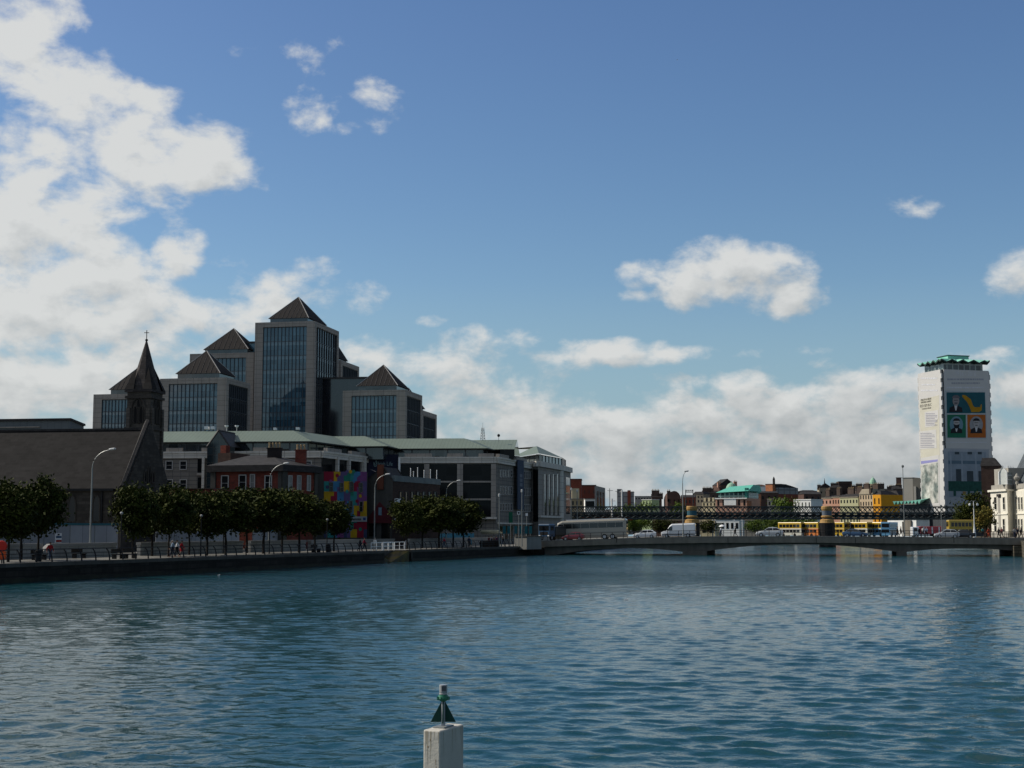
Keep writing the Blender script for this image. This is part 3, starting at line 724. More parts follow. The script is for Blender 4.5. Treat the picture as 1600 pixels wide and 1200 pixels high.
for i in range(3):
    f = Face(CP[i], CP[i + 1]); k = max(1, int(f.L / 2.6))
    for j in range(k + 1): m.fbox(f, f.L * j / k - .15, f.L * j / k + .15, 19.2, 21.2, 0, .1)
m.build('penthouse_post', mullion_m, cb_)
CE = [G(797, 340), G(842, 319), G(880, 340), G(886, 352)]; top = offset_line(CE, 6); m = MB()
for i in range(3):
    a, b, c, d = (*CE[i], 21.2), (*CE[i + 1], 21.2), (*top[i + 1], 24.0), (*top[i], 24.0); l = math.dist(a, b)
    m.face([a, b, c, d], [(0, 0), (l, 0), (l * .8, 7), (l * .1, 7)])
m.face([(*p, 24.0) for p in top] + [(top[3][0] - 10, top[3][1], 24.0), (top[0][0] - 4, top[0][1] + 12, 24.0)])
m.build('roof', copper_green, cb_)
# roof mast and aerials
ms = root('roof_mast', (*G(754, 312), zr), 'thin lattice aerial mast on the green office roof', 'mast')
m = MB(); x, y = G(754, 312); z1 = Z(664, 312)
for dx, dy in ((-.55, -.4), (.55, -.4), (0, .5)): m.tube([(x + dx, y + dy, zr - .2), (x + dx * .45, y + dy * .45, z1 - .6)], .05, 4)
for k in range(5):
    zz = zr + (z1 - .6 - zr) * k / 5; s_ = 1 - .55 * k / 5; s2 = 1 - .55 * (k + 1) / 5; z2 = zr + (z1 - .6 - zr) * (k + 1) / 5
    m.tube([(x - .55 * s_, y - .4 * s_, zz), (x + .55 * s2, y - .4 * s2, z2)], .03, 4); m.tube([(x + .55 * s_, y - .4 * s_, zz), (x - .55 * s2, y - .4 * s2, z2)], .03, 4)
    m.tube([(x - .55 * s_, y - .4 * s_, zz), (x + .55 * s_, y - .4 * s_, zz)], .03, 4)
m.build('lattice', galv, ms); MB().tube([(x, y, z1 - .7), (x, y, z1 + .5)], .03, 4).build('whip_aerial', galv, ms)
ms = root('roof_aerial', (*G(779, 306), zr), 'short aerial with round head right of the lattice mast', 'aerial')
x, y = G(779, 306); MB().tube([(x, y, zr - .5), (x, y, Z(683, 306))], .05, 5).build('pole', galv, ms); MB().lathe([(.05, 0), (.3, .2), (.3, .5), (.05, .7)], (x, y, Z(683, 306)), 8).build('head', iron_black, ms)

# ------------------------------------------------------------------ church with spire
ch = root('church', (*G(185, 186), PROM), 'old stone church with long slate roof and spired bell tower', 'church')
A, B = G(-90, 190), G(185, 186); f = Face(A, B); ze_, zr_ = Z(761, 186.5), Z(671, 192.5); wid = 14.0; L_ = f.L
m = MB(); m.fbox(f, 0, L_, PROM, ze_, -wid, 0); m.build('nave_wall', church_stone, ch)
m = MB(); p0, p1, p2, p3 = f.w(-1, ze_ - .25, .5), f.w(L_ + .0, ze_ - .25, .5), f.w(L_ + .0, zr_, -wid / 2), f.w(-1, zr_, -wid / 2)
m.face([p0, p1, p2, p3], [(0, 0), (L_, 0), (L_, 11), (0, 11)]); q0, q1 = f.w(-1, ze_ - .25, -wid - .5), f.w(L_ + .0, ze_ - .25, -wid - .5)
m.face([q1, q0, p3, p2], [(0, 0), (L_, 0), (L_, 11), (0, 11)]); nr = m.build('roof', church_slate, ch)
MB().fbox(f, -1, L_, zr_ - .05, zr_ + .22, -wid / 2 - .2, -wid / 2 + .2).build('ridge', slate_dark, nr)
MB().fbox(f, -1, L_ - .6, ze_ - .5, ze_ - .2, .05, .6).build('gutter', iron_black, nr)
# gable front
g = Face(B, f.w(L_, 0, -wid)[:2]); m = MB()
pts = [(0, PROM), (wid, PROM), (wid, ze_), (wid / 2, zr_ + .9), (0, ze_)]
m.face([g.w(a, z, .9) for a, z in pts], pts); m.face([g.w(a, z, 0) for a, z in reversed(pts)], list(reversed(pts)))
for i in range(5):
    a, b = pts[i], pts[(i + 1) % 5]; m.face([g.w(*a, 0), g.w(*b, 0), g.w(*b, .9), g.w(*a, .9)], [(0, a[1]), (1, b[1]), (1, b[1]), (0, a[1])])
gw = m.build('gable', church_stone, ch)
m = MB(); s = pts[2:5]
m.tube([g.w(wid + .4, ze_, .5), g.w(wid / 2, zr_ + 1.1, .5), g.w(-.4, ze_, .5)], .34, 5); m.build('gable_coping', slate_dark, gw)
m = MB()    # buttress at the corner
m.fbox(f, L_ - .2, L_ + .9, PROM, ze_ - 1.5, 0, 1.3); m.hexa([f.w(L_ - .2, ze_ - 1.5, 1.3), f.w(L_ + .9, ze_ - 1.5, 1.3), f.w(L_ + .9, ze_ - 1.5, 0), f.w(L_ - .2, ze_ - 1.5, 0), f.w(L_ - .2, ze_ - 1.3, .6), f.w(L_ + .9, ze_ - 1.3, .6), f.w(L_ + .9, ze_ + .6, 0), f.w(L_ - .2, ze_ + .6, 0)])
m.build('buttress', church_trim, ch)
def lancet(f, a, z0, z1, w, parent, gm, fm, d=.05, name='lancet_window'):
    n = 6; h = w * 1.1; pts = [(a - w / 2, z0), (a + w / 2, z0)]
    pts += [(a + w / 2 - w / 2 * (k / n) ** 1.6, z1 - h + h * math.sin(k / n * math.pi / 2)) for k in range(n + 1)]
    pts += [(a - w / 2 + w / 2 * (k / n) ** 1.6, z1 - h + h * math.sin(k / n * math.pi / 2)) for k in range(n - 1, -1, -1)]
    m = MB(); m.face([f.w(x, z, d) for x, z in pts]); o = m.build(name, gm, parent)
    MB().tube([f.w(x, z, d + .02) for x, z in pts + pts[:1]], .11, 4).build('surround', fm, o)
    return o
for px in (61, 87, 113, 151):
    a = f.a(px, 790); lancet(f, a, f.z(815, a), f.z(774, a), 1.0, ch, window_glass, church_trim)
am = wid / 2
for k in (-1, 0, 1): lancet(g, am + k * 1.3, g.z(752, am) - .2, g.z(736 if k else 728, am), .8, ch, window_glass, church_trim, .95)
MB().pbox(f, 158.5, 160.5, 765, 830, .05, .25).build('downpipe', iron_black, ch)
# tower
C = G(235, 200, 640); tf = (math.cos(R(9.7)), -math.sin(R(9.7))); tg = (math.sin(R(9.7)), math.cos(R(9.7)))
wl = 200 - Face((C[0] - 200 * tf[0], C[1] - 200 * tf[1]), C).a(198.5, 640); sd = Face(C, (C[0] + tg[0] * 9, C[1] + tg[1] * 9)).a(253.5, 640)
TA = (C[0] - wl * tf[0], C[1] - wl * tf[1]); TD = (C[0] + sd * tg[0], C[1] + sd * tg[1]); TE = (TA[0] + sd * tg[0], TA[1] + sd * tg[1])
zb, zc = Z(671, 200), Z(612, 200)
f1, f2 = Face(TA, C), Face(C, TD)
m = MB(); m.prism([TA, C, TD, TE], PROM, zc)
for ff in (f1, f2):     # corner buttresses
    m.fbox(ff, -.004, .55, PROM, zc - 2.2, 0, .3); m.fbox(ff, ff.L - .55, ff.L + .004, PROM, zc - 2.2, 0, .3)
tw = m.build('bell_tower', mat('belfry_stone', (.088, .075, .062), .9, .3, .6, tiles=(.9, .4, .03, (.05, .043, .037), .25, .5), streak=.3), ch)
m = MB()
for z in (zb, zc - .9):
    m.prism([f1.w(-.25, 0, .25)[:2], f1.w(wl + .25, 0, .25)[:2], f2.w(sd + .25, 0, .25)[:2], f1.w(-.25, 0, -sd - .25)[:2]], z, z + .35)
m.build('string_course', church_trim, tw)
for ff in (f1, f2):
    o = None
    for k in (-1, 1): lancet(ff, ff.L / 2 + k * .42, zb + .9, zc - 2.0, .62, tw, mat('louvre_dark', (.012, .011, .011), .8), church_trim, .04, 'belfry_opening')
    lancet(ff, ff.L / 2, zc - 2.2, zc - 1.0, .55, tw, mat('louvre_dark', (.012, .011, .011), .8), church_trim, .05, 'belfry_opening')
    pts = [(ff.L / 2 - 1.05, zb + .8), (ff.L / 2 - 1.05, zc - 2.2), (ff.L / 2 - .7, zc - 1.3), (ff.L / 2, zc - .55), (ff.L / 2 + .7, zc - 1.3), (ff.L / 2 + 1.05, zc - 2.2), (ff.L / 2 + 1.05, zb + .8)]
    MB().tube([ff.w(a, z, .08) for a, z in pts], .14, 5).build('belfry_arch', church_trim, tw)
cx, cy = (TA[0] + TD[0]) / 2, (TA[1] + TD[1]) / 2
rot0 = -R(9.7)
def ring(rs, z, n=8):   # square-ish to octagon
    return [(cx + rs * math.cos(rot0 + R(22.5) + k * math.pi / 4), cy + rs * math.sin(rot0 + R(22.5) + k * math.pi / 4), z) for k in range(n)]
za = Z(531, 201)
m = MB(); r0 = wl * .5 * 1.24
sq = [f1.w(-.3, zc, .3), f1.w(wl + .3, zc, .3), f2.w(sd + .3, zc, .3), f1.w(-.3, zc, -sd - .3)]
m.prism([p[:2] for p in sq], zc, zc + .4)
m.loft(ring(r0, zc + .4), ring(r0 * .80, zc + 1.6)); m.loft(ring(r0 * .80, zc + 1.6), ring(.10, za))
sp_ = m.build('spire', mat('spire_slate', (.048, .041, .038), .85, .3, .5, tiles=(.5, .3, .02, (.02, .02, .02), .3, .5), streak=.2), ch)
m = MB()
for k in range(4):
    a = sq[k]; m.face([a[:2] + (zc + .4,), ring(r0, zc + .4)[0], ring(r0 * .5, zc + 3.4)[0]]) if False else None
for k in range(4):
    p = Vector((sq[k][0], sq[k][1], zc + .4)); c_ = Vector((cx, cy, zc + .4)); d_ = (p - c_)
    tip = c_ + d_ * .42 + Vector((0, 0, 3.2)); side = Vector((-d_.y, d_.x, 0)).normalized() * 1.0
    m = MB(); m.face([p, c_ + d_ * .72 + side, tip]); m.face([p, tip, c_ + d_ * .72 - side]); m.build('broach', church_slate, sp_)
m = MB(); m.tube([(cx, cy, za - .3), (cx, cy, Z(514, 201))], .06, 5); zx = Z(518, 201)
m.tube([(cx - .35, cy, zx), (cx + .35, cy, zx)], .05, 5); m.tube([(cx, cy, zx - .35), (cx, cy, zx + .35)], .05, 5); m.lathe([(.02, 0), (.2, .15), (.2, .3), (.02, .45)], (cx, cy, za - .1), 8)
m.build('cross', iron_black, sp_)

# warehouse behind the church roof
wb = root('warehouse', (*G(60, 235), PROM), 'flat grey clad building peeping over the church roof ridge', 'building')
A, B, C_ = G(-60, 238), G(104, 235), G(126, 248); m = MB(); f = Face(A, B); zt = Z(657.5, 236)
clad = mat('grey_cladding', (.10, .115, .12), .6, .1, .2, seam=(1.2, .12))
m.prism([A, B, C_, (C_[0] - 60, C_[1] + 10)], PROM, zt); m.build('wall', clad, wb)
MB().prism([f.w(0, 0, .3)[:2], f.w(f.L + .3, 0, .3)[:2], (C_[0] + .3, C_[1]), (C_[0] - 60, C_[1] + 10)], zt, zt + .35).build('roof', slate_dark, wb)
MB().fbox(f, 0, f.L * .72, Z(668, 236), Z(666.5, 236), 0, .3).build('gutter', granite, wb)

frame_white = mat('window_frame_white', (.36, .36, .34), .6, .1)
# ------------------------------------------------------------------ red brick corner pub
pb = root('brick_pub', (*G(390, 216), PROM), 'dark red brick corner pub with hipped slate roof and two chimneys', 'pub')
A, B, C_ = G(329, 217.5), G(440, 214), G(494, 221); zt = Z(737, 216)
poly = [A, B, C_, (C_[0] - 4, C_[1] + 14), (A[0] + 1, A[1] + 16)]
MB().prism(poly, PROM, zt).build('wall', brick_red, pb)
f1, f2 = Face(A, B), Face(B, C_)
m = MB()
for f, x0, x1 in ((f1, 329, 336.5), (f1, 434.5, 440), (f2, 440, 447), (f2, 490, 494)):
    a0, a1, z0, z1 = f.rect(x0, x1, 737, 850); MB().fbox(f, a0, a1, PROM, zt - .03, -.1, .22).build('corner_pier', render_grey, pb)
for x0, x1, y0, y1, g_ in ((347, 356.5, 744, 766, 0), (374.5, 384, 743, 764, 0), (392, 397.5, 742, 766, 1), (415, 424, 744, 764, 0)):
    win(f1, x0, x1, y0, y1, pb, blind_glass if g_ else window_glass, frame_white, .13, .04)
for x0, x1 in ((450.5, 455), (464.5, 469), (480, 484)): win(f2, x0, x1, 744, 766, pb, blind_glass, frame_white, .13, .04)
for x0, x1 in ((345, 357), (372, 386), (412, 426)): win(f1, x0, x1, 786, 806, pb, window_glass, frame_white, .13, .04)
m = MB(); ze1 = Z(727, 216)
pe = [f1.w(-.6, 0, .6)[:2], (B[0] + .15, B[1] - .75), f2.w(f2.L + .6, 0, .6)[:2]]
m.prism([pe[0], pe[1], pe[2], (C_[0] - 4, C_[1] + 14), (A[0] + 1, A[1] + 16)], zt, ze1)
m.build('cornice', slate_dark, pb)
m = MB(); zp = Z(711, 222); base = [(*p, ze1) for p in (pe[0], pe[1], pe[2], (C_[0] - 4, C_[1] + 14), (A[0] + 1, A[1] + 16))]
t0, t1, t2 = (*G(386, 224), zp), (*G(424, 223), zp), (*G(432, 226), zp)
m.face([base[0], base[1], t1, t0], [(0, 0), (11, 0), (8, 6), (3, 6)]); m.face([base[1], base[2], t1], [(0, 0), (6, 0), (0, 6)]); m.face([base[2], base[3], t2, t1]); m.face([base[3], base[4], t0, t2]); m.face([base[4], base[0], t0]); m.face([t0, t1, t2])
rf = m.build('roof', slate_dark, pb)
pot = mat('chimney_pot', (.30, .22, .12), .8)
for x0, x1, y0, y1, Yc, np_, mm in ((415.5, 437, 701, 735, 221, 4, mat('soot_brick', (.030, .024, .022), .9, .3)), (459.5, 476, 704, 738, 220, 3, brick_red)):
    fc = Face(G(x0, Yc), G(x1, Yc)); c_ = MB(); c_.fbox(fc, 0, fc.L, Z(y1, Yc), Z(y0, Yc), -1.1, 0); c_.fbox(fc, -.12, fc.L + .12, Z(y0, Yc), Z(y0 - 1.6, Yc), -1.2, .12)
    c_ = c_.build('chimney', mm, rf)
    for k in range(np_):
        a = fc.L * (k + .5) / np_; p = fc.w(a, Z(y0 - 1.6, Yc), -.5); MB().lathe([(.16, 0), (.13, .6), (.17, .65), (.15, .8)], p, 8).build('chimney_pot', pot, c_)

# brick chimney building behind the pub, and low brick wall house behind the trees
bb = root('brick_house', (*G(345, 248), PROM), 'narrow dark brick gable end wedged behind the pub and glazed bay', 'house')
f = Face(G(338, 248), G(358, 247)); MB().fbox(f, 0, f.L, PROM, Z(708, 248), -6, 0).build('wall', brick_brown, bb); MB().fbox(f, .3, 1.4, Z(708, 248), Z(696, 248), -1.5, -.3).build('chimney', brick_red, bb)
bb = root('brick_house', (*G(300, 205), PROM), 'low dark red brick building showing just above the tree tops', 'house')
f = Face(G(262, 206), G(331, 204)); MB().fbox(f, 0, f.L, PROM, Z(764, 205), -8, 0).build('wall', brick_red, bb); MB().fbox(f, -.15, f.L, Z(764, 205), Z(763, 205), -8, .15).build('coping', render_grey, bb)
for x in (270, 290, 310): win(f, x, x + 6, 772, 786, bb, window_glass, frame_white, .1, .03)

# ------------------------------------------------------------------ mural building
mu = root('mural_building', (*G(535, 229), PROM), 'flat fronted building covered in a bright patchwork mural', 'building')
A, B = G(494, 226), G(573.5, 231); f = Face(A, B); zt = Z(737.3, 228)
MB().prism([A, B, (B[0] - 3, B[1] + 12), (A[0] - 3, A[1] + 12)], PROM, zt).build('wall', render_grey, mu)
cols = {'R': (.22, .012, .03), 'Y': (.42, .25, .012), 'P': (.10, .07, .16), 'G': (.02, .16, .11), 'B': (.045, .16, .28), 'V': (.16, .05, .15), 'T': (.03, .20, .19), 'D': (.04, .05, .10)}
keys = list(cols); mm = [mat('mural_' + {'R': 'crimson', 'Y': 'yellow', 'P': 'slate_violet', 'G': 'green', 'B': 'sky_blue', 'V': 'purple', 'T': 'turquoise', 'D': 'navy'}[k], tuple(c * .95 for c in cols[k]), .75, .25, .9, streak=.15) for k in keys]
rows = [(737, 743, 'RRRYYPPGGBBVV'), (743, 752, 'RRRYPPGGTBVVV'), (752, 761, 'TTBBBPYYGRRPP'), (761, 768, 'TTBBPPYYGRVPP'), (768, 775, 'YYYRBBPPGTVVP'), (775, 783, 'YYRRBBPPTTVVV'), (783, 790, 'YRRGGPPBTTVVY'), (790, 798, 'BGGRRPBBBYYRY'), (798, 807, 'BGGBRPBBBYRYY'), (807, 817, 'GGBDDYVPGTRRR'), (817, 827, 'GTBDYYVPGRRRR'), (827, 840, 'DTTBVVDPYYRRD')]
m = MB(); rnd = random.Random(3)
xs = [506 + i * (573.0 - 506) / 13 for i in range(14)]
for y0, y1, r_ in rows:
    for i, k in enumerate(r_):
        a0, a1, z0, z1 = f.rect(xs[i], xs[i + 1], y0, y1); m.fbox(f, a0, a1 - .0, z0, z1 - .0, -.05, .04 + rnd.random() * .012, keys.index(k))
for _ in range(24):    # puzzle knobs
    y0, y1, r_ = rnd.choice(rows); i = rnd.randrange(1, 12); a = f.a(xs[i], y0); z = f.z(y0, a); k = rnd.randrange(8)
    m.face([f.w(a + .3 * math.cos(t * .785), z + .3 * math.sin(t * .785), .075) for t in range(8)], None, k)
m.build('mural', mm, mu)
for x0, x1, y0, y1 in ((514.5, 519, 754, 767), (531, 535, 755, 768), (546, 550.5, 753, 768), (560.5, 565.5, 755, 769), (545, 549.5, 783, 800), (561.5, 565.5, 784, 799), (529, 533, 784, 799)):
    win(f, x0, x1, y0, y1, mu, window_glass, mat('pale_reveal', (.14, .14, .11), .8), .06, .09)
sg = MB().pbox(f, 548, 572, 807, 815, .08, .3).build('shop_sign', mat('sign_board', (.30, .31, .30), .6), mu)
m = MB()
for k in range(7): m.pbox(f, 550 + k * 1.9, 551.2 + k * 1.9, 810, 813.2, .3, .33)
m.build('lettering', iron_black, sg); MB().pbox(f, 566, 570, 808.5, 813, .3, .33).build('blue_square', mat('sign_blue', (.02, .05, .16), .6), sg)

# ------------------------------------------------------------------ rendered gable house with brick side
gh = root('gabled_house', (*G(612, 233), PROM), 'grey rendered gable end with red brick breast and long brick side wing', 'house')
A, B, C_ = G(574, 233), G(613, 232), G(687, 251); f1, f2 = Face(A, B), Face(B, C_)
ze1 = Z(752, 233); am = f1.a(598, 740); zp = Z(731, 233)
m = MB(); pts = [(0, PROM), (f1.L, PROM), (f1.L, ze1), (am + .4, zp), (am - .4, zp), (0, Z(748, 233))]
m.face([f1.w(a, z, 0) for a, z in pts], pts); m.face([f1.w(a, z, -7) for a, z in reversed(pts)])
m.face([f1.w(0, PROM, 0), f1.w(0, Z(748, 233), 0), f1.w(0, Z(748, 233), -7), f1.w(0, PROM, -7)]); m.build('gable_wall', render_grey, gh)
MB().fbox(f2, .004, f2.L, PROM, ze1 - .004, -6, 0).build('side_wall', brick_brown, gh)
MB().pbox(f1, 590.5, 600, 726, 765, .002, .35).build('chimney', mat('orange_soot_brick', (.10, .036, .022), .9, .3), gh)
m = MB(); m.face([f1.w(f1.L + .2, ze1 - .1, .2), f1.w(am, zp + .15, .2), f1.w(am, zp + .15, -7.2), f1.w(f1.L + .2, ze1 - .1, -7.2)]); m.face([f1.w(am, zp + .15, .2), f1.w(-.2, Z(748, 233) - .1, .2), f1.w(-.2, Z(748, 233) - .1, -7.2), f1.w(am, zp + .15, -7.2)])
p = f2.w(0, ze1, .0); q = f2.w(f2.L * .45, ze1, 0)
m.face([p, q, f2.w(f2.L * .35, zp - .6, -5), f2.w(0, zp - .2, -4)]); m.build('roof', slate_dark, gh)
MB().fbox(f2, .4, f2.L, ze1, ze1 + .95, -.4, .12).build('parapet', mat('lead_grey', (.13, .15, .15), .7, .25, .4, streak=.2), gh)
for k in range(7):
    x = 624 + k * 9; win(f2, x, x + 3.4, 769, 788, gh, window_glass, render_grey, .12, .04)
MB().pbox(f2, 616, 622, 779, 786, .05, .5).build('alarm_box', paint_white, gh)
m = MB(); a0, a1, z0, z1 = f1.rect(575, 613, 803, 815); ac = f1.a(593.5, 790)
m.face([f1.w(a, z, .16) for a, z in ((a0, z0), (a1, z0), (a1, z1 - .2), (ac, f1.z(784, ac)), (a0, z1 - .8))]); m.fbox(f1, a0, a1, z0 - .25, z0, 0, .5)
sf = m.build('shopfront_fascia', mat('maroon_paint', (.075, .012, .016), .6, .2), gh)
MB().pbox(f1, 592, 597, 793, 805, .17, .25).build('hanging_sign', mat('pale_blue_sign', (.13, .20, .25), .6), gh)
MB().pbox(f1, 596, 609, 817, 850, -.1, .06).build('doorway', dark_glass, gh)
MB().pbox(f1, 577, 588, 818, 838, -.1, .06).build('shop_window', dark_glass, gh)
MB().pbox(f2, 615.5, 624, 810, 818, .1, .9).build('projecting_sign', paint_white, gh)
MB().pbox(f2, 620, 623, 812, 816.5, .9, .94).build('green_mark', mat('sign_green', (.02, .16, .10), .6), gh)
# white flagpoles on the brick wing's roof terrace
for i, (px, yt, yb) in enumerate(((641, 733, 756), (645.5, 738, 757), (652, 732, 757), (662, 736, 758), (672, 735, 758), (682, 736, 758))):
    x, y = G(px, 262); o = MB().tube([(x, y, Z(yb + 6, 262)), (x, y, Z(yt, 262))], .07, 5); o.lathe([(.02, 0), (.11, .08), (.02, .2)], (x, y, Z(yt, 262)), 6)
    o = o.build('flagpole', paint_white, loc=(x, y, Z(yb + 6, 262)))
    tag(o, ['slim white flagpole, leftmost of the six before the dark glazing', 'shortest white flagpole, second from the left above the brick wing', 'tallest white flagpole, third from the left above the brick wing', 'white flagpole just left of the pale stone column', 'white flagpole just right of the pale stone column', 'slim white flagpole, rightmost of the six before the dark glazing'][i], 'flagpole', 'flagpoles above the brick wing')
# ================================================================== ROAD BRIDGE
def interp(t, x):
    for (a, p), (b, q) in zip(t[:-1], t[1:]):
        if a <= x <= b: return p + (q - p) * (x - a) / (b - a)
    return t[0][1] if x < t[0][0] else t[-1][1]
BF = Face(G(846, 256.5), G(1640, 238.5))
BW = 20.0
def bz(a): return interp(DZ, a)
DZ = [(BF.a(px), z) for px, z in ((846, 2.30), (900, 2.5), (1000, 2.86), (1100, 3.05), (1250, 3.12), (1400, 3.02), (1500, 2.92), (1640, 2.8))]
br = root('road_bridge', (*BF.w(BF.L / 2, 0, 0)[:2], 0), 'low concrete road bridge of three shallow arches carrying traffic', 'bridge')
NS = 60
def slab(m, f, a0, a1, top, bot, d0, d1, n=NS):
    pr = None
    for i in range(n + 1):
        a = a0 + (a1 - a0) * i / n; r = [f.w(a, bot(a), d1), f.w(a, bot(a), d0), f.w(a, top(a), d0), f.w(a, top(a), d1)]
        uvr = [(a, bot(a)), (a, bot(a) - 5), (a, top(a) + 5), (a, top(a))]
        if pr:
            for k in range(4):
                j = (k + 1) % 4; m.face([pr[0][k], pr[0][j], r[j], r[k]][::-1], [pr[1][k], pr[1][j], uvr[j], uvr[k]][::-1])
        else: m.face(r)
        pr = (r, uvr)
    m.face(pr[0][::-1])
m = MB(); slab(m, BF, 0, BF.L, lambda a: bz(a), lambda a: bz(a) - .92, -BW, 0); m.build('deck', concrete, br)
m = MB(); slab(m, BF, 0, BF.L, lambda a: bz(a) + .05, lambda a: bz(a) + .005, -BW + 2.6, -2.6); m.build('roadway', asphalt, br)
m = MB(); slab(m, BF, 0, BF.L, lambda a: bz(a) + .16, lambda a: bz(a) + .004, -2.4, -.0); m.build('footway', paving, br)
m = MB(); slab(m, BF, 0, BF.L, lambda a: bz(a) + .16, lambda a: bz(a) + .004, -BW, -BW + 2.4); m.build('footway', paving, br)
def pxa(px): return BF.a(px, 860)
P1a, P1b, P2a, P2b, E0, E1 = pxa(1066), pxa(1104), pxa(1401), pxa(1417), pxa(850), pxa(1583)
def soff(x0, x1, zend0, zmid, zend1):
    def g(a):
        t = (a - x0) / (x1 - x0); e = zend0 + (zend1 - zend0) * t; h = zmid - (zend0 + zend1) / 2
        return e + h * (1 - (2 * t - 1) ** 2)
    return g
for x0, x1, g in ((E0, P1a, soff(E0, P1a, -.4, 1.15, .60)), (P1b, P2a, soff(P1b, P2a, .74, 1.92, .70)), (P2b, E1, soff(P2b, E1, .70, 1.3, .95))):
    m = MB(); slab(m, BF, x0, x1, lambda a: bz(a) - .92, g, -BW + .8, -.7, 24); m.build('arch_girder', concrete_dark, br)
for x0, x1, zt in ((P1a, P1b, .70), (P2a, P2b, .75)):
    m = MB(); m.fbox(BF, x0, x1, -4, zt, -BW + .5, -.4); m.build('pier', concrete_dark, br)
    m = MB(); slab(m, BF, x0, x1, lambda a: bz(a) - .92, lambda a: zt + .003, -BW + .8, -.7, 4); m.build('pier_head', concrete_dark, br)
m = MB(); m.fbox(BF, -4, E0, -4, 1.3, -BW, -.3); m.build('abutment', quay_stone, br)
m = MB(); m.fbox(BF, E1, BF.L, -4, 1.75, -BW, 1.2); m.build('abutment', mat('right_quay_stone', (0, 0, 0)), br)
for d in (-.18, -BW + .18):
    m = MB()
    for h in (1.08, .62): m.tube([BF.w(a, bz(a) + .16 + h, d) for a in [1 + (BF.L - 2) * i / 30 for i in range(31)]], .035 if h > 1 else .02, 5)
    m.build('handrail', iron_black, br)
    n = 44
    for i in range(n):
        a = 1 + (BF.L - 2) * i / (n - 1); MB().tube([BF.w(a, bz(a) + .1, d), BF.w(a, bz(a) + 1.25, d)], .045, 4).build('railing_post', iron_black, br)
for px in (963, 1137, 1275, 1336, 1490): MB().pbox(BF, px, px + .9, 840, 848, -.02, .03).build('drain_stain', mat('joint_dark', (.03, .028, .025), .9), br)
# concrete end block by the bridge
eb = root('end_block', (*G(823, 252), PROM), 'pale concrete parapet block on the quay at the left end of the bridge', 'parapet')
A, B, C_ = G(804, 249), G(823, 247.5), G(846, 252); m = MB(); m.prism([A, B, C_, (C_[0], C_[1] + 4), (A[0], A[1] + 4)], PROM - .5, Z(838.5, 249)); m.build('wall', mat('pale_concrete', (.20, .20, .185), .9, .2, .5, streak=.3), eb)
MB().prism([(A[0] - .1, A[1] - .1), (B[0], B[1] - .15), (C_[0] + .1, C_[1] - .1), (C_[0] + .1, C_[1] + 4), (A[0] - .1, A[1] + 4)], Z(838.5, 249), Z(837.8, 249) + .05).build('coping', coping_stone, eb)

# ================================================================== RAILWAY BRIDGE (lattice girders on drum piers)
rb = root('railway_bridge', (*G(1190, 372), 0), 'dark iron lattice railway bridge on gold banded drum piers', 'bridge')
LF = Face(G(868, 371), G(1548, 373))
rail_iron = mat('bridge_iron', (.045, .055, .056), .6, .2, .5)
zT, zM, zB = Z(791, 372), Z(801.5, 372), Z(811.5, 372)
for dd, nm in ((0, 'front'), (-8.5, 'back')):
    for z0, z1, n in ((zB, zB + .38, 'bottom_chord'), (zM - .16, zM + .2, 'middle_chord'), (zT - .2, zT, 'top_chord')):
        m = MB(); m.fbox(LF, 0, LF.L, z0, z1, dd - .35, dd); m.build(n, rail_iron, rb)
    m = MB(); step = 1.95; n = int(LF.L / step)
    for i in range(n):
        a = i * step
        for s_ in (0, 1):
            x0, x1 = (a, a + step) if s_ else (a + step, a)
            p0, p1 = Vector(LF.w(x0, zB + .35, dd - .1 - .12 * s_)), Vector(LF.w(x1, zM - .15, dd - .1 - .12 * s_))
            m.tube([p0, p1], .11, 4)
    m.build('lattice', rail_iron, rb)
    m = MB(); step = 1.25; n = int(LF.L / step)
    for i in range(n):
        a = i * step
        for s_ in (0, 1):
            x0, x1 = (a, a + step) if s_ else (a + step, a)
            m.tube([Vector(LF.w(x0, zM + .15, dd - .1 - .1 * s_)), Vector(LF.w(x1, zT - .15, dd - .1 - .1 * s_))], .085, 4)
    m.build('parapet_lattice', rail_iron, rb)
m = MB(); m.fbox(LF, 0, LF.L, zB + .5, zM - .3, -8.1, -5.2); m.build('deck', mat('deck_dark', (.02, .02, .02), .9), rb)
m = MB(); 
gold = mat('pier_gold', (.33, .20, .07), .6, .15); drum_b = mat('pier_drum_blue', (.035, .10, .13), .6, .2, .4); drum_g = mat('pier_drum_grey', (.10, .12, .15), .6, .2, .4)
for px, dm in ((1080, drum_b), (1290, drum_g)):
    x, y = LF.w(LF.a(px, 800), 0, 1.3)[:2]; s_ = 372 / FPX
    def pr(rows): return [(w_ / 2 * s_, Z(yy, 370.7)) for w_, yy in rows]
    p_ = MB().lathe(pr([(24, 838), (24, 817)]), (x, y, 0), 18).lathe([(13 * s_, -3), (13 * s_, 2.5)], (x, y, 0), 18).build('pier', iron_black, rb)
    MB().lathe(pr([(14, 810.5), (14.6, 808), (15.2, 798)]), (x, y, 0), 18).build('drum', dm, p_)
    MB().lathe(pr([(15, 798), (17, 795.5), (17, 792), (15.5, 790.8)]), (x, y, 0), 18).build('gold_cap', gold, p_)
    MB().lathe(pr([(14.2, 809.5), (18, 808), (18, 806.5), (15, 805.5)]), (x, y, 0), 18).build('gold_band', gold, p_)
    MB().lathe(pr([(24, 817.2), (22, 815), (21, 812.4), (16, 811)]), (x, y, 0), 18).build('gold_base', gold, p_)
oh = root('orange_hoarding', (*G(950, 378), zB - 1.6), 'orange hoarding strips in the shade beneath the left end of the lattice bridge', 'hoarding')
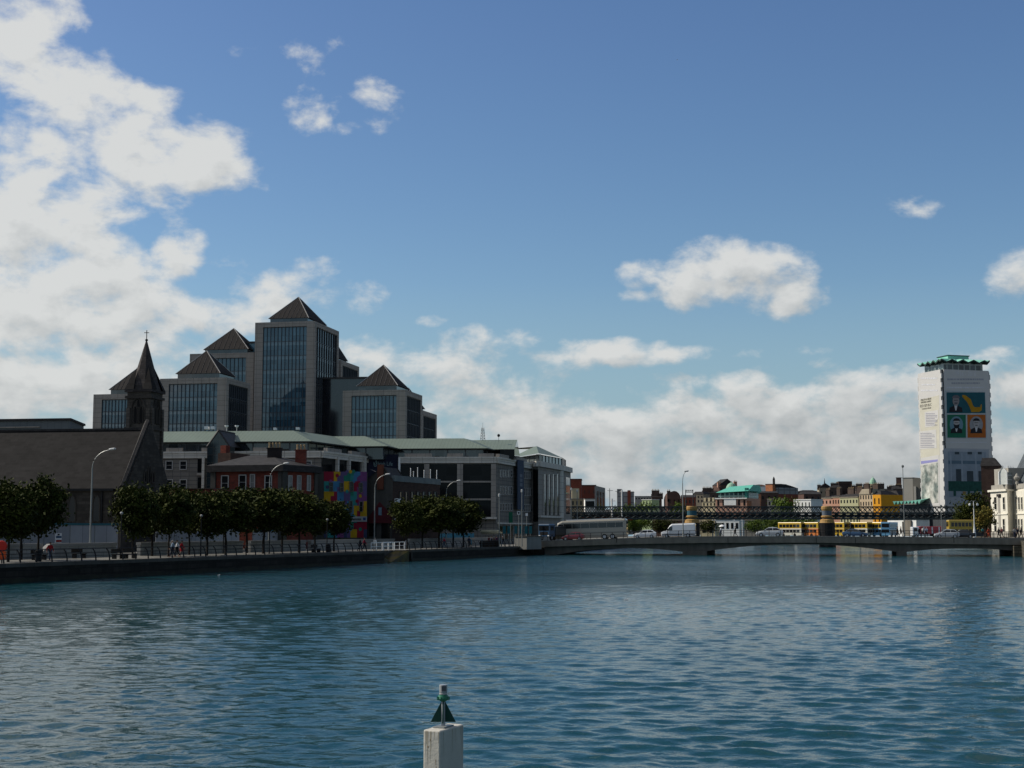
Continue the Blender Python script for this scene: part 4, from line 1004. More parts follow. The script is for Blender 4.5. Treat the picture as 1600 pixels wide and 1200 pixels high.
f = Face(G(908, 378), G(990, 378)); om = mat('orange_mesh', (.50, .10, .012), .8, .3, .8)
for x0, x1 in ((909, 954), (959, 988)): MB().pbox(f, x0, x1, 806.5, 813, 0, .1).build('panel', om, oh)
MB().lathe([(.05, 0), (.42, .2), (.42, .8), (.05, 1.0)], (*f.w(f.a(956.5), 0, .2)[:2], Z(812, 378)), 8).build('lamp', lamp_head_m, oh)

# ================================================================== RIGHT BANK: banner tower
lt = root('banner_tower', (*G(1472, 455), 2.55), 'white wrapped tower block with giant printed banners and wavy copper roof', 'tower')
A, B, C_ = G(1435, 468.5, 579), G(1471.5, 455, 577), G(1545.5, 460, 577); fL, fR = Face(A, B), Face(B, C_); zt = Z(577, 455)
wrap = mat('banner_white', (.47, .465, .45), .85, .07, .2); wrapd = mat('facade_dark', (.05, .055, .06), .5, .2)
D_ = (A[0] + C_[0] - B[0], A[1] + C_[1] - B[1])
MB().prism([A, B, C_, D_], 2.4, zt - .4).build('core', wrapd, lt)
lb = MB().fbox(fL, .0, fL.L - .55, 9.2, zt, 0, .25).build('banner', wrap, lt); lb['label'] = 'sunlit left banner with printed proclamation'
rbn = MB().fbox(fR, .55, fR.L - .35, 9.2, zt, 0, .25).build('banner', wrap, lt); rbn['label'] = 'shaded right banner with coloured portrait panels'
nf = 16
for k in range(nf):
    z0 = 9.5 + (zt - 9.5) * k / nf; z1 = z0 + (zt - 9.5) / nf * .55
    for f, a in ((fL, fL.L - .28), (fR, .28), (fR, fR.L - .15), (fL, .0)):
        pass
    MB().fbox(fL, fL.L - .5, fL.L + .1, z0, z1, -.1, .34).build('corner_clip', wrap, lt)
    MB().fbox(fR, fR.L - .3, fR.L + .12, z0, z1, -.1, .3).build('corner_clip', wrap, lt)
    MB().fbox(fL, -.25, .05, z0, z1, -.1, .3).build('corner_clip', wrap, lt)
def ppoly(f, pts, mt, parent, d, name):
    m = MB(); q = []
    for x, y in pts:
        a = f.a(x, y); q.append(f.w(a, f.z(y, a), d))
    e = [(p[0] - f.n[0] * .02, p[1] - f.n[1] * .02, p[2]) for p in q]; m.face(q)
    for i in range(len(q)): j = (i + 1) % len(q); m.face([e[i], e[j], q[j], q[i]])
    return m.build(name, mt, parent)
def ell(cx, cy, rx, ry, n=20, t0=0, t1=2 * math.pi): return [(cx + rx * math.cos(t0 + (t1 - t0) * k / n), cy + ry * math.sin(t0 + (t1 - t0) * k / n)) for k in range(n if t1 - t0 > 6.2 else n + 1)]
ink = mat('print_ink', (.10, .10, .12), .9); ink_pale = mat('print_pale_ink', (.30, .31, .34), .9); ink_faint = mat('print_faint', (.52, .53, .56), .9)
teal = mat('panel_teal', (.018, .085, .105), .85); grn = mat('panel_green', (.020, .13, .075), .85); orng = mat('panel_orange', (.36, .105, .022), .85)
skin_p = mat('portrait_tone', (.22, .20, .20), .9); skin_l = mat('portrait_light', (.36, .34, .33), .9); dark_p = mat('portrait_dark', (.022, .022, .026), .9); shirt_p = mat('portrait_collar', (.5, .5, .5), .9); blue_p = mat('portrait_blue', (.13, .23, .28), .9); yel_p = mat('panel_gold', (.36, .19, .015), .9)
frame_p = mat('panel_border', (.36, .40, .41), .9)
# right face
text('1916 - 2016', fR, 1508, 587.5, 2.0, ink_faint, rbn, .28, width=7.4, align='CENTER')
def dashes(f, parent, x0, x1, y, h, mt, d, gaps=4, seed=0, name='lettering'):
    rnd = random.Random(seed); m = MB(); x = x0
    while x < x1 - .6:
        w_ = min(rnd.uniform(1.0, 3.2) * h * .55, x1 - x); m.pbox(f, x, x + w_, y, y + h, d, d + .02); x += w_ + h * .28
    return m.build(name, mt, parent)
dashes(fR, rbn, 1479, 1537, 591.5, 2.6, ink_pale, .26, seed=2); dashes(fR, rbn, 1486, 1530, 597.5, 2.6, ink_pale, .26, seed=3); dashes(fR, rbn, 1478, 1536, 604.5, 2.4, ink_faint, .26, seed=5)
fr = MB().pbox(fR, 1476.3, 1540.3, 611.2, 685.5, .24, .27).build('panel_border', frame_p, rbn)
ppoly(fR, [(1478, 613.2), (1538, 613.2), (1539, 645.5), (1478.7, 645.8)], teal, rbn, .30, 'panel')
ppoly(fR, [(1479, 648), (1508, 648), (1508.5, 684), (1479.6, 684)], grn, rbn, .30, 'panel')
ppoly(fR, [(1510.5, 648), (1539, 648), (1539.6, 684), (1511, 684)], orng, rbn, .30, 'panel')
def portrait(cx, cy, s, oval, beard, hair):
    if oval: ppoly(fR, ell(cx, cy + 2 * s, 9.5 * s, 12 * s), oval, rbn, .33, 'oval')
    ppoly(fR, [(cx - 8.5 * s, cy + 14 * s), (cx - 7.5 * s, cy + 8.5 * s), (cx - 2.5 * s, cy + 6 * s), (cx + 2.5 * s, cy + 6 * s), (cx + 7.5 * s, cy + 8.5 * s), (cx + 8.5 * s, cy + 14 * s)], dark_p, rbn, .36, 'coat')
    ppoly(fR, [(cx - 2 * s, cy + 5.5 * s), (cx + 2 * s, cy + 5.5 * s), (cx + .6 * s, cy + 12 * s), (cx - .6 * s, cy + 12 * s)], shirt_p, rbn, .38, 'collar')
    ppoly(fR, ell(cx, cy, 4.2 * s, 6.2 * s, 16), skin_l if oval else skin_p, rbn, .40, 'face')
    ppoly(fR, ell(cx, cy - 3.4 * s, 4.9 * s, 3.8 * s, 12, math.pi, 2 * math.pi), hair, rbn, .42, 'hair')
    ppoly(fR, [(cx - 2.8 * s, cy - 1.2 * s), (cx + 2.8 * s, cy - 1.2 * s), (cx + 2.8 * s, cy - .2 * s), (cx - 2.8 * s, cy - .2 * s)], mat('portrait_shade', (.10, .09, .09), .9), rbn, .42, 'eyes')
    if beard: ppoly(fR, [(cx - 4.2 * s, cy + 1 * s), (cx - 1 * s, cy + 2.4 * s), (cx + 1 * s, cy + 2.4 * s), (cx + 4.2 * s, cy + 1 * s), (cx + 3 * s, cy + 6.4 * s), (cx, cy + 7.6 * s), (cx - 3 * s, cy + 6.4 * s)], dark_p, rbn, .42, 'beard')
    else: ppoly(fR, [(cx - 2.0 * s, cy + 2.3 * s), (cx + 2.0 * s, cy + 2.3 * s), (cx + 1.6 * s, cy + 3.3 * s), (cx - 1.6 * s, cy + 3.3 * s)], dark_p, rbn, .42, 'moustache')
portrait(1492.5, 626.5, 1.25, None, False, mat('portrait_grey_hair', (.12, .11, .12), .9))
portrait(1493.5, 661.5, 1.1, blue_p, True, dark_p); portrait(1524.5, 661.5, 1.1, mat('portrait_oval_grey', (.25, .25, .26), .9), False, dark_p)
ppoly(fR, [(1503, 617), (1508, 618), (1516, 624), (1519, 633), (1522, 636.5), (1531, 636), (1531.5, 632), (1533, 632), (1533, 641), (1529, 644), (1517, 644), (1514, 636), (1510, 628), (1502.5, 620)], yel_p, rbn, .33, 'golden_harp')
dashes(fR, rbn, 1478, 1541, 690.5, 1.2, ink_faint, .26, seed=8); MB().pbox(fR, 1474, 1546, 701, 701.7, .25, .28).build('seam', ink_pale, rbn)
# printed building front in the lower right banner
MB().pbox(fR, 1474.5, 1545.5, 702, 790, .25, .262).build('print_ground', mat('print_pale_ground', (.31, .335, .365), .9, .2, .3, streak=.1), rbn)
pbk = MB().pbox(fR, 1481, 1541, 706, 777, .25, .28).build('print', mat('print_blue_grey', (.22, .26, .30), .9, .2, .4), rbn)
pm = mat('print_blue', (.10, .15, .19), .9)
MB().pbox(fR, 1481, 1541, 720, 725, .28, .30).build('print_beam', pm, rbn)
for x in (1484, 1501.5, 1523, 1534.5): MB().pbox(fR, x, x + 2.2, 708, 752, .28, .305).build('print_pillar', mat('print_pale_blue', (.27, .31, .35), .9), rbn)
for x0, x1, y0, y1 in ((1493, 1501, 733, 753), (1510, 1520, 736, 753), (1528, 1533.5, 736, 752), (1491, 1498, 706, 710), (1511, 1518, 706, 710), (1527, 1533, 706, 710)):
    MB().pbox(fR, x0, x1, y0, y1, .28, .31).build('print_window', mat('print_slate', (.05, .065, .075), .9), rbn)
for x0, x1, y0, y1 in ((1481, 1541, 752, 767.5), (1489, 1493, 767, 775), (1511, 1515, 767, 775), (1521, 1525, 766, 773)):
    MB().pbox(fR, x0, x1, y0, y1, .28, .32).build('print_foliage', mat('print_green', (.022, .075, .062), .9, .5, 1.2), rbn)
MB().pbox(fR, 1503.5, 1508, 768, 773, .28, .33).build('print_figure', mat('print_ochre', (.22, .14, .06), .9), rbn)
# left face: parchment print with heading, two text sheets, pale picture
parch = mat('parchment', (.46, .445, .37), .85, .1, .3)
ppoly(fL, [(1438, 625), (1468.5, 617.5), (1469.5, 712), (1440, 717)], parch, lb, .28, 'parchment')
dashes(fL, lb, 1440, 1465, 590, 2.2, ink_faint, .27, seed=21); dashes(fL, lb, 1441, 1463, 600, 2, ink_faint, .27, seed=22); dashes(fL, lb, 1440, 1466, 609, 2, ink_faint, .27, seed=23)
dk = mat('heading_ink', (.09, .085, .075), .9)
def tl(body, x, y, size, w_): text(body, fL, x, y, size, dk, lb, .30, width=w_, name='heading')
tl('POBLACHT NA H EIREANN', 1440, 627.0, 1.0, 6.6 * .95); tl('THE PROVISIONAL GOVERNMENT', 1440, 630.6, .8, 6.6 * .95); tl('IRISH REPUBLIC', 1439, 637, 1.3, 7.2 * .95); tl('TO THE PEOPLE OF IRELAND', 1441.5, 640.6, .75, 6.0 * .95)
for pts, (x0, x1), ys in (([(1446, 644), (1467.5, 640.5), (1467.5, 654), (1462.5, 660), (1462, 666), (1447, 668)], (1448, 1466), [646 + 2.5 * k for k in range(8)]),
                          ([(1437.2, 674.5), (1464, 671), (1464.8, 700), (1438.5, 702.2)], (1439.5, 1462), [676.5 + 2.7 * k for k in range(9)])):
    ppoly(fL, pts, wrap, lb, .31, 'text_sheet')
    for i, y in enumerate(ys): dashes(fL, lb, x0, x1 - (0 if i % 3 else 4), y, 1.0, mat('body_ink', (.25, .25, .30), .9), .32, seed=40 + i)
ppoly(fL, [(1439.6, 716), (1468.2, 710.5), (1469.5, 789), (1441.3, 791)], wrap, lb, .30, 'picture_margin')
ppoly(fL, [(1440.4, 720.5), (1466.5, 717.8), (1466.5, 721), (1440.6, 725)], mat('violet_bar', (.22, .22, .42), .9), lb, .33, 'caption_bar')
ppoly(fL, [(1440.6, 727.5), (1467, 722.5), (1467.6, 785.5), (1441.8, 787)], mat('mural_print', (.42, .42, .38), .9, .75, .55, col2=(.12, .15, .14)), lb, .33, 'picture')
# set back glazed storey, wavy roof, box
zs = Z(566, 457); c4 = [A, B, C_, D_]; ctr = (sum(p[0] for p in c4) / 4, sum(p[1] for p in c4) / 4)
def shrink(k): return [(ctr[0] + (p[0] - ctr[0]) * k, ctr[1] + (p[1] - ctr[1]) * k) for p in c4]
MB().prism(shrink(.98), zt - .4, zt - .05).build('roof_deck', wrapd, lt)
sp = shrink(.82); st_ = MB().prism(sp, zt - .1, zs + .3).build('glazed_storey', mat('top_storey_glass', (.04, .06, .065), .1, .3, .4, ior=1.7, tiles=(2.1, 3, .2, (.25, .3, .27), .5, 0)), lt)
cop = mat('copper_roof', (.22, .50, .40), .6, .15, .3); copd = mat('copper_soffit', (.03, .05, .045), .7)
m = MB(); rr = shrink(1.03); n = 72; tot = 0; ring_ = []
for i in range(4):
    a, b = rr[i], rr[(i + 1) % 4]
    for k in range(18):
        t = k / 18; ph = t * 4.5 * 2 * math.pi; ring_.append((a[0] + (b[0] - a[0]) * t, a[1] + (b[1] - a[1]) * t, zs + .55 + .42 * math.cos(ph)))
inner = [(ctr[0] + (p[0] - ctr[0]) * .45, ctr[1] + (p[1] - ctr[1]) * .45, zs + 1.5) for p in ring_]
low = [(p[0], p[1], p[2] - .5) for p in ring_]; lowi = [(p[0], p[1], zs + .2) for p in inner]
for i in range(len(ring_)):
    j = (i + 1) % len(ring_)
    m.face([ring_[i], ring_[j], inner[j], inner[i]], None, 0); m.face([low[i], low[j], ring_[j], ring_[i]], None, 1); m.face([lowi[i], lowi[j], low[j], low[i]], None, 1)
m.face(inner); m.build('wavy_roof', [cop, copd], lt)
bx = MB().prism(shrink(.44), zs + 1.0, Z(553.8, 457)).build('roof_box', cop, lt)
MB().prism(shrink(.47), Z(553.8, 457), Z(552.6, 457)).build('roof_lid', copd, bx)

# folded copper canopy left of the tower
cn = root('folded_canopy', (*G(1418, 470), 2.55), 'pale green zigzag copper canopy between the yellow house and the wrapped tower', 'canopy')
f = Face(G(1396, 476), G(1440, 462)); m = MB(); n = 8
for i in range(n * 2):
    x0, x1 = f.L * i / (n * 2), f.L * (i + 1) / (n * 2); za_, zb_ = Z(788, 468), Z(782.5, 468)
    y0, y1 = (zb_, za_) if i % 2 == 0 else (za_, zb_)
    zt0, zt1 = Z(785 - 6 * i / (2 * n), 468), Z(785 - 6 * (i + 1) / (2 * n), 468)
    m.face([f.w(x0, y0, 0), f.w(x1, y1, 0), f.w(x1, max(zt1, y1), -3), f.w(x0, max(zt0, y0), -3)]); 
m.face([f.w(0, Z(785, 468), -3), f.w(f.L, Z(779, 468), -3), f.w(f.L, Z(779, 468), -9), f.w(0, Z(785, 468), -9)])
m.build('folded_roof', cop, cn); m = MB(); m.fbox(f, .2, f.L, 2.5, Z(788, 468), -8, -2.5); m.build('wall', wrapd, cn)
wl_ = root('white_wall_building', (*G(1405, 455), 2.55), 'low white walled building beside the bus rank under the canopy', 'building')
f = Face(G(1387, 462), G(1432, 452)); MB().fbox(f, 0, f.L, 2.5, Z(812, 457), -6, 0).build('wall', render_white, wl_); MB().fbox(f, -.2, f.L + .2, Z(812, 457), Z(811, 457), -6, .2).build('roof', slate_dark, wl_)
MB().pbox(f, 1410, 1417, 815, 832, -.05, .05).build('doorway', dark_glass, wl_); MB().fbox(f, f.L * .60, f.L * .85, 2.5, Z(813, 457), .06, .5).build('pillar', concrete, wl_)

# ================================================================== RIGHT BANK: domed customs house wing
cu = root('classical_building', (*G(1575, 392), 2.55), 'white stone classical building with tall slit windows at the right edge', 'building')
port = mat('portland_stone', (.62, .59, .50), .85, .12, .4, streak=.2); port_d = mat('shaded_weathered_stone', (.28, .265, .23), .9, .2, .5, streak=.3)  # second stone is darker; on the attic, shade is put into its colour
A, B, C_, D_ = G(1549.5, 403), G(1575.5, 391), G(1585.5, 393.5), G(1660, 352)
zc_, zb_ = Z(768, 396), Z(757.5, 396); f1, f2, f3 = Face(A, B), Face(B, C_), Face(C_, D_)
Eb = (D_[0] + 30, D_[1] + 30); Fb = (A[0] + 34, A[1] + 14)
MB().prism([A, B, C_, D_, Eb, Fb], 2.4, zc_).build('wall', port, cu)
m = MB(); 
cp = [f1.w(-.6, 0, .6)[:2], f1.w(f1.L + .6, 0, .6)[:2], f2.w(f2.L + .1, 0, .6)[:2], f3.w(f3.L, 0, .6)[:2], Eb, Fb]
m.prism(cp, zc_, zc_ + .55); m.build('cornice', port, cu)
cp2 = [f1.w(.2, 0, -.2)[:2], f1.w(f1.L - .2, 0, -.2)[:2], f2.w(f2.L + .5, 0, -.2)[:2], f3.w(f3.L, 0, -.2)[:2], Eb, Fb]
m = MB(); m.prism(cp2, zc_ + .55, zb_); m.build('balustrade', port_d, cu)
for f, ww in ((f1, ((1554, 1557.5), (1567.5, 1570.5))), (f3, ((1587, 1589.3), (1591.5, 1593.8), (1596, 1598.3)))):
    for x0, x1 in ww:
        for y0, y1 in ((777, 796), (811, 831)):
            win(f, x0, x1, y0, y1, cu, window_glass, port, .16, .03)
for x0, x1 in ((1560, 1563.5),): MB().pbox(f1, x0, x1, 776, 836, -.1, .05).build('recess', port_d, cu)
MB().pbox(f1, 1559.6, 1564, 772, 776, 0, .5).build('keystone_bracket', slate_dark, cu)
for f in (f1, f3): MB().fbox(f, 0, f.L, Z(804, 394), Z(802.5, 394), 0, .25).build('string_course', port, cu)
for f in (f1, f2, f3): MB().fbox(f, 0, f.L, 2.4, 3.8, 0, .2).build('plinth', port_d, cu)
# attic and roofs
at = Face(G(1551, 404), G(1573, 394)); MB().fbox(at, 0, at.L, zb_ - .3, Z(732, 398), -6, -1).build('attic', port_d, cu)
rf_ = mat('slate_blue', (.075, .09, .10), .75, .2, .4, tiles=(.6, .35, .02, (.04, .04, .05), .2, .5))
q = [G(1578, 398), G(1660, 372), G(1690, 400), G(1590, 420)]
m = MB(); z0 = zb_ - .2; zp = Z(700, 398); top_ = [G(1608, 402), G(1650, 388), G(1660, 396), G(1615, 410)]
m.loft([(*p, z0) for p in q], [(*p, zp) for p in top_]); m.build('roof', rf_, cu)
dg = Face(G(1564.5, 393.5), G(1576, 392)); gz0, gz1, gz2 = Z(757, 393), Z(738, 393), Z(728, 393); m = MB()
m.face([dg.w(0, gz0, 0), dg.w(dg.L, gz0, 0), dg.w(dg.L, gz1, 0), dg.w(dg.L / 2, gz2 - .2, 0), dg.w(0, gz1, 0)]); m.fbox(dg, 0, dg.L, gz0, gz1, -3, -.01); dw = m.build('dormer_window', mat('dormer_glass', (.10, .12, .10), .1, .2, tiles=(.65, 1.2, .12, (.6, .62, .58), .3, 0)), cu)
m = MB(); m.tube([dg.w(-.1, gz0, .1), dg.w(-.1, gz1, .1), dg.w(dg.L / 2, gz2, .1), dg.w(dg.L + .1, gz1, .1), dg.w(dg.L + .1, gz0, .1)], .17, 5); m.build('frame', paint_white, dw)
m = MB(); x, y = G(1592, 390); m.lathe([(.5, 0), (.5, .5), (.25, .7), (.8, 1.3), (.95, 1.8), (.6, 2.1), (.35, 2.6), (.1, 2.9)], (x, y, zb_), 10); m.build('roof_urn', port_d, cu)
for px in (1577.5, 1579.5, 1582, 1584.5, 1587): x, y = G(px, 396); MB().tube([(x, y, zb_), (x, y, Z(727 + (px - 1577) * .15, 396))], .10, 5).build('skylight_rib', paint_white, cu)
bh = root('dark_roofed_house', (*G(1556, 430), 2.55), 'black mansard roof looming between the wrapped tower and the white stone building', 'building')
f = Face(G(1536, 430), G(1566, 428)); m = MB(); m.fbox(f, 0, f.L, 2.5, Z(728, 429), -10, 0); m.build('wall', brick_brown, bh)
m = MB(); m.loft([f.w(-.2, Z(728, 429), .2), f.w(f.L + .2, Z(728, 429), .2), f.w(f.L + .2, Z(728, 429), -10), f.w(-.2, Z(728, 429), -10)], [f.w(.3, Z(715, 429), -1), f.w(f.L - 1.6, Z(715, 429), -1), f.w(f.L - 1.6, Z(715, 429), -9), f.w(.3, Z(715, 429), -9)]); m.build('roof', slate_dark, bh)

# ================================================================== FAR TOWN
def house(label, x0, x1, yt, Y, tilt, wm, roof=None, wins=None, dp=9, face=None, cat='building', zb=2.4, name='town_house', group=None, parapet=None):
    if face: f = face
    else:
        A = G(x0, Y, yt); t = R(tilt); far = (A[0] + math.cos(t) * 400, A[1] + math.sin(t) * 400); ff = Face(A, far); l = ff.a(x1, yt); f = Face(A, ff.w(l, 0, 0)[:2])
    am = f.L / 2; zt = f.z(yt, am)
    o = root(name, (*f.w(am, 0, 0)[:2], zb), label, cat, group)
    MB().fbox(f, 0, f.L, zb, zt, -dp, 0).build('wall', wm, o)
    if roof:
        kind, yr, rm = roof; zr_ = f.z(yr, am); m = MB(); e = .15
        b = [f.w(-e, zt, e), f.w(f.L + e, zt, e), f.w(f.L + e, zt, -dp - e), f.w(-e, zt, -dp - e)]
        if kind == 'flat': m.fbox(f, -e, f.L + e, zt, zr_, -dp, e)
        elif kind == 'hip': i = min(f.L, dp) * .38; m.loft(b, [f.w(i, zr_, -i), f.w(f.L - i, zr_, -i), f.w(f.L - i, zr_, -dp + i), f.w(i, zr_, -dp + i)])
        elif kind == 'mansard': m.loft(b, [f.w(.6, zr_, -1.0), f.w(f.L - .6, zr_, -1.0), f.w(f.L - .6, zr_, -dp + 1), f.w(.6, zr_, -dp + 1)])
        elif kind == 'gable':   # ridge along the front
            p, q = f.w(-e, zr_, -dp / 2), f.w(f.L + e, zr_, -dp / 2); m.face([b[0], b[1], q, p], [(0, 0), (f.L, 0), (f.L, 5), (0, 5)]); m.face([b[2], b[3], p, q]); m.face([b[1], b[2], q]); m.face([b[3], b[0], p]); m.face(b[::-1])
        elif kind == 'front':   # gable facing the river
            p, q = f.w(f.L / 2, zr_, e), f.w(f.L / 2, zr_, -dp); m.face([b[0], b[1], p]); m.face([b[1], b[2], q, p]); m.face([b[3], b[0], p, q]); m.face([b[2], b[3], q]); m.face(b[::-1])
        elif kind == 'barrel':
            n = 8; r0 = [f.w(f.L / 2 - f.L / 2 * math.cos(math.pi * k / n), zt + (zr_ - zt) * math.sin(math.pi * k / n), e) for k in range(n + 1)]; r1 = [f.w(f.L / 2 - f.L / 2 * math.cos(math.pi * k / n), zt + (zr_ - zt) * math.sin(math.pi * k / n), -dp) for k in range(n + 1)]
            m.face(r0[::-1]); m.face(r1)
            for k in range(n): m.face([r0[k], r0[k + 1], r1[k + 1], r1[k]])
        o_r = m.build('roof', rm, o)
    else: o_r = None
    if wins:
        cols_, rows_, gm_, fr_ = wins; 
        for y0, y1 in rows_:
            for k in range(cols_):
                w_ = f.L / cols_; winm(f, w_ * (k + .5) - w_ * fr_ / 2, w_ * (k + .5) + w_ * fr_ / 2, f.z(y1, am), f.z(y0, am), o, gm_, None, d=.05)
    return o, f, o_r, zt
def chimneys(o, f, parent, zt, specs, mt):
    for a, w_, h, d in specs:
        c = MB(); c.fbox(f, f.L * a, f.L * a + w_, zt - 1, zt + h, d - 1.0, d); c.fbox(f, f.L * a - .1, f.L * a + w_ + .1, zt + h, zt + h + .2, d - 1.1, d + .1); c = c.build('chimney', mt, parent or o)
        n = max(2, int(w_ / .6))
        m = MB()
        for k in range(n): MB().lathe([(.14, 0), (.12, .6)], f.w(f.L * a + w_ * (k + .5) / n, zt + h + .2, d - .5), 6).build('chimney_pot', pot, c)
soot = mat('sooty_brick', (.075, .055, .045), .9, .3, .5, streak=.2); stone_far = mat('far_stone', (.26, .225, .165), .9, .2, .4, streak=.2); stone_grey = mat('far_grey_stone', (.25, .24, .215), .9, .2, .4)
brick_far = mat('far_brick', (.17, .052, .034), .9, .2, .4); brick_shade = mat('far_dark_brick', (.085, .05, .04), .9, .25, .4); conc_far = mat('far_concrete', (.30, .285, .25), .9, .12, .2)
grey_far = mat('far_grey_cladding', (.21, .215, .215), .8, .1, .2, tiles=(3, 3, .25, (.12, .12, .12), .1, 0)); cream_far = mat('far_cream', (.52, .45, .29), .85, .15, .3); pink_far = mat('far_pink', (.42, .24, .17), .85, .12, .3)
yellow_m = mat('yellow_render', (.60, .27, .018), .85, .1, .3); mint = mat('mint_render', (.34, .42, .22), .85, .1, .3); tealp = mat('teal_panel', (.04, .21, .17), .7, .15, .3); teal_roof = mat('teal_roof', (.11, .40, .31), .6, .1, .2, seam=(1.5, .1)); wg = window_glass; slate = slate_dark
tan = mat('tan_render', (.36, .29, .17), .85, .15, .3)
# left of the bridge
house('tall dark red brick block just right of the corner office pillar', 886, 908, 749, 415, -4, brick_far, ('flat', 748, brick_shade), None, 10)
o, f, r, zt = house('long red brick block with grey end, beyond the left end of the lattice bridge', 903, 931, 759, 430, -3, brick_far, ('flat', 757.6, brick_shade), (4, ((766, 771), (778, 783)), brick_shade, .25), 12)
f2_ = Face(f.w(f.L, 0, .05)[:2], G(946, 452)); MB().fbox(f2_, 0, f2_.L, 2.4, zt, -3, 0).build('wall', stone_grey, o)
for k in range(3): winm(f2_, f2_.L * (.1 + .3 * k), f2_.L * (.28 + .3 * k), zt - 7, zt - 1.5, o, wg)
o, f, r, zt = house('cream stepped building in front of the red brick block', 892, 911, 780, 392, 0, tan, ('flat', 779, stone_grey), (3, ((783, 789),), wg, .4), 8)
MB().fbox(f, .3, f.L * .7, zt, Z(763, 392), -6, -.5).build('upper_storey', cream_far, o)
house('white fronted low building with black shop opening left of the white masts', 914, 930, 780, 405, 0, render_white, ('flat', 779, stone_grey), (1, ((783, 791),), dark_glass, .85), 6)
o, f, r, zt = house('grey far office block with a dark red service shaft', 964, 990, 769, 720, -6, grey_far, ('flat', 768, stone_grey), None, 12)
MB().pbox(f, 980.5, 985.5, 766, 790, .02, .4).build('service_shaft', brick_far, o); MB().fbox(f, 0, f.L * .28, zt, Z(764, 720), -8, -.2).build('plant_room', grey_far, o)
house('pale far row of flats low on the skyline right of the grey block', 992, 1018, 776, 760, -8, stone_grey, ('flat', 775, grey_far), (6, ((778, 780),), wg, .5), 8)
house('mint green rendered house above the lattice bridge', 1003, 1018, 781, 560, -35, mint, ('flat', 780.2, render_white), (3, ((783, 788),), wg, .3), 6)
o, f, r, zt = house('sooty brick house with clustered chimneys left of the round gable', 1018, 1034, 776, 600, -5, soot, ('gable', 771.5, slate), (2, ((779, 784),), wg, .3), 8)
chimneys(o, f, r, zt, ((.02, 3.2, 2.4, -1), (.6, 2.2, 1.2, -1)), soot)
o, f, r, zt = house('dark brick warehouse with a rounded Dutch gable', 1043, 1064, 780, 590, 0, brick_shade, ('barrel', 767, brick_shade), (3, ((781, 786),), wg, .3), 14)
chimneys(o, f, r, zt, ((-.02, 1.3, 3.2, 0),), soot)
house('low red brick terrace behind the street lamp on the bridge', 1064, 1086, 777, 570, -10, brick_far, ('gable', 773, slate), (4, ((781, 786),), wg, .35), 8)
o, f, r, zt = house('buff stone corner house between the bridge lamp and the sooty block', 1083, 1099, 772, 620, -25, stone_far, ('mansard', 768, slate), (3, ((775, 778), (781, 785)), wg, .35), 9)
o, f, r, zt = house('sooty brick block with tall chimneys left of the green domed building', 1098, 1124, 770, 640, -5, soot, ('gable', 766, slate), (4, ((774, 778),), wg, .3), 9)
chimneys(o, f, r, zt, ((.0, 3.8, 2.0, -1), (.42, 1.8, 1.8, -1)), soot)
o, f, r, zt = house('cream mansard house in front of the sooty block, left of the teal roof', 1097, 1119, 784, 585, -30, cream_far, ('mansard', 777, slate), (4, ((786, 790),), wg, .35), 8)
for k in range(3): MB().fbox(f, f.L * (.12 + .3 * k), f.L * (.27 + .3 * k), zt, zt + 1.6, -1.4, .1).build('dormer', cream_far, r)
# teal roofed building
o, f, r, zt = house('long building with a teal glazed top floor and sloping teal roof', 1118, 1167, 778.5, 500, -28, pink_far, None, (6, ((781, 790),), wg, .35), 14, name='teal_roofed_building')
MB().fbox(f, f.L * .28, f.L * .66, zt - 2.4, zt - .2, .02, .3).build('white_balcony', render_white, o); MB().fbox(f, -.1, f.L + .1, zt - .25, zt + .12, 0, .45).build('ledge', render_white, o)
g_ = MB().fbox(f, .8, f.L - .2, zt, Z(770, 500), -13, -.6).build('glazed_floor', mat('teal_glass', (.03, .07, .075), .15, .2, .3, tiles=(1.6, 4, .22, (.22, .34, .31), .5, 0)), o)
e0, e1 = Z(770, 500), Z(761.5, 510); m = MB(); b = [f.w(.2, e0, .3), f.w(f.L + .6, e0 + .5, .3), f.w(f.L + .6, e0 + .5, -14), f.w(.2, e0, -14)]
m.loft(b, [f.w(3.5, e1, -5), f.w(f.L + .4, e1 + .6, -6), f.w(f.L + .4, e1 + .6, -13), f.w(3.5, e1, -13)]); m.build('teal_roof', teal_roof, o)
fs = Face(f.w(f.L, 0, -.3)[:2], G(1188, 512)); MB().fbox(fs, .004, fs.L, zt - 1, Z(764, 508), -.8, 0).build('teal_side', tealp, o); MB().fbox(fs, .0, fs.L, 2.4, zt - .9, -.8, .4).build('brick_side', brick_orange, o); MB().fbox(fs, fs.L * .55, fs.L, zt - .9, Z(772, 510), -.8, .5).build('brick_turret', brick_orange, o)
for k in range(4): winm(fs, fs.L * (.08 + .24 * k), fs.L * (.2 + .24 * k), zt - 2.6, zt - 1.4, o, wg)
x, y = G(1144, 560); zd = Z(766, 560)
dm = root('domed_turret', (x, y, 2.4), 'small verdigris dome rising behind the teal roof', 'dome'); MB().lathe([(2.1, 2.4 - 2.4), (2.1, zd - 2.4)], (x, y, 2.4), 14).build('drum', stone_far, dm)
MB().lathe([(2.3, 0), (2.2, .5), (1.95, 1.4), (1.35, 2.3), (.6, 2.8), (.15, 3.0), (.1, 3.5)], (x, y, zd), 14).build('dome', mat('verdigris', (.24, .40, .29), .7, .15), dm)
o, f, r, zt = house('brown brick tower house with pointed gable behind the verdigris dome', 1124, 1149, 758, 640, 10, brick_shade, ('front', 748, slate), (3, ((762, 765),), wg, .3), 10)
chimneys(o, f, r, zt, ((-.1, 1.5, 1.0, 0), (.92, 1.4, 1.4, 0)), pink_far)
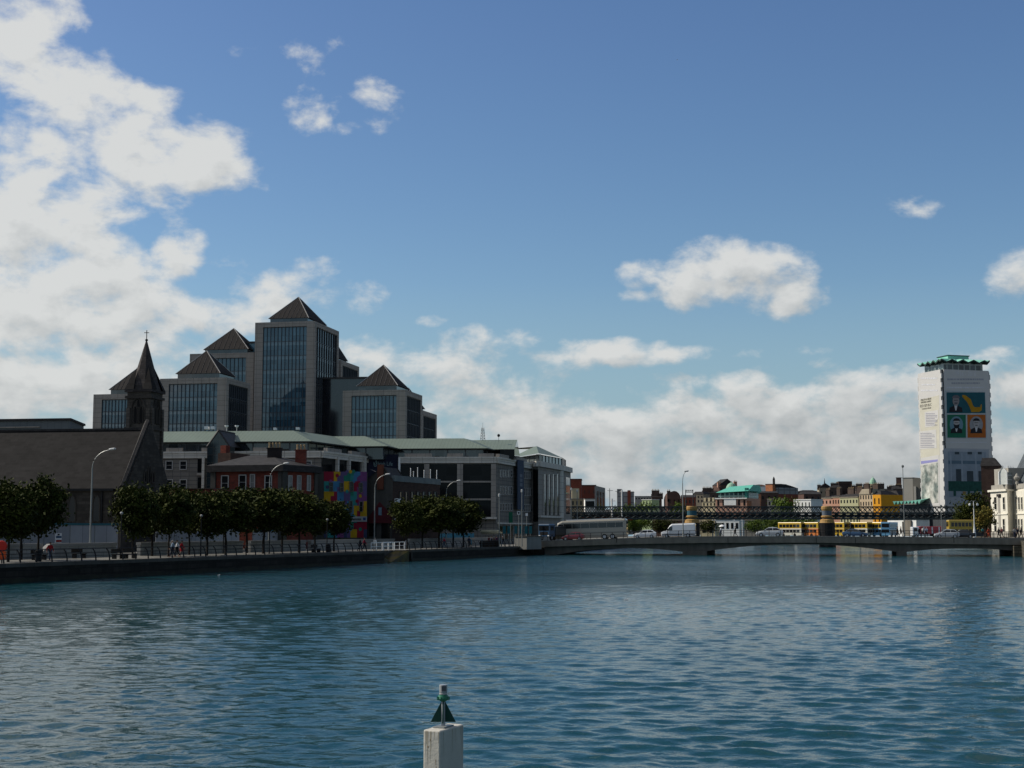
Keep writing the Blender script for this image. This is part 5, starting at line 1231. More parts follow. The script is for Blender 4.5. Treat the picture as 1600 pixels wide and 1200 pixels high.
o, f, r, zt = house('pale curved roof block with red parapet behind the teal building', 1176, 1197, 760, 650, -12, render_white, ('barrel', 757, pink_far), None, 9)
o, f, r, zt = house('brick stage tower with dark vaulted roof and grey panelled flank', 1196, 1207, 757, 600, -45, brick_orange, ('flat', 756, brick_shade), None, 10, name='brick_theatre')
fs = Face(f.w(f.L, 0, 0)[:2], G(1248, 604)); MB().fbox(fs, .004, fs.L, 2.4, Z(772, 600), -1.5, 0).build('wall', brick_far, o); MB().fbox(fs, 2, fs.L, Z(772, 600), Z(762, 600), -1.4, .1).build('panelled_flank', grey_far, o)
m = MB(); n = 8; r0 = [fs.w(fs.L * k / n, Z(762, 600) + 1.6 * math.sin(math.pi * min(1, .25 + .75 * k / n)), -.5) for k in range(n + 1)]
for k in range(n): m.face([r0[k], r0[k + 1], (r0[k + 1][0], r0[k + 1][1] + 10, r0[k + 1][2]), (r0[k][0], r0[k][1] + 10, r0[k][2])])
m.face(r0[::-1] + [fs.w(0, Z(762, 600) - .2, -.5), fs.w(fs.L, Z(762, 600) - .2, -.5)]); m.build('vaulted_roof', slate, o)
MB().lathe([(.5, 0), (.5, 2.2), (.1, 3.2)], f.w(f.L, zt, -1), 6).build('finial', slate, o)
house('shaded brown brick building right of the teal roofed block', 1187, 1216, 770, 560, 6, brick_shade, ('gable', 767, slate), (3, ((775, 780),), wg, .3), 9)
house('low grey stone building left of the bright green tree', 1199, 1222, 781, 520, -20, stone_grey, ('flat', 779, stone_far), (4, ((784, 789),), wg, .35), 8)
house('bright white rendered building with slit windows right of the green tree', 1240, 1267, 781.5, 510, -42, render_white, ('flat', 780, render_white), (5, ((785, 792),), wg, .25), 8)
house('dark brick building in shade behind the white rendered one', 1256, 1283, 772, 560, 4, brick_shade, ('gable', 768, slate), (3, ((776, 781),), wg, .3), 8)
house('low dark rooftops far behind between the theatre and the gabled stone house', 1247, 1281, 768, 800, 0, soot, ('hip', 765.5, slate), (4, ((770, 773),), wg, .3), 9)
# terrace on the far quay
TF = Face(G(1283, 642), G(1377, 614))
def tr(x0, x1): a0, a1 = TF.a(x0, 780), TF.a(x1, 780); return Face(TF.w(a0, 0, 0)[:2], TF.w(a1, 0, 0)[:2])
terr = 'terrace of old houses on the far quay'
for lab, x0, x1, yt, wm, ro, n, rows_, ch_ in (
    ('orange brick terrace house just right of the grey banded drum pier', 1283, 1300, 778, pink_far, ('gable', 774, slate), 3, ((782, 787),), ((.0, 2.2, 2.6, -3),)),
    ('paler pink brick terrace house, second in the row', 1300, 1312, 776.5, mat('far_pale_pink', (.40, .22, .15), .9, .15, .3), ('gable', 772.5, slate), 3, ((781, 787),), ((.0, 2.0, 2.6, -3),)),
    ('broad sage green terrace house with five upper windows', 1312, 1341, 776.5, mat('far_sage', (.38, .37, .22), .9, .12, .3), ('gable', 771, slate), 6, ((781, 786), (810, 816)), ((.1, 3.4, 2.6, -4), (.6, 3.0, 3.0, -4))),
    ('beige stone house with a wide bowed window bay', 1343, 1363.5, 771.5, mat('far_beige', (.46, .36, .24), .9, .12, .3), ('mansard', 764, stone_far), 5, ((774, 780), (784, 790)), ((.0, 2.6, 3.2, -3), (.55, 2.8, 3.0, -4)))):
    o, f, r, zt = house(lab, x0, x1, yt, 0, 0, wm, ro, (n, rows_, wg, .38), 9, face=tr(x0, x1), group=terr)
    chimneys(o, f, r, zt + 1, ch_, soot)
    MB().fbox(f, 0, f.L, zt - .3, zt + .05, 0, .25).build('cornice', stone_far, o)
o, f, r, zt = house('vivid yellow rendered end house with a long blank side wall', 1363.5, 1376.5, 773, 0, 0, yellow_m, None, (2, ((778.5, 787.5), (812, 818)), wg, .28), 14, face=tr(1363.5, 1376.5), group=terr)
fs = Face(f.w(f.L, 0, 0)[:2], G(1432, 634)); MB().fbox(fs, .02, fs.L, 2.4, zt, -.5, .05).build('side_wall', yellow_m, o)
m = MB(); m.loft([fs.w(-.2, zt, .2), fs.w(fs.L * .5, zt, .2), fs.w(fs.L * .5, zt, -5), fs.w(1.5, zt, -5)], [fs.w(3.2, Z(766.5, 615), -2), fs.w(fs.L * .38, Z(766.5, 615), -2), fs.w(fs.L * .38, Z(766.5, 615), -3.6), fs.w(3.2, Z(766.5, 615), -3.6)]); m.build('roof', slate, o)
m = MB(); m.loft([fs.w(fs.L * .5, zt, .2), fs.w(fs.L, zt, .2), fs.w(fs.L, zt, -9), fs.w(fs.L * .5, zt, -9)], [fs.w(fs.L * .56, Z(765.5, 616), -2), fs.w(fs.L * .80, Z(765.5, 616), -2), fs.w(fs.L * .80, Z(765.5, 616), -6), fs.w(fs.L * .56, Z(765.5, 616), -6)]); m.build('roof', slate, o)
chimneys(o, fs, None, zt + 1.4, ((.02, 1.6, 1.2, -5),), soot)
# second rank behind the terrace
for lab, x0, x1, yt, Y, wm, ro, ch_ in (
    ('gabled stone house with a thin finial at the left of the rooftops', 1280, 1300, 762, 700, stone_far, ('front', 755, slate), ((-.12, 1.6, 1.2, -1),)),
    ('dark brick roofscape behind the orange brick terrace', 1297, 1316, 762, 690, soot, ('hip', 757, slate), ((.1, 3.6, 2.0, -2),)),
    ('largest black brick block rising above the terrace chimneys', 1311, 1331, 757, 700, mat('black_brick', (.05, .035, .03), .9, .2), ('flat', 752, mat('black_brick', (0, 0, 0))), ()),
    ('sooty rooftop with twin stacks right of the black block', 1329, 1342, 765, 690, soot, ('gable', 761, slate), ((.2, 2.4, 1.8, -2),)),
    ('brown brick house with a row of three fat chimney stacks', 1338, 1362, 766, 680, soot, ('gable', 763, slate), ((.02, 3.0, 2.8, -2), (.5, 2.8, 2.6, -2))),
    ('soot dark house under the slim copper dome', 1360, 1374, 763, 690, soot, ('hip', 758, slate), ((.1, 3.4, 1.2, -2),)),
    ('dark brick house with two stacks left of the square stone tower', 1373, 1396, 766, 690, soot, ('gable', 763, slate), ((.02, 2.8, 3.0, -2), (.62, 2.0, 1.6, -2))),
    ('black roofed house around the foot of the square stone tower', 1390, 1411, 764, 700, soot, ('hip', 758, slate), ((.05, 2.0, 1.4, -2), (.5, 3.0, 1.8, -2)))):
    o, f, r, zt = house(lab, x0, x1, yt, Y, -6, wm, ro, (3, ((768, 771),), wg, .3), 10, group='roofs behind the terrace')
    chimneys(o, f, r, zt, ch_, soot)
x, y = G(1290, 700); tag(MB().tube([(x, y, Z(756, 700)), (x, y, Z(747, 700))], [.35, .04], 6).build('roof_finial', slate, loc=(x, y, Z(756, 700))), 'needle thin finial on the gabled stone house', 'finial')
x, y = G(1366, 780); dm = root('domed_turret', (x, y, 2.4), 'slim pale green copper dome poking above the terrace chimneys', 'dome'); MB().lathe([(2.0, 0), (2.0, Z(756, 780) - 2.4)], (x, y, 2.4), 12).build('drum', stone_far, dm)
MB().lathe([(1.9, 0), (1.8, .9), (1.4, 2.0), (.8, 2.9), (.15, 3.4), (.08, 4.2)], (x, y, Z(756, 780)), 12).build('dome', mat('verdigris', (0, 0, 0)), dm)
house('square brown stone tower on the skyline left of the concrete block', 1400, 1407.5, 746.5, 720, -20, brick_shade, ('flat', 745.8, stone_grey), None, 3)
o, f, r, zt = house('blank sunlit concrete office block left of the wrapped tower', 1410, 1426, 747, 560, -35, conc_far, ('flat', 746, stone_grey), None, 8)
fs = Face(f.w(f.L, 0, 0)[:2], G(1440, 556)); MB().fbox(fs, .01, fs.L, 2.4, zt, -1, .02).build('side_wall', mat('concrete_shaded_side', (.12, .115, .10), .9), o); MB().pbox(fs, 1429, 1432.5, 760, 790, .1, .8).build('pilaster', conc_far, o)  # side wall: darker copy of the concrete, shade put into the colour
# quay side frontage seen below the lattice bridge
for lab, x0, x1, yt, Y, wm, n in (
    ('white arcaded quay front seen under the lattice bridge, left of centre', 1118, 1155, 812, 470, render_white, 5), ('pale stone quay front under the bridge, right of the arcade', 1155, 1188, 813, 475, stone_grey, 6),
    ('dark quay front with shop openings under the bridge behind the van', 1020, 1070, 813, 460, brick_shade, 4), ('cream kiosk front below the bridge right of the blue drum pier', 1094, 1118, 818, 440, cream_far, 2)):
    house(lab, x0, x1, yt, Y, -25, wm, ('flat', yt - 1, stone_far), (n, ((yt + 5, yt + 14),), dark_glass, .5), 6, group='quay fronts seen beneath the bridge')
# ================================================================== TREES
def tree_proto(seed, h, cw, ch, nclump, leaf, lm, leafs=46):
    rnd = random.Random(seed); o = bpy.data.objects.new('street_tree', None); COL.objects.link(o); ORI[o.name] = Vector()
    m = MB(); top = h - ch * .35; m.tube([(0, 0, -.2), (.02, 0, h * .2), (-.03, .04, h - ch), (.02, 0, top)], [.14, .11, .09, .04], 7)
    for k in range(7):
        t = k * 2.4 + rnd.random(); z0 = h - ch + rnd.random() * ch * .3 - .2; r_ = cw * .36
        m.tube([(0, 0, z0), (r_ * .5 * math.cos(t), r_ * .5 * math.sin(t), z0 + ch * .22), (r_ * math.cos(t), r_ * math.sin(t), z0 + ch * .45)], [.06, .04, .015], 5)
    m.build('trunk', bark, o)
    m = MB(); cz = h - ch / 2
    cl = []
    for k in range(nclump):
        while True:
            p = Vector((rnd.uniform(-1, 1), rnd.uniform(-1, 1), rnd.uniform(-1, 1)))
            if p.length <= 1: break
        p = p * (.55 + .45 * rnd.random() ** .4) if p.length > .3 else p
        z = cz + p.z * ch / 2
        sq = 1.0 if p.z > -.2 else .92
        cl.append((Vector((p.x * cw / 2 * sq, p.y * cw / 2 * sq, z)), rnd.uniform(.10, .2) * cw))
    for c, r_ in cl:
        for _ in range(leafs):
            d = Vector((rnd.gauss(0, 1), rnd.gauss(0, 1), rnd.gauss(0, .75))) * r_ * .55; p = c + d
            n = Vector((rnd.gauss(0, 1), rnd.gauss(0, 1), rnd.gauss(.5, 1))).normalized(); e1 = n.orthogonal().normalized(); e1.rotate(Matrix.Rotation(rnd.random() * 6.3, 3, n)); e2 = n.cross(e1); s = leaf * rnd.uniform(.6, 1.3)
            m.face([p - e1 * s, p + e2 * s * .6, p + e1 * s, p - e2 * s * .6])
    m.build('crown', lm, o); return o
def place_tree(proto, x, y, z, sc, scz, rz, label, group):
    o = copy_tree(proto); o.location = (x, y, z); o.scale = (sc, sc, scz); o.rotation_euler = (0, 0, rz); tag(o, label, 'tree', group); return o
protos = [tree_proto(11 + k, 7.0, 5.0, 4.9, 80, .19, leaf_dark, 75) for k in range(4)]
quay_trees = [  # centre px, crown top y, crown width px, offset from the edge
    (-14, 752, 60, 7, 'street tree cut by the left edge of the photo'), (14, 766, 56, 5, 'street tree at the far left just behind the lifebuoy post'), (60, 742, 88, 5.5, 'largest street tree on the left, beside the pale parapet wall'), (34, 775, 56, 9.5, 'low street tree tucked behind the two leftmost trees'),
    (208, 752, 72, 5, 'dense street tree in front of the church gable'), (238, 766, 56, 9, 'street tree below the church tower'), (264, 762, 52, 5, 'street tree behind the three strolling people'), (296, 768, 52, 9, 'street tree in front of the low brick building'),
    (324, 764, 50, 5, 'street tree below the left corner of the brick pub'), (353, 762, 56, 6, 'street tree under the pub windows, left half'), (386, 766, 52, 9.5, 'street tree standing back under the pub windows'), (412, 762, 56, 5, 'street tree below the second lamp column'), (441, 768, 50, 8, 'street tree under the grey corner pier of the pub'),
    (468, 774, 50, 5, 'street tree below the right side of the pub'), (492, 776, 48, 8, 'street tree between the pub and the mural'), (522, 780, 46, 5, 'street tree that hides the lower left of the mural, last of its row'),
    (636, 782, 42, 5, 'leftmost street tree beyond the landing steps'), (660, 778, 46, 8, 'second street tree beyond the landing steps'), (686, 776, 52, 5, 'yellowish street tree in the middle of the clump beyond the steps'), (708, 779, 46, 8.5, 'street tree set back near the right end of the clump beyond the steps'), (724, 784, 42, 5, 'rightmost street tree beyond the landing steps')]
rnd = random.Random(5)
for i, (px, yt, wp, off, lab) in enumerate(quay_trees):
    x, y = QPX(px, off); zt = Z(yt, y); h = zt - PROM; w = wp * y / FPX * (1.0 if i in (2, 4) else 1.45)
    place_tree(protos[i % 4], x, y, PROM, w / 5.0 * rnd.uniform(.88, 1.1), h / 7.0 * rnd.uniform(.93, 1.05), rnd.random() * 6, lab + (', sapling trunk' if False else ''), 'trees along the quay')
for p in protos:
    for c in list(p.children): bpy.data.objects.remove(c)
    bpy.data.objects.remove(p)
pm_ = tree_proto(31, 9, 8, 7, 60, .26, leaf_mid, 46); pd = tree_proto(33, 9, 7, 7.2, 60, .26, leaf_dark, 46); po = tree_proto(35, 6, 5, 5, 50, .2, leaf_olive, 46)
for proto, px, yt, wp, Y, zb, lab in ((pm_, 1229, 776, 46, 470, 2.5, 'bright green sunlit tree left of the white rendered building'), (pm_, 1000, 786, 46, 480, 2.5, 'leafy green tree above the left half of the lattice bridge'), (pm_, 975, 789, 40, 470, 2.5, 'green tree below the white masts on the lattice bridge'), (pm_, 1063, 785, 26, 500, 2.5, 'small green tree beside the round gabled warehouse'),
        (pd, 1522, 766, 50, 372 - 12, 2.5, 'tall dark tree in front of the wrapped tower foot'), (pd, 1506, 790, 34, 358, 2.5, 'smaller dark tree left of the tall dark one by the tower'), (po, 1541, 790, 34, 336, 2.6, 'olive brown tree beside the white stone building'),
        (pm_, 1205, 808, 34, 440, 2.5, 'quayside tree seen under the lattice bridge behind the silver car'), (pm_, 1240, 808, 40, 445, 2.5, 'quayside tree under the lattice bridge above the yellow buses'), (pm_, 1266, 809, 34, 440, 2.5, 'quayside tree under the bridge just left of the grey drum pier'), (pd, 1036, 810, 44, 430, 2.5, 'shaded quayside tree under the bridge behind the white van'), (pm_, 990, 810, 30, 420, 2.5, 'quayside tree under the bridge behind the small silver car'), (pd, 1106, 811, 30, 430, 2.5, 'shaded quayside tree right of the blue drum pier'), (pm_, 1180, 811, 30, 446, 2.5, 'quayside tree under the bridge left of the silver car'), (pm_, 975, 814, 24, 400, 2.5, 'yellow green bush beside the rear of the coach')):
    x, y = G(px, Y); h = Z(yt, Y) - zb; w = wp * Y / FPX * 1.1; ph, pw = (9, 8) if proto is pm_ else ((9, 7) if proto is pd else (6, 5))
    place_tree(proto, x, y, zb, w / pw, h / ph, rnd.random() * 6, lab, 'trees on the far quays')
for p in (pm_, pd, po):
    for c in list(p.children): bpy.data.objects.remove(c)
    bpy.data.objects.remove(p)

# ================================================================== QUAY FURNITURE
def railing(name, s0, s1, label, post_gap=2.1):
    o = root(name, (*Q((s0 + s1) / 2, .55), PROM), label, 'railing', 'curved post railings along the quay edge'); n = int((s1 - s0) / post_gap)
    for i in range(n + 1):
        s_ = s0 + (s1 - s0) * i / n
        pts = [(*Q(s_, .45), PROM), (*Q(s_, .50), PROM + .45), (*Q(s_, .62), PROM + .85), (*Q(s_, .85), PROM + 1.12)]
        MB().tube(pts, [.075, .065, .06, .055], 5).build('post', iron_black, o)
    for off, h, r_ in ((.83, 1.1, .032), (.6, .78, .022), (.51, .48, .022)):
        MB().tube([(*Q(s0, off), PROM + h), (*Q(s1, off), PROM + h)], r_, 5).build('rail', iron_black, o)
railing('quay_railing', QS(-40, 0), QS(578, 0), 'long black curved post railing left of the landing steps')
railing('quay_railing', QS(645, 0), QS(806, 0), 'black curved post railing between the landing steps and the bridge')
def parapet(x0, x1, off, label, h=1.45, curve=False):
    s0, s1 = QS(x0, off), QS(x1, off); f = Face(Q(s0, off), Q(s1, off)); o = root('parapet_wall', (*f.w(f.L / 2, 0, 0)[:2], PROM), label, 'wall', 'pale stone parapet walls behind the promenade')
    m = MB(); m.fbox(f, 0, f.L, PROM - .05, PROM + h - .3, -.45, 0); m.build('wall', parapet_stone, o)
    m = MB(); m.fbox(f, -.08, f.L + .08, PROM + h - .3, PROM + h, -.52, .08); m.build('coping', mat('parapet_coping', (.23, .225, .21), .85, .2, .6), o)
    if curve:
        m = MB(); pts = [(-1.6, PROM), (0, PROM), (0, PROM + h - .02), (-.5, PROM + h - .25), (-1.1, PROM + h * .55), (-1.45, PROM + h * .3)]
        m.face([f.w(a, z, .02) for a, z in pts]); m.face([f.w(a, z, -.43) for a, z in reversed(pts)])
        for i in range(len(pts)): a, b = pts[i], pts[(i + 1) % len(pts)]; m.face([f.w(*a, -.43), f.w(*b, -.43), f.w(*b, .02), f.w(*a, .02)])
        m.build('curved_end', parapet_stone, o)
    return f
parapet(80, 182, 11, 'long pale parapet wall with curved end left of the first lamp', curve=True)
parapet(220, 262, 11, 'short pale parapet wall below the church tower'); parapet(268, 380, 11.4, 'shaded parapet wall behind the three strolling people'); parapet(392, 478, 11.4, 'shaded parapet wall below the brick pub')
parapet(486, 562, 11, 'pale parapet wall in front of the mural'); parapet(566, 616, 11, 'pale parapet wall behind the white barriers'); parapet(640, 664, 9, 'pale curved wall stub right of the landing steps', curve=True)
parapet(668, 735, 11, 'shaded parapet wall behind the clump of trees beyond the steps'); parapet(741, 772, 10, 'pale parapet wall left of the bridge crowd')
parapet(-30, 66, 12, 'shaded parapet wall at the far left behind the trees')
def hoarding(x0, x1, off, h, label, mt=hoard_white, cap=hoard_blue):
    f = Face(QPX(x0, off), QPX(x1, off)); o = root('site_hoarding', (*f.w(f.L / 2, 0, 0)[:2], PROM), label, 'hoarding', 'pale site hoardings along the street')
    MB().fbox(f, 0, f.L, PROM, PROM + h, -.1, 0).build('panel', mt, o); MB().fbox(f, 0, f.L, PROM + h, PROM + h + .25, -.14, .05).build('top_rail', cap, o)
    n = int(f.L / 4.8)
    for i in range(1, n + 1): MB().fbox(f, f.L * i / (n + 1) - .04, f.L * i / (n + 1) + .04, PROM, PROM + h - .02, 0, .05).build('batten', galv, o)
    return o, f
o, f = hoarding(-20, 184, 23, 3.3, 'white site hoarding with teal top rail below the church windows')
o, f = hoarding(244, 374, 23, 3.0, 'pale blue grey hoarding seen between the tree trunks right of the church'); hoarding(395, 480, 23.5, 2.6, 'pale hoarding behind the tree trunks below the pub')
sg = root('site_sign', (*QPX(90, 21.5), PROM), 'white safety sign board with blue and red bands on the hoarding', 'sign'); f = Face(QPX(84, 21.8), QPX(98, 21.8))
MB().pbox(f, 86, 95.5, 833, 848, 0, .08).build('board', paint_white, sg); MB().pbox(f, 86.5, 95, 837.5, 840.5, .08, .1).build('blue_band', mat('band_blue', (.015, .07, .14), .6), sg); MB().pbox(f, 86.5, 95, 843.5, 847, .08, .1).build('red_band', mat('band_red', (.30, .02, .02), .6), sg); MB().pbox(f, 89, 92, 834, 836.5, .08, .1).build('symbol', iron_black, sg)
MB().fbox(f, f.L * .3, f.L * .4, PROM, PROM + 1.5, -.08, 0).build('post', galv, sg)

def arm_lamp(x, y, zb, h, reach, label, group='curved arm street lamps', ang=0):
    o = root('street_lamp', (x, y, zb), label, 'street lamp', group); ux, uy = math.cos(ang), math.sin(ang)
    MB().lathe([(.16, 0), (.14, 1.2), (.10, 1.3), (.085, h * .55), (.065, h * .82)], (x, y, zb), 8).build('column', galv, o)
    k = 9; pts = [(x + ux * reach * (1 - math.cos(math.pi / 2 * i / k)) * .9, y + uy * reach * (1 - math.cos(math.pi / 2 * i / k)) * .9, zb + h * .82 + h * .17 * math.sin(math.pi / 2 * i / k)) for i in range(k + 1)]
    pts.append((x + ux * reach, y + uy * reach, zb + h)); MB().tube(pts, .05, 6).build('arm', galv, o)
    p0, p1 = Vector(pts[-1]) - Vector((ux, uy, .1)) * .45, Vector(pts[-1]) + Vector((ux, uy, .04)) * .35
    m = MB(); m.tube([p0, p0.lerp(p1, .3), p0.lerp(p1, .8), p1], [.06, .13, .13, .05], 8); m.build('lamp_head', lamp_head_m, o)
    MB().lathe([(.12, .9), (.12, 1.5)], (x, y - .12, zb), 6).build('access_box', galv, o)
    return o
for px, yt, off, reach, lab in ((141, 702, 12, 2.3, 'tallest curved arm lamp in front of the church wall'), (420, 724, 12, 2.3, 'curved arm lamp before the brick pub'), (585, 741, 12, 2.1, 'curved arm lamp between the mural and the gabled house'), (697, 751, 12, 2.3, 'curved arm lamp above the clump beyond the steps')):
    x, y = QPX(px, off); arm_lamp(x, y, PROM, Z(yt, y) - PROM, reach, lab, ang=R(-15))
a = BF.a(1066); x, y, _ = BF.w(a, 0, -1.2); arm_lamp(x, y, bz(a), Z(736, y) - bz(a), .75, 'tall lamp with a short arm on the bridge in front of the white van', 'lamps on the road bridge', ang=R(-10))
for px, yt, d, lab in ((1413, 730, -1.2, 'slim straight lamp on the bridge left of the wrapped tower'), (1482, 792, -16, 'shorter straight lamp on the bridge before the tower foot')):
    a = BF.a(px); x, y, _ = BF.w(a, 0, d); zt = Z(yt, y); o = root('street_lamp', (x, y, bz(a)), lab, 'street lamp', 'lamps on the road bridge')
    MB().lathe([(.12, 0), (.10, 1.2), (.07, 1.3), (.05, zt - bz(a))], (x, y, bz(a)), 8).build('column', galv, o); MB().lathe([(.05, 0), (.2, .1), (.22, .35), (.05, .5)], (x, y, zt - .1), 10).build('lamp_head', mat('lamp_cap_dark', (.12, .13, .13), .5), o)
x, y = G(1522.5, 300); o = root('street_lamp', (x, y, 2.5), 'white double globe lamp standard beside the olive tree', 'street lamp'); zt = Z(783, 300)
MB().lathe([(.32, 0), (.3, 1.2), (.16, 2.2), (.09, 3.2), (.07, zt - 2.5)], (x, y, 2.5), 10).build('column', paint_white, o)
for s_ in (-1, 1):
    pts = [(x, y, zt - .1), (x + s_ * .35, y, zt + .1), (x + s_ * .75, y, zt - .15), (x + s_ * .8, y, zt - .5)]; MB().tube(pts, .035, 5).build('arm', galv, o); MB().lathe([(.03, 0), (.2, .12), (.24, .3), (.18, .5), (.05, .55)], (x + s_ * .8, y, zt - 1.0), 10).build('globe', paint_white, o)
for px, yt, Y, lab in ((780, 775, 238, 'grey pole with camera box in front of the office corner'), (815.5, 768, 246, 'pale grey pole left of the concrete end block'), (893, 765, 300, 'slim pole in front of the round corner pillar'), (902, 768, 305, 'thin pole just right of the corner office block')):
    x, y = G(px, Y); o = root('street_pole', (x, y, PROM), lab, 'pole', 'plain poles at the bridge head'); zt = Z(yt, Y); MB().lathe([(.1, 0), (.09, 1), (.06, zt - PROM)], (x, y, PROM), 7).build('column', galv, o); MB().lathe([(.05, 0), (.16, .1), (.16, .5), (.05, .6)], (x, y, zt - .2), 8).build('fitting', lamp_head_m, o)
lamps_small = [(32.5, 801, 6), (189, 802, 4), (314, 806, 4), (349, 808, 9), (421, 809, 4), (511, 812, 4), (628, 812, 8), (690, 811, 4)]
for i, (px, yt, off) in enumerate(lamps_small):
    x, y = QPX(px, off); o = root('promenade_lamp', (x, y, PROM), ['low white headed lamp among the leftmost trees', 'low white headed lamp by the tree before the church gable', 'low white headed lamp right of the three strolling people', 'low white headed lamp set back below the pub corner', 'low white headed lamp below the second tall lamp', 'low white headed lamp by the last tree before the mural', 'low white headed lamp at the first tree beyond the steps', 'low white headed lamp in the clump beyond the steps'][i], 'lamp', 'low lamps on the promenade')
    zt = Z(yt, y); MB().lathe([(.09, 0), (.07, .8), (.045, zt - PROM)], (x, y, PROM), 7).build('column', iron_black, o); MB().lathe([(.04, 0), (.13, .08), (.16, .2), (.06, .3)], (x, y, zt - .15), 9).build('lamp_head', mat('dim_lamp_glass', (.32, .32, .31), .4), o)
def bench(px, off, label):
    x, y = QPX(px, off); o = root('park_bench', (x, y, PROM), label, 'bench', 'dark benches on the promenade', 0); f = Face(Q(QS(px, off) - .9, off), Q(QS(px, off) + .9, off))
    MB().fbox(f, 0, f.L, PROM + .42, PROM + .48, -.5, 0).build('seat', wood, o); MB().fbox(f, 0, f.L, PROM + .55, PROM + .95, -.56, -.5).build('backrest', wood, o)
    for a in (.1, f.L - .2): MB().fbox(f, a, a + .1, PROM, PROM + .42, -.5, -.02).build('leg', iron_black, o)
for px, off, lab in ((128, 8.5, 'dark bench in front of the long pale parapet wall'), (190, 3.5, 'dark bench by the tree before the church gable'), (208, 3.5, 'dark bench just left of the three strolling people'), (497, 3.5, 'dark bench near the last tree before the mural'), (66, 8, 'dark bench behind the largest tree on the left')): bench(px, off, lab)
def bin_(px, off, label): x, y = QPX(px, off); o = root('litter_bin', (x, y, PROM), label, 'litter bin', 'litter bins on the promenade'); MB().lathe([(.26, 0), (.3, .1), (.3, .85)], (x, y, PROM), 12).build('drum', iron_black, o); MB().lathe([(.32, 0), (.32, .08), (.2, .2)], (x, y, PROM + .85), 12).build('lid', slate_dark, o)
bin_(61, 4, 'dark litter bin at the foot of the largest left tree'); bin_(513, 3, 'dark litter bin by the last tree before the mural')
# white barriers at the steps
def barrier(s_, off, label, L=2.3):
    f = Face(Q(s_, off), Q(s_ + L, off)); o = root('white_barrier', (*f.w(L / 2, 0, 0)[:2], PROM), label, 'barrier', 'white railings around the landing steps')
    MB().tube([f.w(0, PROM + 1.1, 0), f.w(L, PROM + 1.1, 0)], .05, 6).build('top_rail', paint_white, o); MB().tube([f.w(0, PROM + .6, 0), f.w(L, PROM + .6, 0)], .035, 6).build('mid_rail', paint_white, o)
    for a in (0, L / 2, L): MB().tube([f.w(a, PROM, 0), f.w(a, PROM + 1.13, 0)], .05, 6).build('post', paint_white, o)
s0 = QS(580, 1); 
for i, lab in enumerate(('leftmost white tubular barrier by the landing steps', 'second white tubular barrier by the landing steps', 'third white tubular barrier by the landing steps', 'white tubular barrier nearest the head of the landing steps')): barrier(s0 + i * 4.2, 2.9 if i > 1 else 1.0, lab, 3.6)
lr = root('lifebuoy_post', (*QPX(5, 1.6), PROM), 'red and orange lifebuoy housing on a post at the left edge', 'lifebuoy'); x, y = QPX(4, 1.6)
MB().tube([(x, y, PROM), (x, y, PROM + 1.0)], .05, 6).build('post', iron_black, lr); m = MB(); m.lathe([(.05, -.1), (.42, -.09), (.46, 0), (.42, .12), (.05, .14)], (x, y - .1, PROM + 1.42), 18, axis='y'); m.build('housing', mat('lifebuoy_red', (.42, .025, .015), .5, .1), lr); MB().box(x - .36, x + .36, y - .2, y + .02, PROM + .35, PROM + 1.0).build('box', mat('lifebuoy_orange', (.50, .075, .015), .5, .1), lr)
# signs and stalls at the bridge head
def pole_sign(px, yt, yb, wpx, Y, label, m1, m2=None):
    x, y = G(px, Y); o = root('street_sign', (x, y, PROM), label, 'sign', 'signs and banners at the bridge head'); f = Face(G(px - wpx / 2, Y), G(px + wpx / 2, Y))
    MB().tube([(x, y, PROM), (x, y, Z(yt, Y))], .05, 5).build('post', galv, o); MB().fbox(f, 0, f.L, Z(yb, Y), Z(yt, Y), .06, .12).build('board', m1, o)
    if m2: MB().fbox(f, f.L * .2, f.L * .8, Z(yb - (yb - yt) * .25, Y), Z(yt + (yb - yt) * .2, Y), .12, .14).build('mark', m2, o)
grn_b = mat('banner_green', (.012, .10, .055), .7, .15); teal_b = mat('banner_teal', (.02, .12, .14), .7, .2)
pole_sign(798, 800, 817, 6, 244, 'tall green banner sign in front of the grey office corner', grn_b); pole_sign(810.5, 799, 804, 5, 243, 'small white square sign with dark mark left of the end block', paint_white, iron_black); pole_sign(823, 802, 806, 3.6, 260, 'tiny pale sign plate before the grey stone side', paint_white)
for i, (px, Y) in enumerate(((788, 243), (795, 247), (806, 246), (814, 250), (822, 249), (829, 252))):
    pole_sign(px, 822, 834, 4.5, Y, ['teal feather banner left of the green sign', 'teal feather banner under the green sign', 'teal feather banner under the small white sign', 'teal feather banner right of the small white sign', 'teal feather banner near the end block', 'teal feather banner beside the blue lorry'][i], teal_b)
bs = root('blue_hoarding', (*QPX(705, 15), PROM), 'bright blue barrier panels behind the trunks of the clump beyond the steps', 'hoarding'); f = Face(QPX(655, 16), QPX(741, 16)); n = 9
for i in range(n): MB().fbox(f, f.L * i / n + .05, f.L * (i + 1) / n - .05, PROM, PROM + 2.2, -.05, 0).build('panel', mat('barrier_blue', (.015, .13, .20), .6, .25, 1), bs)
stl = root('market_stall', (*G(766, 236), PROM), 'stall with a scalloped cream awning behind the bridge head crowd', 'stall'); f = Face(G(750, 238), G(782, 239)); m = MB()
n = 12; za_, zb_ = Z(828, 238), Z(832.5, 238)
for i in range(n): a0, a1 = f.L * i / n, f.L * (i + 1) / n; m.face([f.w(a0, zb_, 1), f.w((a0 + a1) / 2, zb_ - .3, 1), f.w(a1, zb_, 1), f.w(a1, za_, -1), f.w(a0, za_, -1)])
m.build('awning', mat('cream_awning', (.30, .29, .20), .8, .15), stl)
for a in (.1, f.L - .1): MB().tube([f.w(a, PROM, .8), f.w(a, zb_, .8)], .05, 5).build('leg', galv, stl)
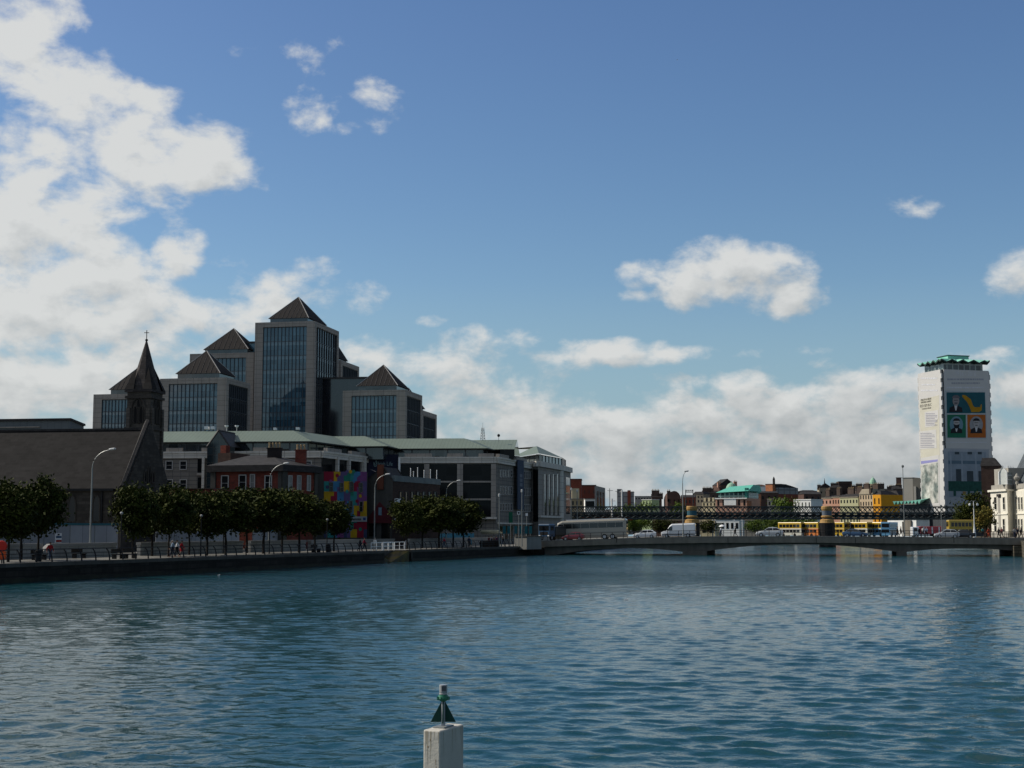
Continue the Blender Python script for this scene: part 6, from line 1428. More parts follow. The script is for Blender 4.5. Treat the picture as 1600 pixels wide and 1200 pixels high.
MB().fbox(f, .2, f.L - .2, PROM, PROM + 1.0, -.8, .3).build('counter', wood, stl)

# masts on the railway bridge
for px, yt, Y, w_, mt, lab in ((972, 765, 374, .22, paint_white, 'bright white mast on the lattice bridge, right of the pair'), (956.5, 779, 374, .25, paint_white, 'shorter white mast on the lattice bridge'), (953, 763, 378, .10, galv, 'dark signal mast with a small arm on the lattice bridge'), (965, 764, 378, .08, galv, 'thin grey mast just left of the bright white one')):
    x, y = G(px, Y); tag(MB().tube([(x, y, zB + .6), (x, y, Z(yt, Y))], w_, 6).tube([(x - .6, y, Z(yt, Y) - .6), (x + .9, y, Z(yt, Y) - .6)], .06, 4).build('signal_mast', mt, loc=(x, y, zB + .6)), lab, 'mast', 'masts on the railway bridge')
gy = root('signal_gantry', (*G(1078, 374), zM), 'small dark signal gantry above the blue drum pier', 'gantry'); gA, gB = G(1072, 374), G(1083.5, 374); z0, z1, z2 = zM, Z(765, 374), Z(769, 374)
for p in (gA, gB): MB().tube([(*p, z0), (*p, z1)], .10, 5).build('leg', rail_iron, gy)
m = MB(); m.tube([(*gA, z2), (*gB, z2)], .08, 4); m.tube([(*gA, z2 + .5), (*gB, z2 + .5)], .08, 4)
for k in range(4): t0, t1 = k / 4, (k + 1) / 4; m.tube([(gA[0] + (gB[0] - gA[0]) * t0, gA[1], z2), (gA[0] + (gB[0] - gA[0]) * t1, gA[1], z2 + .5)], .05, 4)
m.build('truss', rail_iron, gy)
for k, px in enumerate((1114, 1118, 1148, 1160)):
    x, y = G(px, 430); tag(MB().tube([(x, y, 2.5), (x, y, Z(811, 430))], .13, 6).tube([(x - .5, y, Z(813, 430)), (x + .5, y, Z(813, 430))], .08, 5).build('flagpole', paint_white, loc=(x, y, 2.5)), ['white quay pole right of the blue drum pier, first of four', 'white quay pole beside the first, second of four', 'white quay pole before the arcade, third of four', 'white quay pole at the right of the arcade, last of four'][k], 'pole', 'white poles on the far quay')

# ================================================================== VEHICLES
PAINT = {}
def paint(name, col): return mat('paint_' + name, col, .3, .05, .5, coat=.6, ior=1.5)
def wheel(parent, x, y, r=.31, w=.2):
    t = MB().lathe([(r * .55, -w / 2), (r * .93, -w / 2), (r, -w * .3), (r, w * .3), (r * .93, w / 2), (r * .55, w / 2)], (x, y, r), 18, axis='y').build('wheel', rubber, parent)
    MB().lathe([(r * .6, -w / 2 - .012), (r * .62, 0), (r * .6, w / 2 + .012)], (x, y, r), 12, axis='y').build('rim', alloy, t)
def carlike(label, cat, group, pm, L, W, prof, cab, wheels, r=.31, name='parked_car'):
    """prof: (x, z bottom, z top) of the lower body, front at -x; cab: (x, z) of the greenhouse outline"""
    o = root(name, (0, 0, 0), label, cat, group); hw = W / 2; m = MB(); pr = None
    for x, z0, z1 in prof:
        e = 1 - .10 * max(0, abs(x) / (L / 2) - .75) / .25
        ring = [(x, -hw * e * .94, z0), (x, -hw * e, (z0 + z1) / 2), (x, -hw * e * .96, z1 - .05), (x, -hw * e * .86, z1), (x, hw * e * .86, z1), (x, hw * e * .96, z1 - .05), (x, hw * e, (z0 + z1) / 2), (x, hw * e * .94, z0)]
        if pr:
            for k in range(8): j = (k + 1) % 8; m.face([pr[k], pr[j], ring[j], ring[k]][::-1])
        else: m.face(ring)
        pr = ring
    m.face(pr[::-1]); m.build('body', pm, o, smooth=False, bevel=.03)
    (x0, z0), (x1, z1), (x2, z2), (x3, z3) = cab
    def cw(z): return hw * (.90 - .22 * (z - z0) / (z1 - z0))
    pts = [(x0, z0), (x1, z1), ((x1 + x2) / 2, max(z1, z2) + .03), (x2, z2), (x3, z3)]
    m = MB(); l = [(x, -cw(z), z) for x, z in pts]; r_ = [(x, cw(z), z) for x, z in pts]
    m.face(l); m.face(r_[::-1])
    for i in range(4): m.face([l[i], r_[i], r_[i + 1], l[i + 1]])
    m.face([l[0], l[4], r_[4], r_[0]]); cb = m.build('cabin', pm, o)
    for s_ in (-1, 1):
        def q(x, z): return (x, s_ * (cw(z) + .012), z)
        zs, zt = z0 + .05, min(z1, z2) - .07
        def xl(z): return x0 + (x1 - x0) * (z - z0) / (z1 - z0)
        def xr(z): return x3 + (x2 - x3) * (z - z3) / (z2 - z3)
        xm = (xl(zt) + xr(zt)) / 2
        for a0, a1, b0, b1 in ((xl(zs) + .14, xm - .05, xl(zt) + .1, xm - .05), (xm + .05, xr(zs) - .2, xm + .05, xr(zt) - .14)):
            m = MB(); fc = [q(a0, zs), q(a1, zs), q(b1, zt), q(b0, zt)]; m.face(fc if s_ < 0 else fc[::-1]); m.build('side_window', car_glass, cb)
    for (xa, za, xb, zb_) , nm, sg_ in (((x0, z0, x1, z1), 'windscreen', -1), ((x3, z3, x2, z2), 'rear_window', 1)):
        d = Vector((zb_ - za, 0, -(xb - xa))).normalized() * .012 * sg_
        if sg_ < 0: d = Vector((-(zb_ - za), 0, (xb - xa))).normalized() * .012
        else: d = Vector(((zb_ - za), 0, -(xb - xa))).normalized() * .012
        p = [(xa + (xb - xa) * t, k * cw(za + (zb_ - za) * t) * .92, za + (zb_ - za) * t) for t, k in ((.08, -1), (.08, 1), (.92, 1), (.92, -1))]
        MB().face([tuple(Vector(v) + d) for v in p]).build(nm, car_glass, cb)
    for x in wheels:
        for s_ in (-1, 1): wheel(o, x, s_ * (hw - .10), r)
    fz = prof[1][2] - .16; bzz = prof[-2][2] - .2
    for s_ in (-1, 1):
        MB().box(-L / 2 + .02, -L / 2 + .16, s_ * hw * .62 - .14, s_ * hw * .62 + .14, fz - .08, fz + .06).build('headlight', headlight_m, o)
        MB().box(L / 2 - .16, L / 2 - .02, s_ * hw * .66 - .1, s_ * hw * .66 + .1, bzz - .12, bzz + .1).build('taillight', taillight_m, o)
        MB().box(cab[0][0] + .1, cab[0][0] + .28, s_ * hw * .98 - .06, s_ * hw * .98 + .06, cab[0][1] + .02, cab[0][1] + .16).build('mirror', pm, o)
    MB().box(-L / 2 - .01, -L / 2 + .05, -.26, .26, .42, .53).build('number_plate', paint_white, o)
    return o
def put(o, px, d, flip=False, tilt=0):
    a = BF.a(px, 838); x, y, _ = BF.w(a, 0, d); o.location = (x, y, bz(a) + .05); ang = math.atan2(BF.u[1], BF.u[0]) + (math.pi if flip else 0)
    dz = math.atan((bz(a + 1) - bz(a - 1)) / 2) * (-1 if not flip else 1); o.rotation_euler = (0, dz, ang)
def hatch(s=1): return dict(L=4.1, W=1.75, prof=[(-2.05, .38, .58), (-1.95, .26, .72), (-1.3, .22, .88), (-.8, .2, .94), (1.2, .2, .97), (1.85, .25, 1.0), (2.05, .40, .9)], cab=[(-.95, .92), (-.15, 1.46), (1.25, 1.44), (1.9, .98)], wheels=(-1.25, 1.25), r=.31)
def saloon(): return dict(L=4.4, W=1.78, prof=[(-2.2, .38, .58), (-2.08, .26, .70), (-1.4, .22, .84), (-.9, .2, .90), (1.3, .2, .93), (2.0, .25, .95), (2.2, .40, .82)], cab=[(-1.05, .88), (-.25, 1.42), (.95, 1.42), (1.75, .95)], wheels=(-1.35, 1.32), r=.31)
def suv(): return dict(L=4.7, W=1.9, prof=[(-2.35, .42, .66), (-2.22, .3, .84), (-1.5, .26, 1.02), (-.9, .25, 1.08), (1.5, .26, 1.12), (2.2, .3, 1.14), (2.35, .5, .98)], cab=[(-1.15, 1.05), (-.1, 1.68), (1.3, 1.62), (2.2, 1.12)], wheels=(-1.45, 1.42), r=.37)
G_CARS = 'cars on the road bridge'
silver = paint('silver', (.40, .42, .43)); pale = paint('pale_silver', (.52, .54, .54)); blue_c = paint('mid_blue', (.05, .11, .20)); red_c = paint('deep_red', (.17, .012, .018)); white_c = paint('white', (.66, .67, .67)); dark_c = paint('charcoal', (.02, .022, .025))
put(carlike('small white hatchback behind the coach on the bridge', 'car', G_CARS, white_c, **hatch()), 1002, -5.2)
put(carlike('silver crossover car alone at mid span of the bridge', 'car', G_CARS, pale, **suv()), 1201, -4.6)
put(carlike('dull blue saloon car crossing between the two piers', 'car', G_CARS, blue_c, **saloon()), 1338, -13.0, True)
put(carlike('silver estate car on the right span below the wrapped tower', 'car', G_CARS, silver, **hatch()), 1483, -4.8)
put(carlike('deep red car alongside the front of the coach', 'car', G_CARS, red_c, **hatch()), 890, -3.8)
put(carlike('dark car half hidden behind the silver estate car', 'car', G_CARS, dark_c, **saloon()), 1509, -7.5)
# white van
van = root('delivery_van', (0, 0, 0), 'white high roofed panel van on the bridge behind the tall lamp', 'van'); m = MB(); L_, W_ = 6.0, 2.0
sec = [(-3.0, .45, .85, .9), (-2.9, .32, 1.02, .97), (-2.1, .28, 1.25, 1.0), (-1.45, .28, 2.15, .98), (-1.05, .28, 2.42, .96), (2.75, .28, 2.5, .96), (3.0, .35, 2.42, .94)]; pr = None
for x, z0, z1, e in sec:
    h = W_ / 2 * e; zz = (z1 - z0); ring = [(x, -h * .96, z0), (x, -h, z0 + zz * .45), (x, -h * .93, z1 - .22 * (zz > 1)), (x, -h * .78, z1), (x, h * .78, z1), (x, h * .93, z1 - .22 * (zz > 1)), (x, h, z0 + zz * .45), (x, h * .96, z0)]
    if pr:
        for k in range(8): j = (k + 1) % 8; m.face([pr[k], pr[j], ring[j], ring[k]][::-1])
    else: m.face(ring)
    pr = ring
m.face(pr[::-1]); m.build('body', white_c, van, bevel=.04)
for s_ in (-1, 1):
    fc = [(-1.95, s_ * 1.005, 1.28), (-1.0, s_ * 1.012, 1.28), (-1.0, s_ * .975, 2.0), (-1.45, s_ * .975, 1.95)]; MB().face(fc if s_ < 0 else fc[::-1]).build('side_window', car_glass, van)
    MB().box(-2.9, 2.9, s_ * 1.0 - .02, s_ * 1.0 + .02, .5, .62).build('rub_strip', slate_dark, van); MB().box(-1.95, -1.7, s_ * 1.12 - .1, s_ * 1.12 + .1, 1.3, 1.6).build('mirror', iron_black, van)
    MB().box(-2.98, -2.8, s_ * .72 - .15, s_ * .72 + .15, .82, 1.0).build('headlight', headlight_m, van); MB().box(2.9, 3.01, s_ * .86 - .06, s_ * .86 + .06, .9, 1.4).build('taillight', taillight_m, van)
    for x in (-2.0, 1.7): wheel(van, x, s_ * .9, .35, .22)
MB().face([(-2.06, -.8, 1.3), (-2.06, .8, 1.3), (-1.50, .76, 2.1), (-1.50, -.76, 2.1)][::-1]).build('windscreen', car_glass, van)
put(van, 1056, -5.0)
# coach
co = root('touring_coach', (0, 0, 0), 'long beige grey touring coach with twin rear axles at the left end of the bridge', 'coach'); beige = paint('beige', (.27, .25, .20)); m = MB(); L_ = 13.0
sec = [(-6.5, .5, 1.3, 1.22), (-6.4, .35, 2.0, 1.25), (-6.0, .32, 3.2, 1.26), (-5.2, .32, 3.55, 1.27), (6.2, .32, 3.62, 1.27), (6.5, .5, 3.4, 1.22)]; pr = None
for x, z0, z1, h in sec:
    ring = [(x, -h * .97, z0), (x, -h, z0 + .4), (x, -h * .97, z1 - .3), (x, -h * .82, z1), (x, h * .82, z1), (x, h * .97, z1 - .3), (x, h, z0 + .4), (x, h * .97, z0)]
    if pr:
        for k in range(8): j = (k + 1) % 8; m.face([pr[k], pr[j], ring[j], ring[k]][::-1])
    else: m.face(ring)
    pr = ring
m.face(pr[::-1]); m.build('body', beige, co, bevel=.05)
for s_ in (-1, 1):
    for k in range(7):
        x0 = -4.9 + k * 1.58; x1 = x0 + 1.5
        if k == 6: x1 = x0 + 1.3
        fc = [(x0, s_ * 1.275, 2.12), (x1, s_ * 1.275, 2.12), (x1, s_ * 1.262, 2.98), (x0, s_ * 1.262, 2.98)]; MB().face(fc if s_ < 0 else fc[::-1]).build('side_window', car_glass, co)
    fc = [(-6.1, s_ * 1.275, 1.5), (-5.0, s_ * 1.28, 1.5), (-5.0, s_ * 1.27, 2.9), (-5.85, s_ * 1.27, 2.9)]; MB().face(fc if s_ < 0 else fc[::-1]).build('front_side_window', car_glass, co)
    for x in (-4.1, 2.5, 3.95): wheel(co, x, s_ * 1.14, .5, .3)
    for x in (-2.6, -.8, 1.0): MB().box(x, x + 1.6, s_ * 1.272 - .012, s_ * 1.272 + .012, .55, 1.25).build('luggage_door', beige, co)
    MB().box(-6.2, 6.2, s_ * 1.276 - .012, s_ * 1.276 + .012, 1.36, 1.42).build('trim_line', galv, co)
MB().face([(-6.44, -1.1, 1.4), (-6.44, 1.1, 1.4), (-6.02, 1.05, 3.1), (-6.02, -1.05, 3.1)][::-1]).build('windscreen', car_glass, co); MB().box(6.42, 6.53, -1.05, 1.05, 2.0, 3.1).build('rear_window', car_glass, co)
MB().box(-4.5, 5.5, -.9, .9, 3.58, 3.74).build('roof_pod', paint_white, co)
put(co, 912, -9.2)
# blue lorry facing out of the bridge end
tr_ = root('blue_lorry', (0, 0, 0), 'blue lorry cab in front of the coach at the left end of the bridge', 'lorry'); bl = paint('lorry_blue', (.03, .07, .13)); MB().box(-3.2, -1.2, -1.15, 1.15, .6, 2.9).build('cab', bl, tr_, bevel=.12); MB().box(-1.0, 3.4, -1.2, 1.2, .9, 2.5).build('load_body', dark_c, tr_, bevel=.04)
MB().box(-3.23, -3.1, -1.0, 1.0, 1.75, 2.6).build('windscreen', car_glass, tr_); MB().box(-3.22, -3.1, -.8, .8, .95, 1.5).build('grille', iron_black, tr_)
for s_ in (-1, 1):
    MB().box(-2.8, -1.7, s_ * 1.16 - .012, s_ * 1.16 + .012, 1.75, 2.5).build('side_window', car_glass, tr_); MB().box(-3.24, -3.1, s_ * .9 - .16, s_ * .9 + .16, .75, .95).build('headlight', headlight_m, tr_)
    for x in (-2.3, 2.2): wheel(tr_, x, s_ * 1.02, .48, .28)
x, y = G(864, 262); tr_.location = (x, y, 2.5); tr_.rotation_euler = (0, 0, R(58))
# buses on the far quay
def bus(px, Y, rot, label, c1, c2, ground=2.5, two=True, L=10.5):
    o = root('city_bus', (*G(px, Y), ground), label, 'bus', 'yellow and blue city buses'); o.rotation_euler = (0, 0, R(rot)); H = 4.1 if two else 3.0; h = 1.25
    def B_(x0, x1, y0, y1, z0, z1, nm, mt, par=None, bv=0):
        m = MB().box(x0, x1, y0, y1, z0, z1); q = bpy.data.meshes.new(nm)
        ob_ = m.build(nm, mt, None, bevel=bv); ob_.parent = par or o; return ob_
    B_(-L / 2, L / 2, -h, h, .35, H * .56, 'lower_body', c2, bv=.05); B_(-L / 2, L / 2, -h, h, H * .56 + .003, H, 'upper_body', c1, bv=.12)
    for s_ in (-1, 1):
        for k in range(6):
            x0 = -L / 2 + .5 + k * (L - 1) / 6
            B_(x0, x0 + (L - 1) / 6 - .15, s_ * h - .015, s_ * h + .015, H * .64, H * .86, 'window', car_glass); 
            if two: B_(x0, x0 + (L - 1) / 6 - .15, s_ * h - .015, s_ * h + .015, 1.25, 2.05, 'window', car_glass)
        for x in (-L / 2 + 2, L / 2 - 2.4):
            t = MB().lathe([(.3, -.14), (.48, -.14), (.5, 0), (.48, .14), (.3, .14)], (x, s_ * 1.12, .5), 14, axis='y').build('wheel', rubber); t.parent = o
    for e in (-1, 1):
        B_(e * L / 2 - .02, e * L / 2 + .02, -1.05, 1.05, H * .64, H * .9, 'end_window', car_glass); B_(e * L / 2 - .02, e * L / 2 + .02, -1.05, 1.05, 1.2, 2.1, 'end_window', car_glass)
    return o
by = paint('bus_yellow', (.46, .30, .025)); bb_ = paint('bus_blue', (.02, .05, .22)); lb_ = paint('bus_light_blue', (.12, .30, .48)); bw = paint('bus_white', (.46, .45, .39)); pn = paint('bus_pale', (.55, .50, .36))
for px, Y, rot, lab, c1, c2 in ((1238, 418, -50, 'yellow topped bus with white sides, leftmost of the bus rank', by, bw), (1264, 415, -50, 'pale yellow and orange bus just left of the grey drum pier', by, mat('paint_orange', (.5, .16, .04), .35)), (1306, 412, -55, 'yellow bus end on, right beside the black pier base', by, by), (1321, 416, 80, 'deep blue bus seen end on, second right of the pier', bb_, bb_),
        (1340, 412, -50, 'yellow and white double decker in the middle of the rank', by, bw), (1372, 410, -52, 'light blue and yellow double decker on the right of the rank', by, lb_), (1390, 408, 60, 'pale blue bus seen from behind at the right of the rank', lb_, lb_)): bus(px, Y, rot, lab, c1, c2, L=8.5)
bus(1501, 322, -4, 'bright yellow double decker at the right bridge head below the dark tree', by, by, 2.5, L=5.6)
rt = root('red_lorry', (0, 0, 0), 'red and white lorry behind the right span below the tower corner', 'lorry'); rd = paint('bright_red', (.42, .015, .03)); MB().box(-2.3, 2.3, -1.1, 1.1, .9, 2.5).build('load_body', rd, rt, bevel=.05); MB().box(-3.8, -2.4, -1.05, 1.05, .6, 2.4).build('cab', white_c, rt, bevel=.12); MB().box(2.32, 2.9, -.9, .9, .8, 1.9).build('tail_lift', paint_white, rt)
for s_ in (-1, 1):
    MB().box(-3.5, -2.8, s_ * 1.06 - .012, s_ * 1.06 + .012, 1.5, 2.15).build('side_window', car_glass, rt)
    for x in (-3.0, 1.2): wheel(rt, x, s_ * .95, .45, .26)
    for x in (-1.6, .1, 1.5): MB().box(x, x + .25, s_ * 1.11 - .012, s_ * 1.11 + .012, 1.0, 2.4).build('white_stripe', paint_white, rt)
rt.location = (*G(1453, 300), 2.6); rt.rotation_euler = (0, 0, R(-3))

# ================================================================== PEOPLE
def skin_obj(name, verts, edges, radii, mt, parent, sub=1, rootv=0):
    me = bpy.data.meshes.new(name); me.from_pydata([tuple(v) for v in verts], edges, []); me.materials.append(mt)
    o = bpy.data.objects.new(name, me); COL.objects.link(o); o.parent = parent
    md = o.modifiers.new('skin', 'SKIN'); md.use_smooth_shade = True
    for i, r_ in enumerate(radii): me.skin_vertices[0].data[i].radius = (r_, r_) if not isinstance(r_, tuple) else r_
    me.skin_vertices[0].data[rootv].use_root = True
    if sub: s = o.modifiers.new('sub', 'SUBSURF'); s.levels = sub; s.render_levels = sub
    return o
skins = [mat('skin_fair', (.42, .25, .18), .6, .05), mat('skin_tan', (.28, .155, .10), .6, .05)]
hairs = [mat('hair_dark', (.018, .013, .010), .7), mat('hair_brown', (.06, .035, .018), .7), mat('hair_grey', (.25, .24, .23), .7)]
clothm = {}
def cloth(c):
    k = 'cloth_%d_%d_%d' % tuple(int(v * 255) for v in c)
    return mat(k, c, .85, .12, 4)
def person(x, y, z, h, face_ang, label, top, legs, hair=0, skin=0, stride=.3, hold=None, coat=False, rnd=random.Random(9)):
    o = root('person', (x, y, z), label, 'person'); o.rotation_euler = (0, 0, face_ang); k = h / 1.75
    sg = rnd.choice((-1, 1)) ; st = stride
    # faces -Y; x is the body's side
    J = {'pel': (0, 0, .95), 'wai': (0, .01, 1.10), 'che': (0, .015, 1.30), 'nk0': (0, .01, 1.46), 'nk1': (0, -.01, 1.54), 'hd0': (0, -.02, 1.62), 'hd1': (0, -.015, 1.70)}
    for s_, n in ((-1, 'L'), (1, 'R')):
        f_ = st * s_ * sg
        J['hip' + n] = (.09 * s_, 0, .92); J['kn' + n] = (.10 * s_, -.04 - f_ * .45, .50); J['an' + n] = (.10 * s_, .04 - f_ * (1.0 if f_ > 0 else 1.15), .09 if f_ > 0 else .13); J['to' + n] = (.11 * s_, -.13 - f_ * 1.0, .04)
        J['sh' + n] = (.18 * s_, .015, 1.43); J['el' + n] = (.24 * s_, .04 + f_ * .4, 1.15); J['wr' + n] = (.24 * s_, -.04 + f_ * .75, .92); J['pa' + n] = (.24 * s_, -.06 + f_ * .8, .86)
    J = {a: Vector(b) * k for a, b in J.items()}
    names = list(J); V_ = [J[n] for n in names]; ix = {n: i for i, n in enumerate(names)}
    rad = {'pel': .125, 'wai': .115, 'che': .135, 'nk0': .06, 'nk1': .052, 'hd0': .085, 'hd1': .085}
    for n in 'LR': rad.update({'hip' + n: .085, 'kn' + n: .058, 'an' + n: .042, 'to' + n: .035, 'sh' + n: .058, 'el' + n: .043, 'wr' + n: .030, 'pa' + n: .036})
    E = [('pel', 'wai'), ('wai', 'che'), ('che', 'nk0'), ('nk0', 'nk1'), ('nk1', 'hd0'), ('hd0', 'hd1')]
    for n in 'LR': E += [('pel', 'hip' + n), ('hip' + n, 'kn' + n), ('kn' + n, 'an' + n), ('an' + n, 'to' + n), ('che', 'sh' + n), ('sh' + n, 'el' + n), ('el' + n, 'wr' + n), ('wr' + n, 'pa' + n)]
    R_ = [rad[n] * k for n in names]
    Ed = [(ix[a], ix[b]) for a, b in E]
    # nose and fingers
    V_.append(J['hd0'] + Vector((0, -.095, .02)) * k); R_.append(.014 * k); Ed.append((ix['hd0'], len(V_) - 1))
    for s_, n in ((-1, 'L'), (1, 'R')):
        p = J['pa' + n]
        for q, (dx, dl) in enumerate(((-.030, .075), (-.010, .09), (.010, .085), (.030, .065))):
            V_.append(p + Vector((s_ * .012, dx, -.03)) * k); R_.append(.010 * k); Ed.append((ix['pa' + n], len(V_) - 1))
            V_.append(p + Vector((-s_ * .012, dx, -.03 - dl)) * k); R_.append(.008 * k); Ed.append((len(V_) - 2, len(V_) - 1))
        V_.append(p + Vector((-s_ * .03, -.04, -.01)) * k); R_.append(.011 * k); Ed.append((ix['pa' + n], len(V_) - 1))
        V_.append(p + Vector((-s_ * .035, -.055, -.05)) * k); R_.append(.009 * k); Ed.append((len(V_) - 2, len(V_) - 1))
    skin_obj('body', V_, Ed, R_, skins[skin], o)
    def part(nm, ns, es, extra, mt, rv):
        i2 = {n: i for i, n in enumerate(ns)}; return skin_obj(nm, [J[n] for n in ns], [(i2[a], i2[b]) for a, b in es], [(rad[n] + extra) * k for n in ns], mt, o, 1, i2[rv])
    ls = ['pel', 'hipL', 'hipR', 'knL', 'knR', 'anL', 'anR']; part('trousers', ls, [('pel', 'hipL'), ('pel', 'hipR'), ('hipL', 'knL'), ('hipR', 'knR'), ('knL', 'anL'), ('knR', 'anR')], .016, cloth(legs), 'pel')
    ts = ['pel', 'wai', 'che', 'nk0', 'shL', 'shR', 'elL', 'elR', 'wrL', 'wrR']; part('coat' if coat else 'jacket', ts, [('pel', 'wai'), ('wai', 'che'), ('che', 'nk0'), ('che', 'shL'), ('che', 'shR'), ('shL', 'elL'), ('shR', 'elR'), ('elL', 'wrL'), ('elR', 'wrR')], .022, cloth(top), 'wai')
    if coat: MB().lathe([(.20 * k, .62 * k), (.175 * k, .9 * k), (.15 * k, 1.1 * k)], (0, 0, 0), 12).build('coat_skirt', cloth(top)).parent = o
    for n in 'LR':
        t = J['to' + n]; a = J['an' + n]; skin_obj('shoe', [a + Vector((0, .03, -.03)) * k, t], [(0, 1)], [.05 * k, .042 * k], iron_black, o, 1)
    hb = MB(); hd = (J['hd0'] + J['hd1']) / 2; pr = []
    for i in range(6):
        th = math.pi / 2 * i / 5; pr.append((.108 * k * math.cos(th) + .001, .075 * k * math.sin(th)))
    hb.lathe([(.095 * k, -.05 * k)] + pr, (hd.x, hd.y + .015 * k, hd.z + .03 * k), 10); q = hb.build('hair', hairs[hair], None, smooth=True); q.parent = o
    return o
navy = (.015, .02, .04); blk = (.012, .012, .014); denim = (.04, .06, .10); whitec = (.62, .62, .62); redc = (.30, .012, .015)
def qperson(px, off, ang, label, top, legs, **kw):
    x, y = QPX(px, off); return person(x, y, PROM, kw.pop('h', 1.72), R(ang), label, top, legs, **kw)
qperson(270, 3.4, -70, 'person in pale blue shirt and dark trousers, left of the strolling three', (.16, .22, .30), navy, hair=2)
qperson(277, 3.2, -70, 'person in white top and dark trousers, middle of the strolling three', whitec, blk, hair=1)
qperson(284.5, 3.0, 110, 'person in long red coat, right of the strolling three', redc, (.2, .14, .11), hair=0, coat=True, h=1.68)
qperson(79, 4.5, 40, 'person in red jacket by the curved end of the pale wall', redc, denim, hair=1, h=1.65)
qperson(586, 2.2, 160, 'person in white shirt with dark belt behind the white barriers', (.62, .62, .58), (.40, .40, .38), hair=2, stride=.1)
qperson(563, 2.6, 100, 'person in dark clothes walking left of the red shirted one', blk, navy, hair=0)
qperson(569.5, 2.6, 100, 'person in dark red shirt walking before the pale wall', (.16, .012, .03), blk, hair=0, h=1.78)
qperson(694, 4, -80, 'person in pinkish red top under the clump of trees', (.30, .02, .05), denim, hair=1)
qperson(733, 3.2, 30, 'person in dark jacket leaning by the railing', navy, blk, hair=0, stride=.05)
for i, (px, off, c, l) in enumerate(((764, 4, (.10, .02, .02), blk), (768.5, 5, navy, blk), (772, 3.6, (.16, .11, .08), navy), (776, 5, (.05, .02, .05), blk), (781, 4.4, (.06, .08, .09), blk), (785.5, 4, blk, denim))):
    qperson(px, off, 40 + i * 50, ['person in maroon top at the left of the bridge head crowd', 'person in navy coat, second in the bridge head crowd', 'person in tan jacket amid the bridge head crowd', 'person in plum top amid the bridge head crowd', 'person in grey jacket beside the camera pole', 'person in black jacket right of the camera pole'][i], c, l, hair=i % 3, skin=i % 2)
def bperson(px, d, ang, label, top, legs, **kw):
    a = BF.a(px, 838); x, y, _ = BF.w(a, 0, d); return person(x, y, bz(a) + .16, kw.pop('h', 1.74), R(ang), label, top, legs, **kw)
bperson(1403, -1.2, 90, 'person in black at the left of the straight bridge lamp', blk, blk); bperson(1408.5, -1.5, 90, 'person in black close beside the straight bridge lamp', (.02, .02, .03), navy, hair=1)
bperson(1148, -1.3, -90, 'person with dark coat at mid span left of the silver crossover', blk, blk, hair=0)
um = bperson(1115, -17.5, -90, 'person in pale top carrying a white umbrella on the bridge', (.45, .48, .55), denim, hair=1)
ux, uy, uz = um.location; uo = root('umbrella', (ux + .22, uy, uz + 1.0), 'open white umbrella held over a walker on the bridge', 'umbrella'); MB().tube([(ux + .24, uy - .05, uz + .85), (ux + .24, uy - .05, uz + 2.1)], .015, 5).build('shaft', galv, uo); MB().lathe([(.62, 0), (.5, .16), (.28, .3), (.02, .38)], (ux + .24, uy - .05, uz + 1.75), 12).build('canopy', paint_white, uo)
for i, (px, d, c, l) in enumerate(((1445, -14.5, blk, navy), (1451, -15, (.3, .3, .3), blk), (1457, -14.5, (.10, .14, .2), blk), (1537, -1.4, (.03, .14, .14), blk), (1546, -1.3, (.40, .07, .03), (.3, .06, .03)), (1562, -1.2, blk, blk), (1567, -1.6, (.10, .03, .03), blk), (1587, -1.3, (.2, .2, .2), navy), (1592, -1.5, navy, blk), (1597, -1.2, blk, blk))):
    bperson(px, d, 70 + 40 * i, ['person in black on the far footway below the red lorry', 'person in grey on the far footway below the red lorry', 'person in slate blue on the far footway right of the red lorry', 'person in teal top left of the orange coated one', 'person in long orange coat near the right bridge head', 'person in black below the white building recess', 'person in dark maroon beside the one in black', 'person in grey at the right edge of the bridge', 'person in navy near the right edge', 'person in black at the very right edge of the bridge'][i], c, l, hair=i % 3, skin=i % 2, coat=(i == 4))

# ================================================================== CHANNEL MARKER, BIRDS
bc = root('channel_marker', (*G(692, 22.3), 0), 'white square marker post with green triangle topmark and lantern', 'beacon')
Yb = 22.0; zt = Z(1142, Yb)
Cc = G(688, Yb, 1142); Lc = Vector((Cc[0], Cc[1])) + Vector((-.88, .47)).normalized() * .30; e1 = Vector((-.88, .47)).normalized(); e2 = Vector((.40, .917)).normalized()
Rc = Vector(Cc) + e2 * .82; Bc = Lc + e2 * .82
beac = mat('weathered_white_paint', (.46, .435, .375), .6, .12, 3, streak=.12, bump=.15)
m = MB(); m.prism([tuple(Lc), Cc, tuple(Rc), tuple(Bc)], -3, zt); b_ = m.build('post', beac, bc, bevel=.025)
fA = Face(tuple(Lc), Cc); rs = random.Random(8)
for f_ in (fA, Face(Cc, tuple(Rc))):
    for _ in range(9):
        a = rs.uniform(.03, f_.L - .03); h_ = rs.uniform(.08, .5); w_ = rs.uniform(.004, .012); MB().face([f_.w(a - w_, zt - .02, .0006), f_.w(a - w_ * .3, zt - .02 - h_, .0006), f_.w(a + w_ * .3, zt - .02 - h_, .0006), f_.w(a + w_, zt - .02, .0006)]).build('run_stain', mat('run_stain', (.33, .29, .22), .9, .3, 5), b_)
m = MB()
for _ in range(7):
    p = Lc + e2 * rs.uniform(.05, .75) - e1 * rs.uniform(.04, .26); r_ = rs.uniform(.012, .03)
    m.face([(p.x + r_ * math.cos(t * .9), p.y + r_ * 1.2 * math.sin(t * .9), zt + .0012) for t in range(7)])
m.build('bird_dropping', mat('dropping_white', (.75, .74, .70), .9), b_)
rust = mat('rust_stain', (.24, .17, .10), .9, .3, 6)
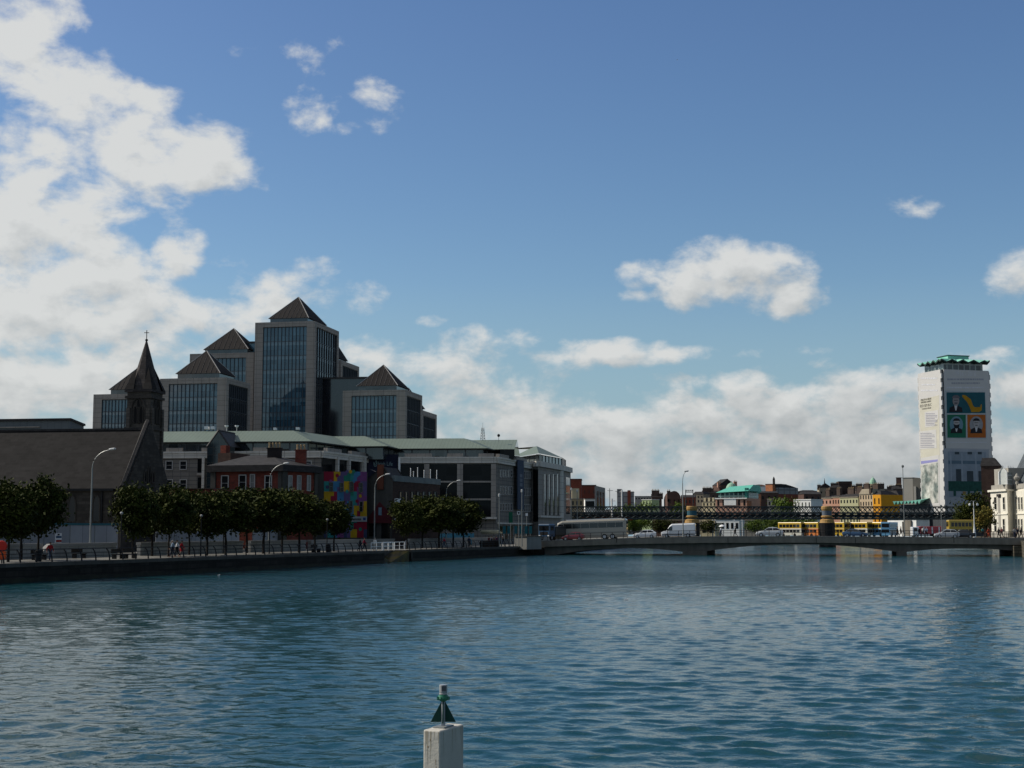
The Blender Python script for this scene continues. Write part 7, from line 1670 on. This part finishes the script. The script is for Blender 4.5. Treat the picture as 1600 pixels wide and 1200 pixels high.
cx, cy = (Lc + Vector(Rc)) / 2; pole_x, pole_y = G(692.5, cy, 1128)
m = MB()
for a, z0, z1, w_ in ((.075, zt - .26, zt - .235, .02), (.22, zt - .5, zt - .42, .006), (.12, zt - .16, zt - .13, .01), (.225, zt - .62, zt - .52, .005)): m.fbox(fA, a, a + w_, z0, z1, .0005, .0025)
m.build('chip_mark', rust, b_)
m = MB(); m.prism([tuple(Lc + e2 * .22 + e1 * -.05), tuple(Vector(Cc) + e2 * .22 + e1 * .05), tuple(Vector(Cc) + e2 * .56 + e1 * .05), tuple(Lc + e2 * .56 - e1 * .05)], zt + .0005, zt + .022); m.build('base_plate', galv, bc)
s_ = Yb * 1.018 / FPX
zb_ = zt + .02; MB().lathe([(3.1 * s_, 0), (3.1 * s_, Z(1096, cy) - zb_)], (pole_x, pole_y, zb_), 16).build('pole', mat('pole_grey', (.34, .35, .36), .5, .1, 3, metallic=.1), bc, smooth=False)
# triangular daymark: two crossed plates around the pole, point up
tz0, tz1 = Z(1128, cy), Z(1094, cy); tw = 19.5 * s_; gm_ = mat('daymark_green', (.012, .05, .038), .6, .2, 4)
for i, ang in enumerate((.0, math.pi / 2)):
    ux, uy = math.cos(ang), math.sin(ang); m = MB(); th = .008; nx, ny = -uy * th, ux * th
    for sd in (-1, 1):
        p = [(pole_x + ux * tw * sd, pole_y + uy * tw * sd, tz0), (pole_x + ux * .02 * sd, pole_y + uy * .02 * sd, tz0), (pole_x + ux * .02 * sd, pole_y + uy * .02 * sd, tz1)]
        q0 = [(a + nx, b + ny, c) for a, b, c in p]; q1 = [(a - nx, b - ny, c) for a, b, c in p]
        m.face(q0); m.face(q1[::-1])
        for k in range(3): j = (k + 1) % 3; m.face([q0[k], q0[j], q1[j], q1[k]])
    m.build('daymark', gm_, bc)
lg = mat('lantern_green', (.012, .14, .075), .35, .15, 5); z0 = Z(1096, cy); un = s_
MB().lathe([(3.5 * un, 0), (5.5 * un, 1.2 * un), (8.8 * un, 3.2 * un), (9.3 * un, 4.6 * un), (8.5 * un, 6.6 * un), (7.4 * un, 9.5 * un), (5.5 * un, 10.2 * un)], (pole_x, pole_y, z0), 20).build('lantern_collar', lg, bc)
for k in range(10):
    t = k * math.pi / 5; MB().box(pole_x + 9.2 * un * math.cos(t) - .008, pole_x + 9.2 * un * math.cos(t) + .008, pole_y + 9.2 * un * math.sin(t) - .008, pole_y + 9.2 * un * math.sin(t) + .008, z0 + 2.4 * un, z0 + 7.4 * un).build('collar_lug', lg, bc)
lens = mat('lantern_lens', (.30, .31, .31), .15, .2, 8, ior=1.5)
ln = MB().lathe([(5.6 * un, 10.2 * un), (6.6 * un, 10.8 * un), (6.6 * un, 12.2 * un), (5.8 * un, 12.8 * un), (6.2 * un, 14 * un), (6.4 * un, 24.5 * un), (6.0 * un, 25.6 * un), (2 * un, 26 * un)], (pole_x, pole_y, z0), 20).build('lantern', lens, bc)
MB().box(pole_x - 2.2 * un, pole_x + 4.5 * un, pole_y - 6.7 * un, pole_y - 5.0 * un, z0 + 16.5 * un, z0 + 24 * un).build('solar_cell', mat('solar_dark', (.07, .07, .08), .3, .2), ln)

def gull(x, y, z, label, fly=False):
    o = root('gull', (x, y, z), label, 'gull', 'gulls'); o.scale = (.45, .45, .45); wm_ = mat('gull_white', (.7, .7, .69), .7, .05); gw = mat('gull_grey', (.28, .29, .30), .7, .05)
    MB().tube([(-.24, 0, .10), (-.12, 0, .10), (.02, 0, .10), (.14, 0, .13), (.19, 0, .20), (.24, 0, .22), (.29, 0, .21)], [.02, .065, .085, .06, .04, .045, .012], 8).build('body', wm_, o) if False else None
    m = MB(); m.tube([(x - .24, y, z + .10), (x - .12, y, z + .10), (x + .02, y, z + .10), (x + .14, y, z + .13), (x + .19, y, z + .20), (x + .24, y, z + .22), (x + .28, y, z + .215)], [.02, .065, .085, .06, .04, .045, .02], 8); m.build('body', wm_, o, smooth=True)
    MB().tube([(x + .28, y, z + .215), (x + .34, y, z + .20)], [.014, .004], 5).build('beak', mat('beak_yellow', (.5, .3, .03), .6), o)
    for s in (-1, 1):
        m = MB()
        if fly: pts = [(x - .08, y + s * .05, z + .13), (x + .10, y + s * .05, z + .13), (x + .12, y + s * .35, z + .26), (x - .05, y + s * .7, z + .2), (x - .06, y + s * .35, z + .25)]
        else: pts = [(x - .26, y + s * .045, z + .15), (x - .02, y + s * .085, z + .12), (x + .10, y + s * .06, z + .15), (x, y + s * .05, z + .18)]
        m.face(pts); m.face([(a, b, c - .012) for a, b, c in reversed(pts)]); m.build('wing', gw, o)
for px, py, lab in ((978.5, 936, 'small white gull resting on the water at mid river'), (1493, 921, 'tiny white gull on the water near the right bank'), (342, 898, 'white gull on the water by the quay wall')):
    Y = CZ * FPX / (py - 829.2); x, y = G(px, Y, py); gull(x, y, -.03, lab)
p = P(1058, 94, 260); gull(p.x, p.y, p.z, 'lone bird high in the blue sky', True)
# far town blocks that close the view between the nearer buildings
for i, (x0, x1, yt, Y, tl) in enumerate(((900, 968, 800, 900, -3), (985, 1050, 796, 980, -5), (1060, 1125, 794, 1000, -4), (1185, 1262, 792, 960, 3), (1268, 1345, 798, 900, -6), (1340, 1440, 800, 880, -4), (1540, 1640, 780, 700, -4))):
    house(['low far block seen through the lattice left of the white masts', 'far pale block low behind the mint house', 'far block behind the round gabled warehouse', 'far block low behind the bright green tree', 'far block behind the terrace, seen under its eaves', 'far low block behind the yellow house', 'far block behind the white stone building'][i], x0, x1, yt, Y, tl, (stone_grey, soot, brick_shade, soot, stone_grey, soot, brick_shade)[i], ('gable', yt - 4, slate), (8, ((yt + 4, yt + 9), (yt + 14, yt + 19)), wg, .4), 12, group='far town blocks')
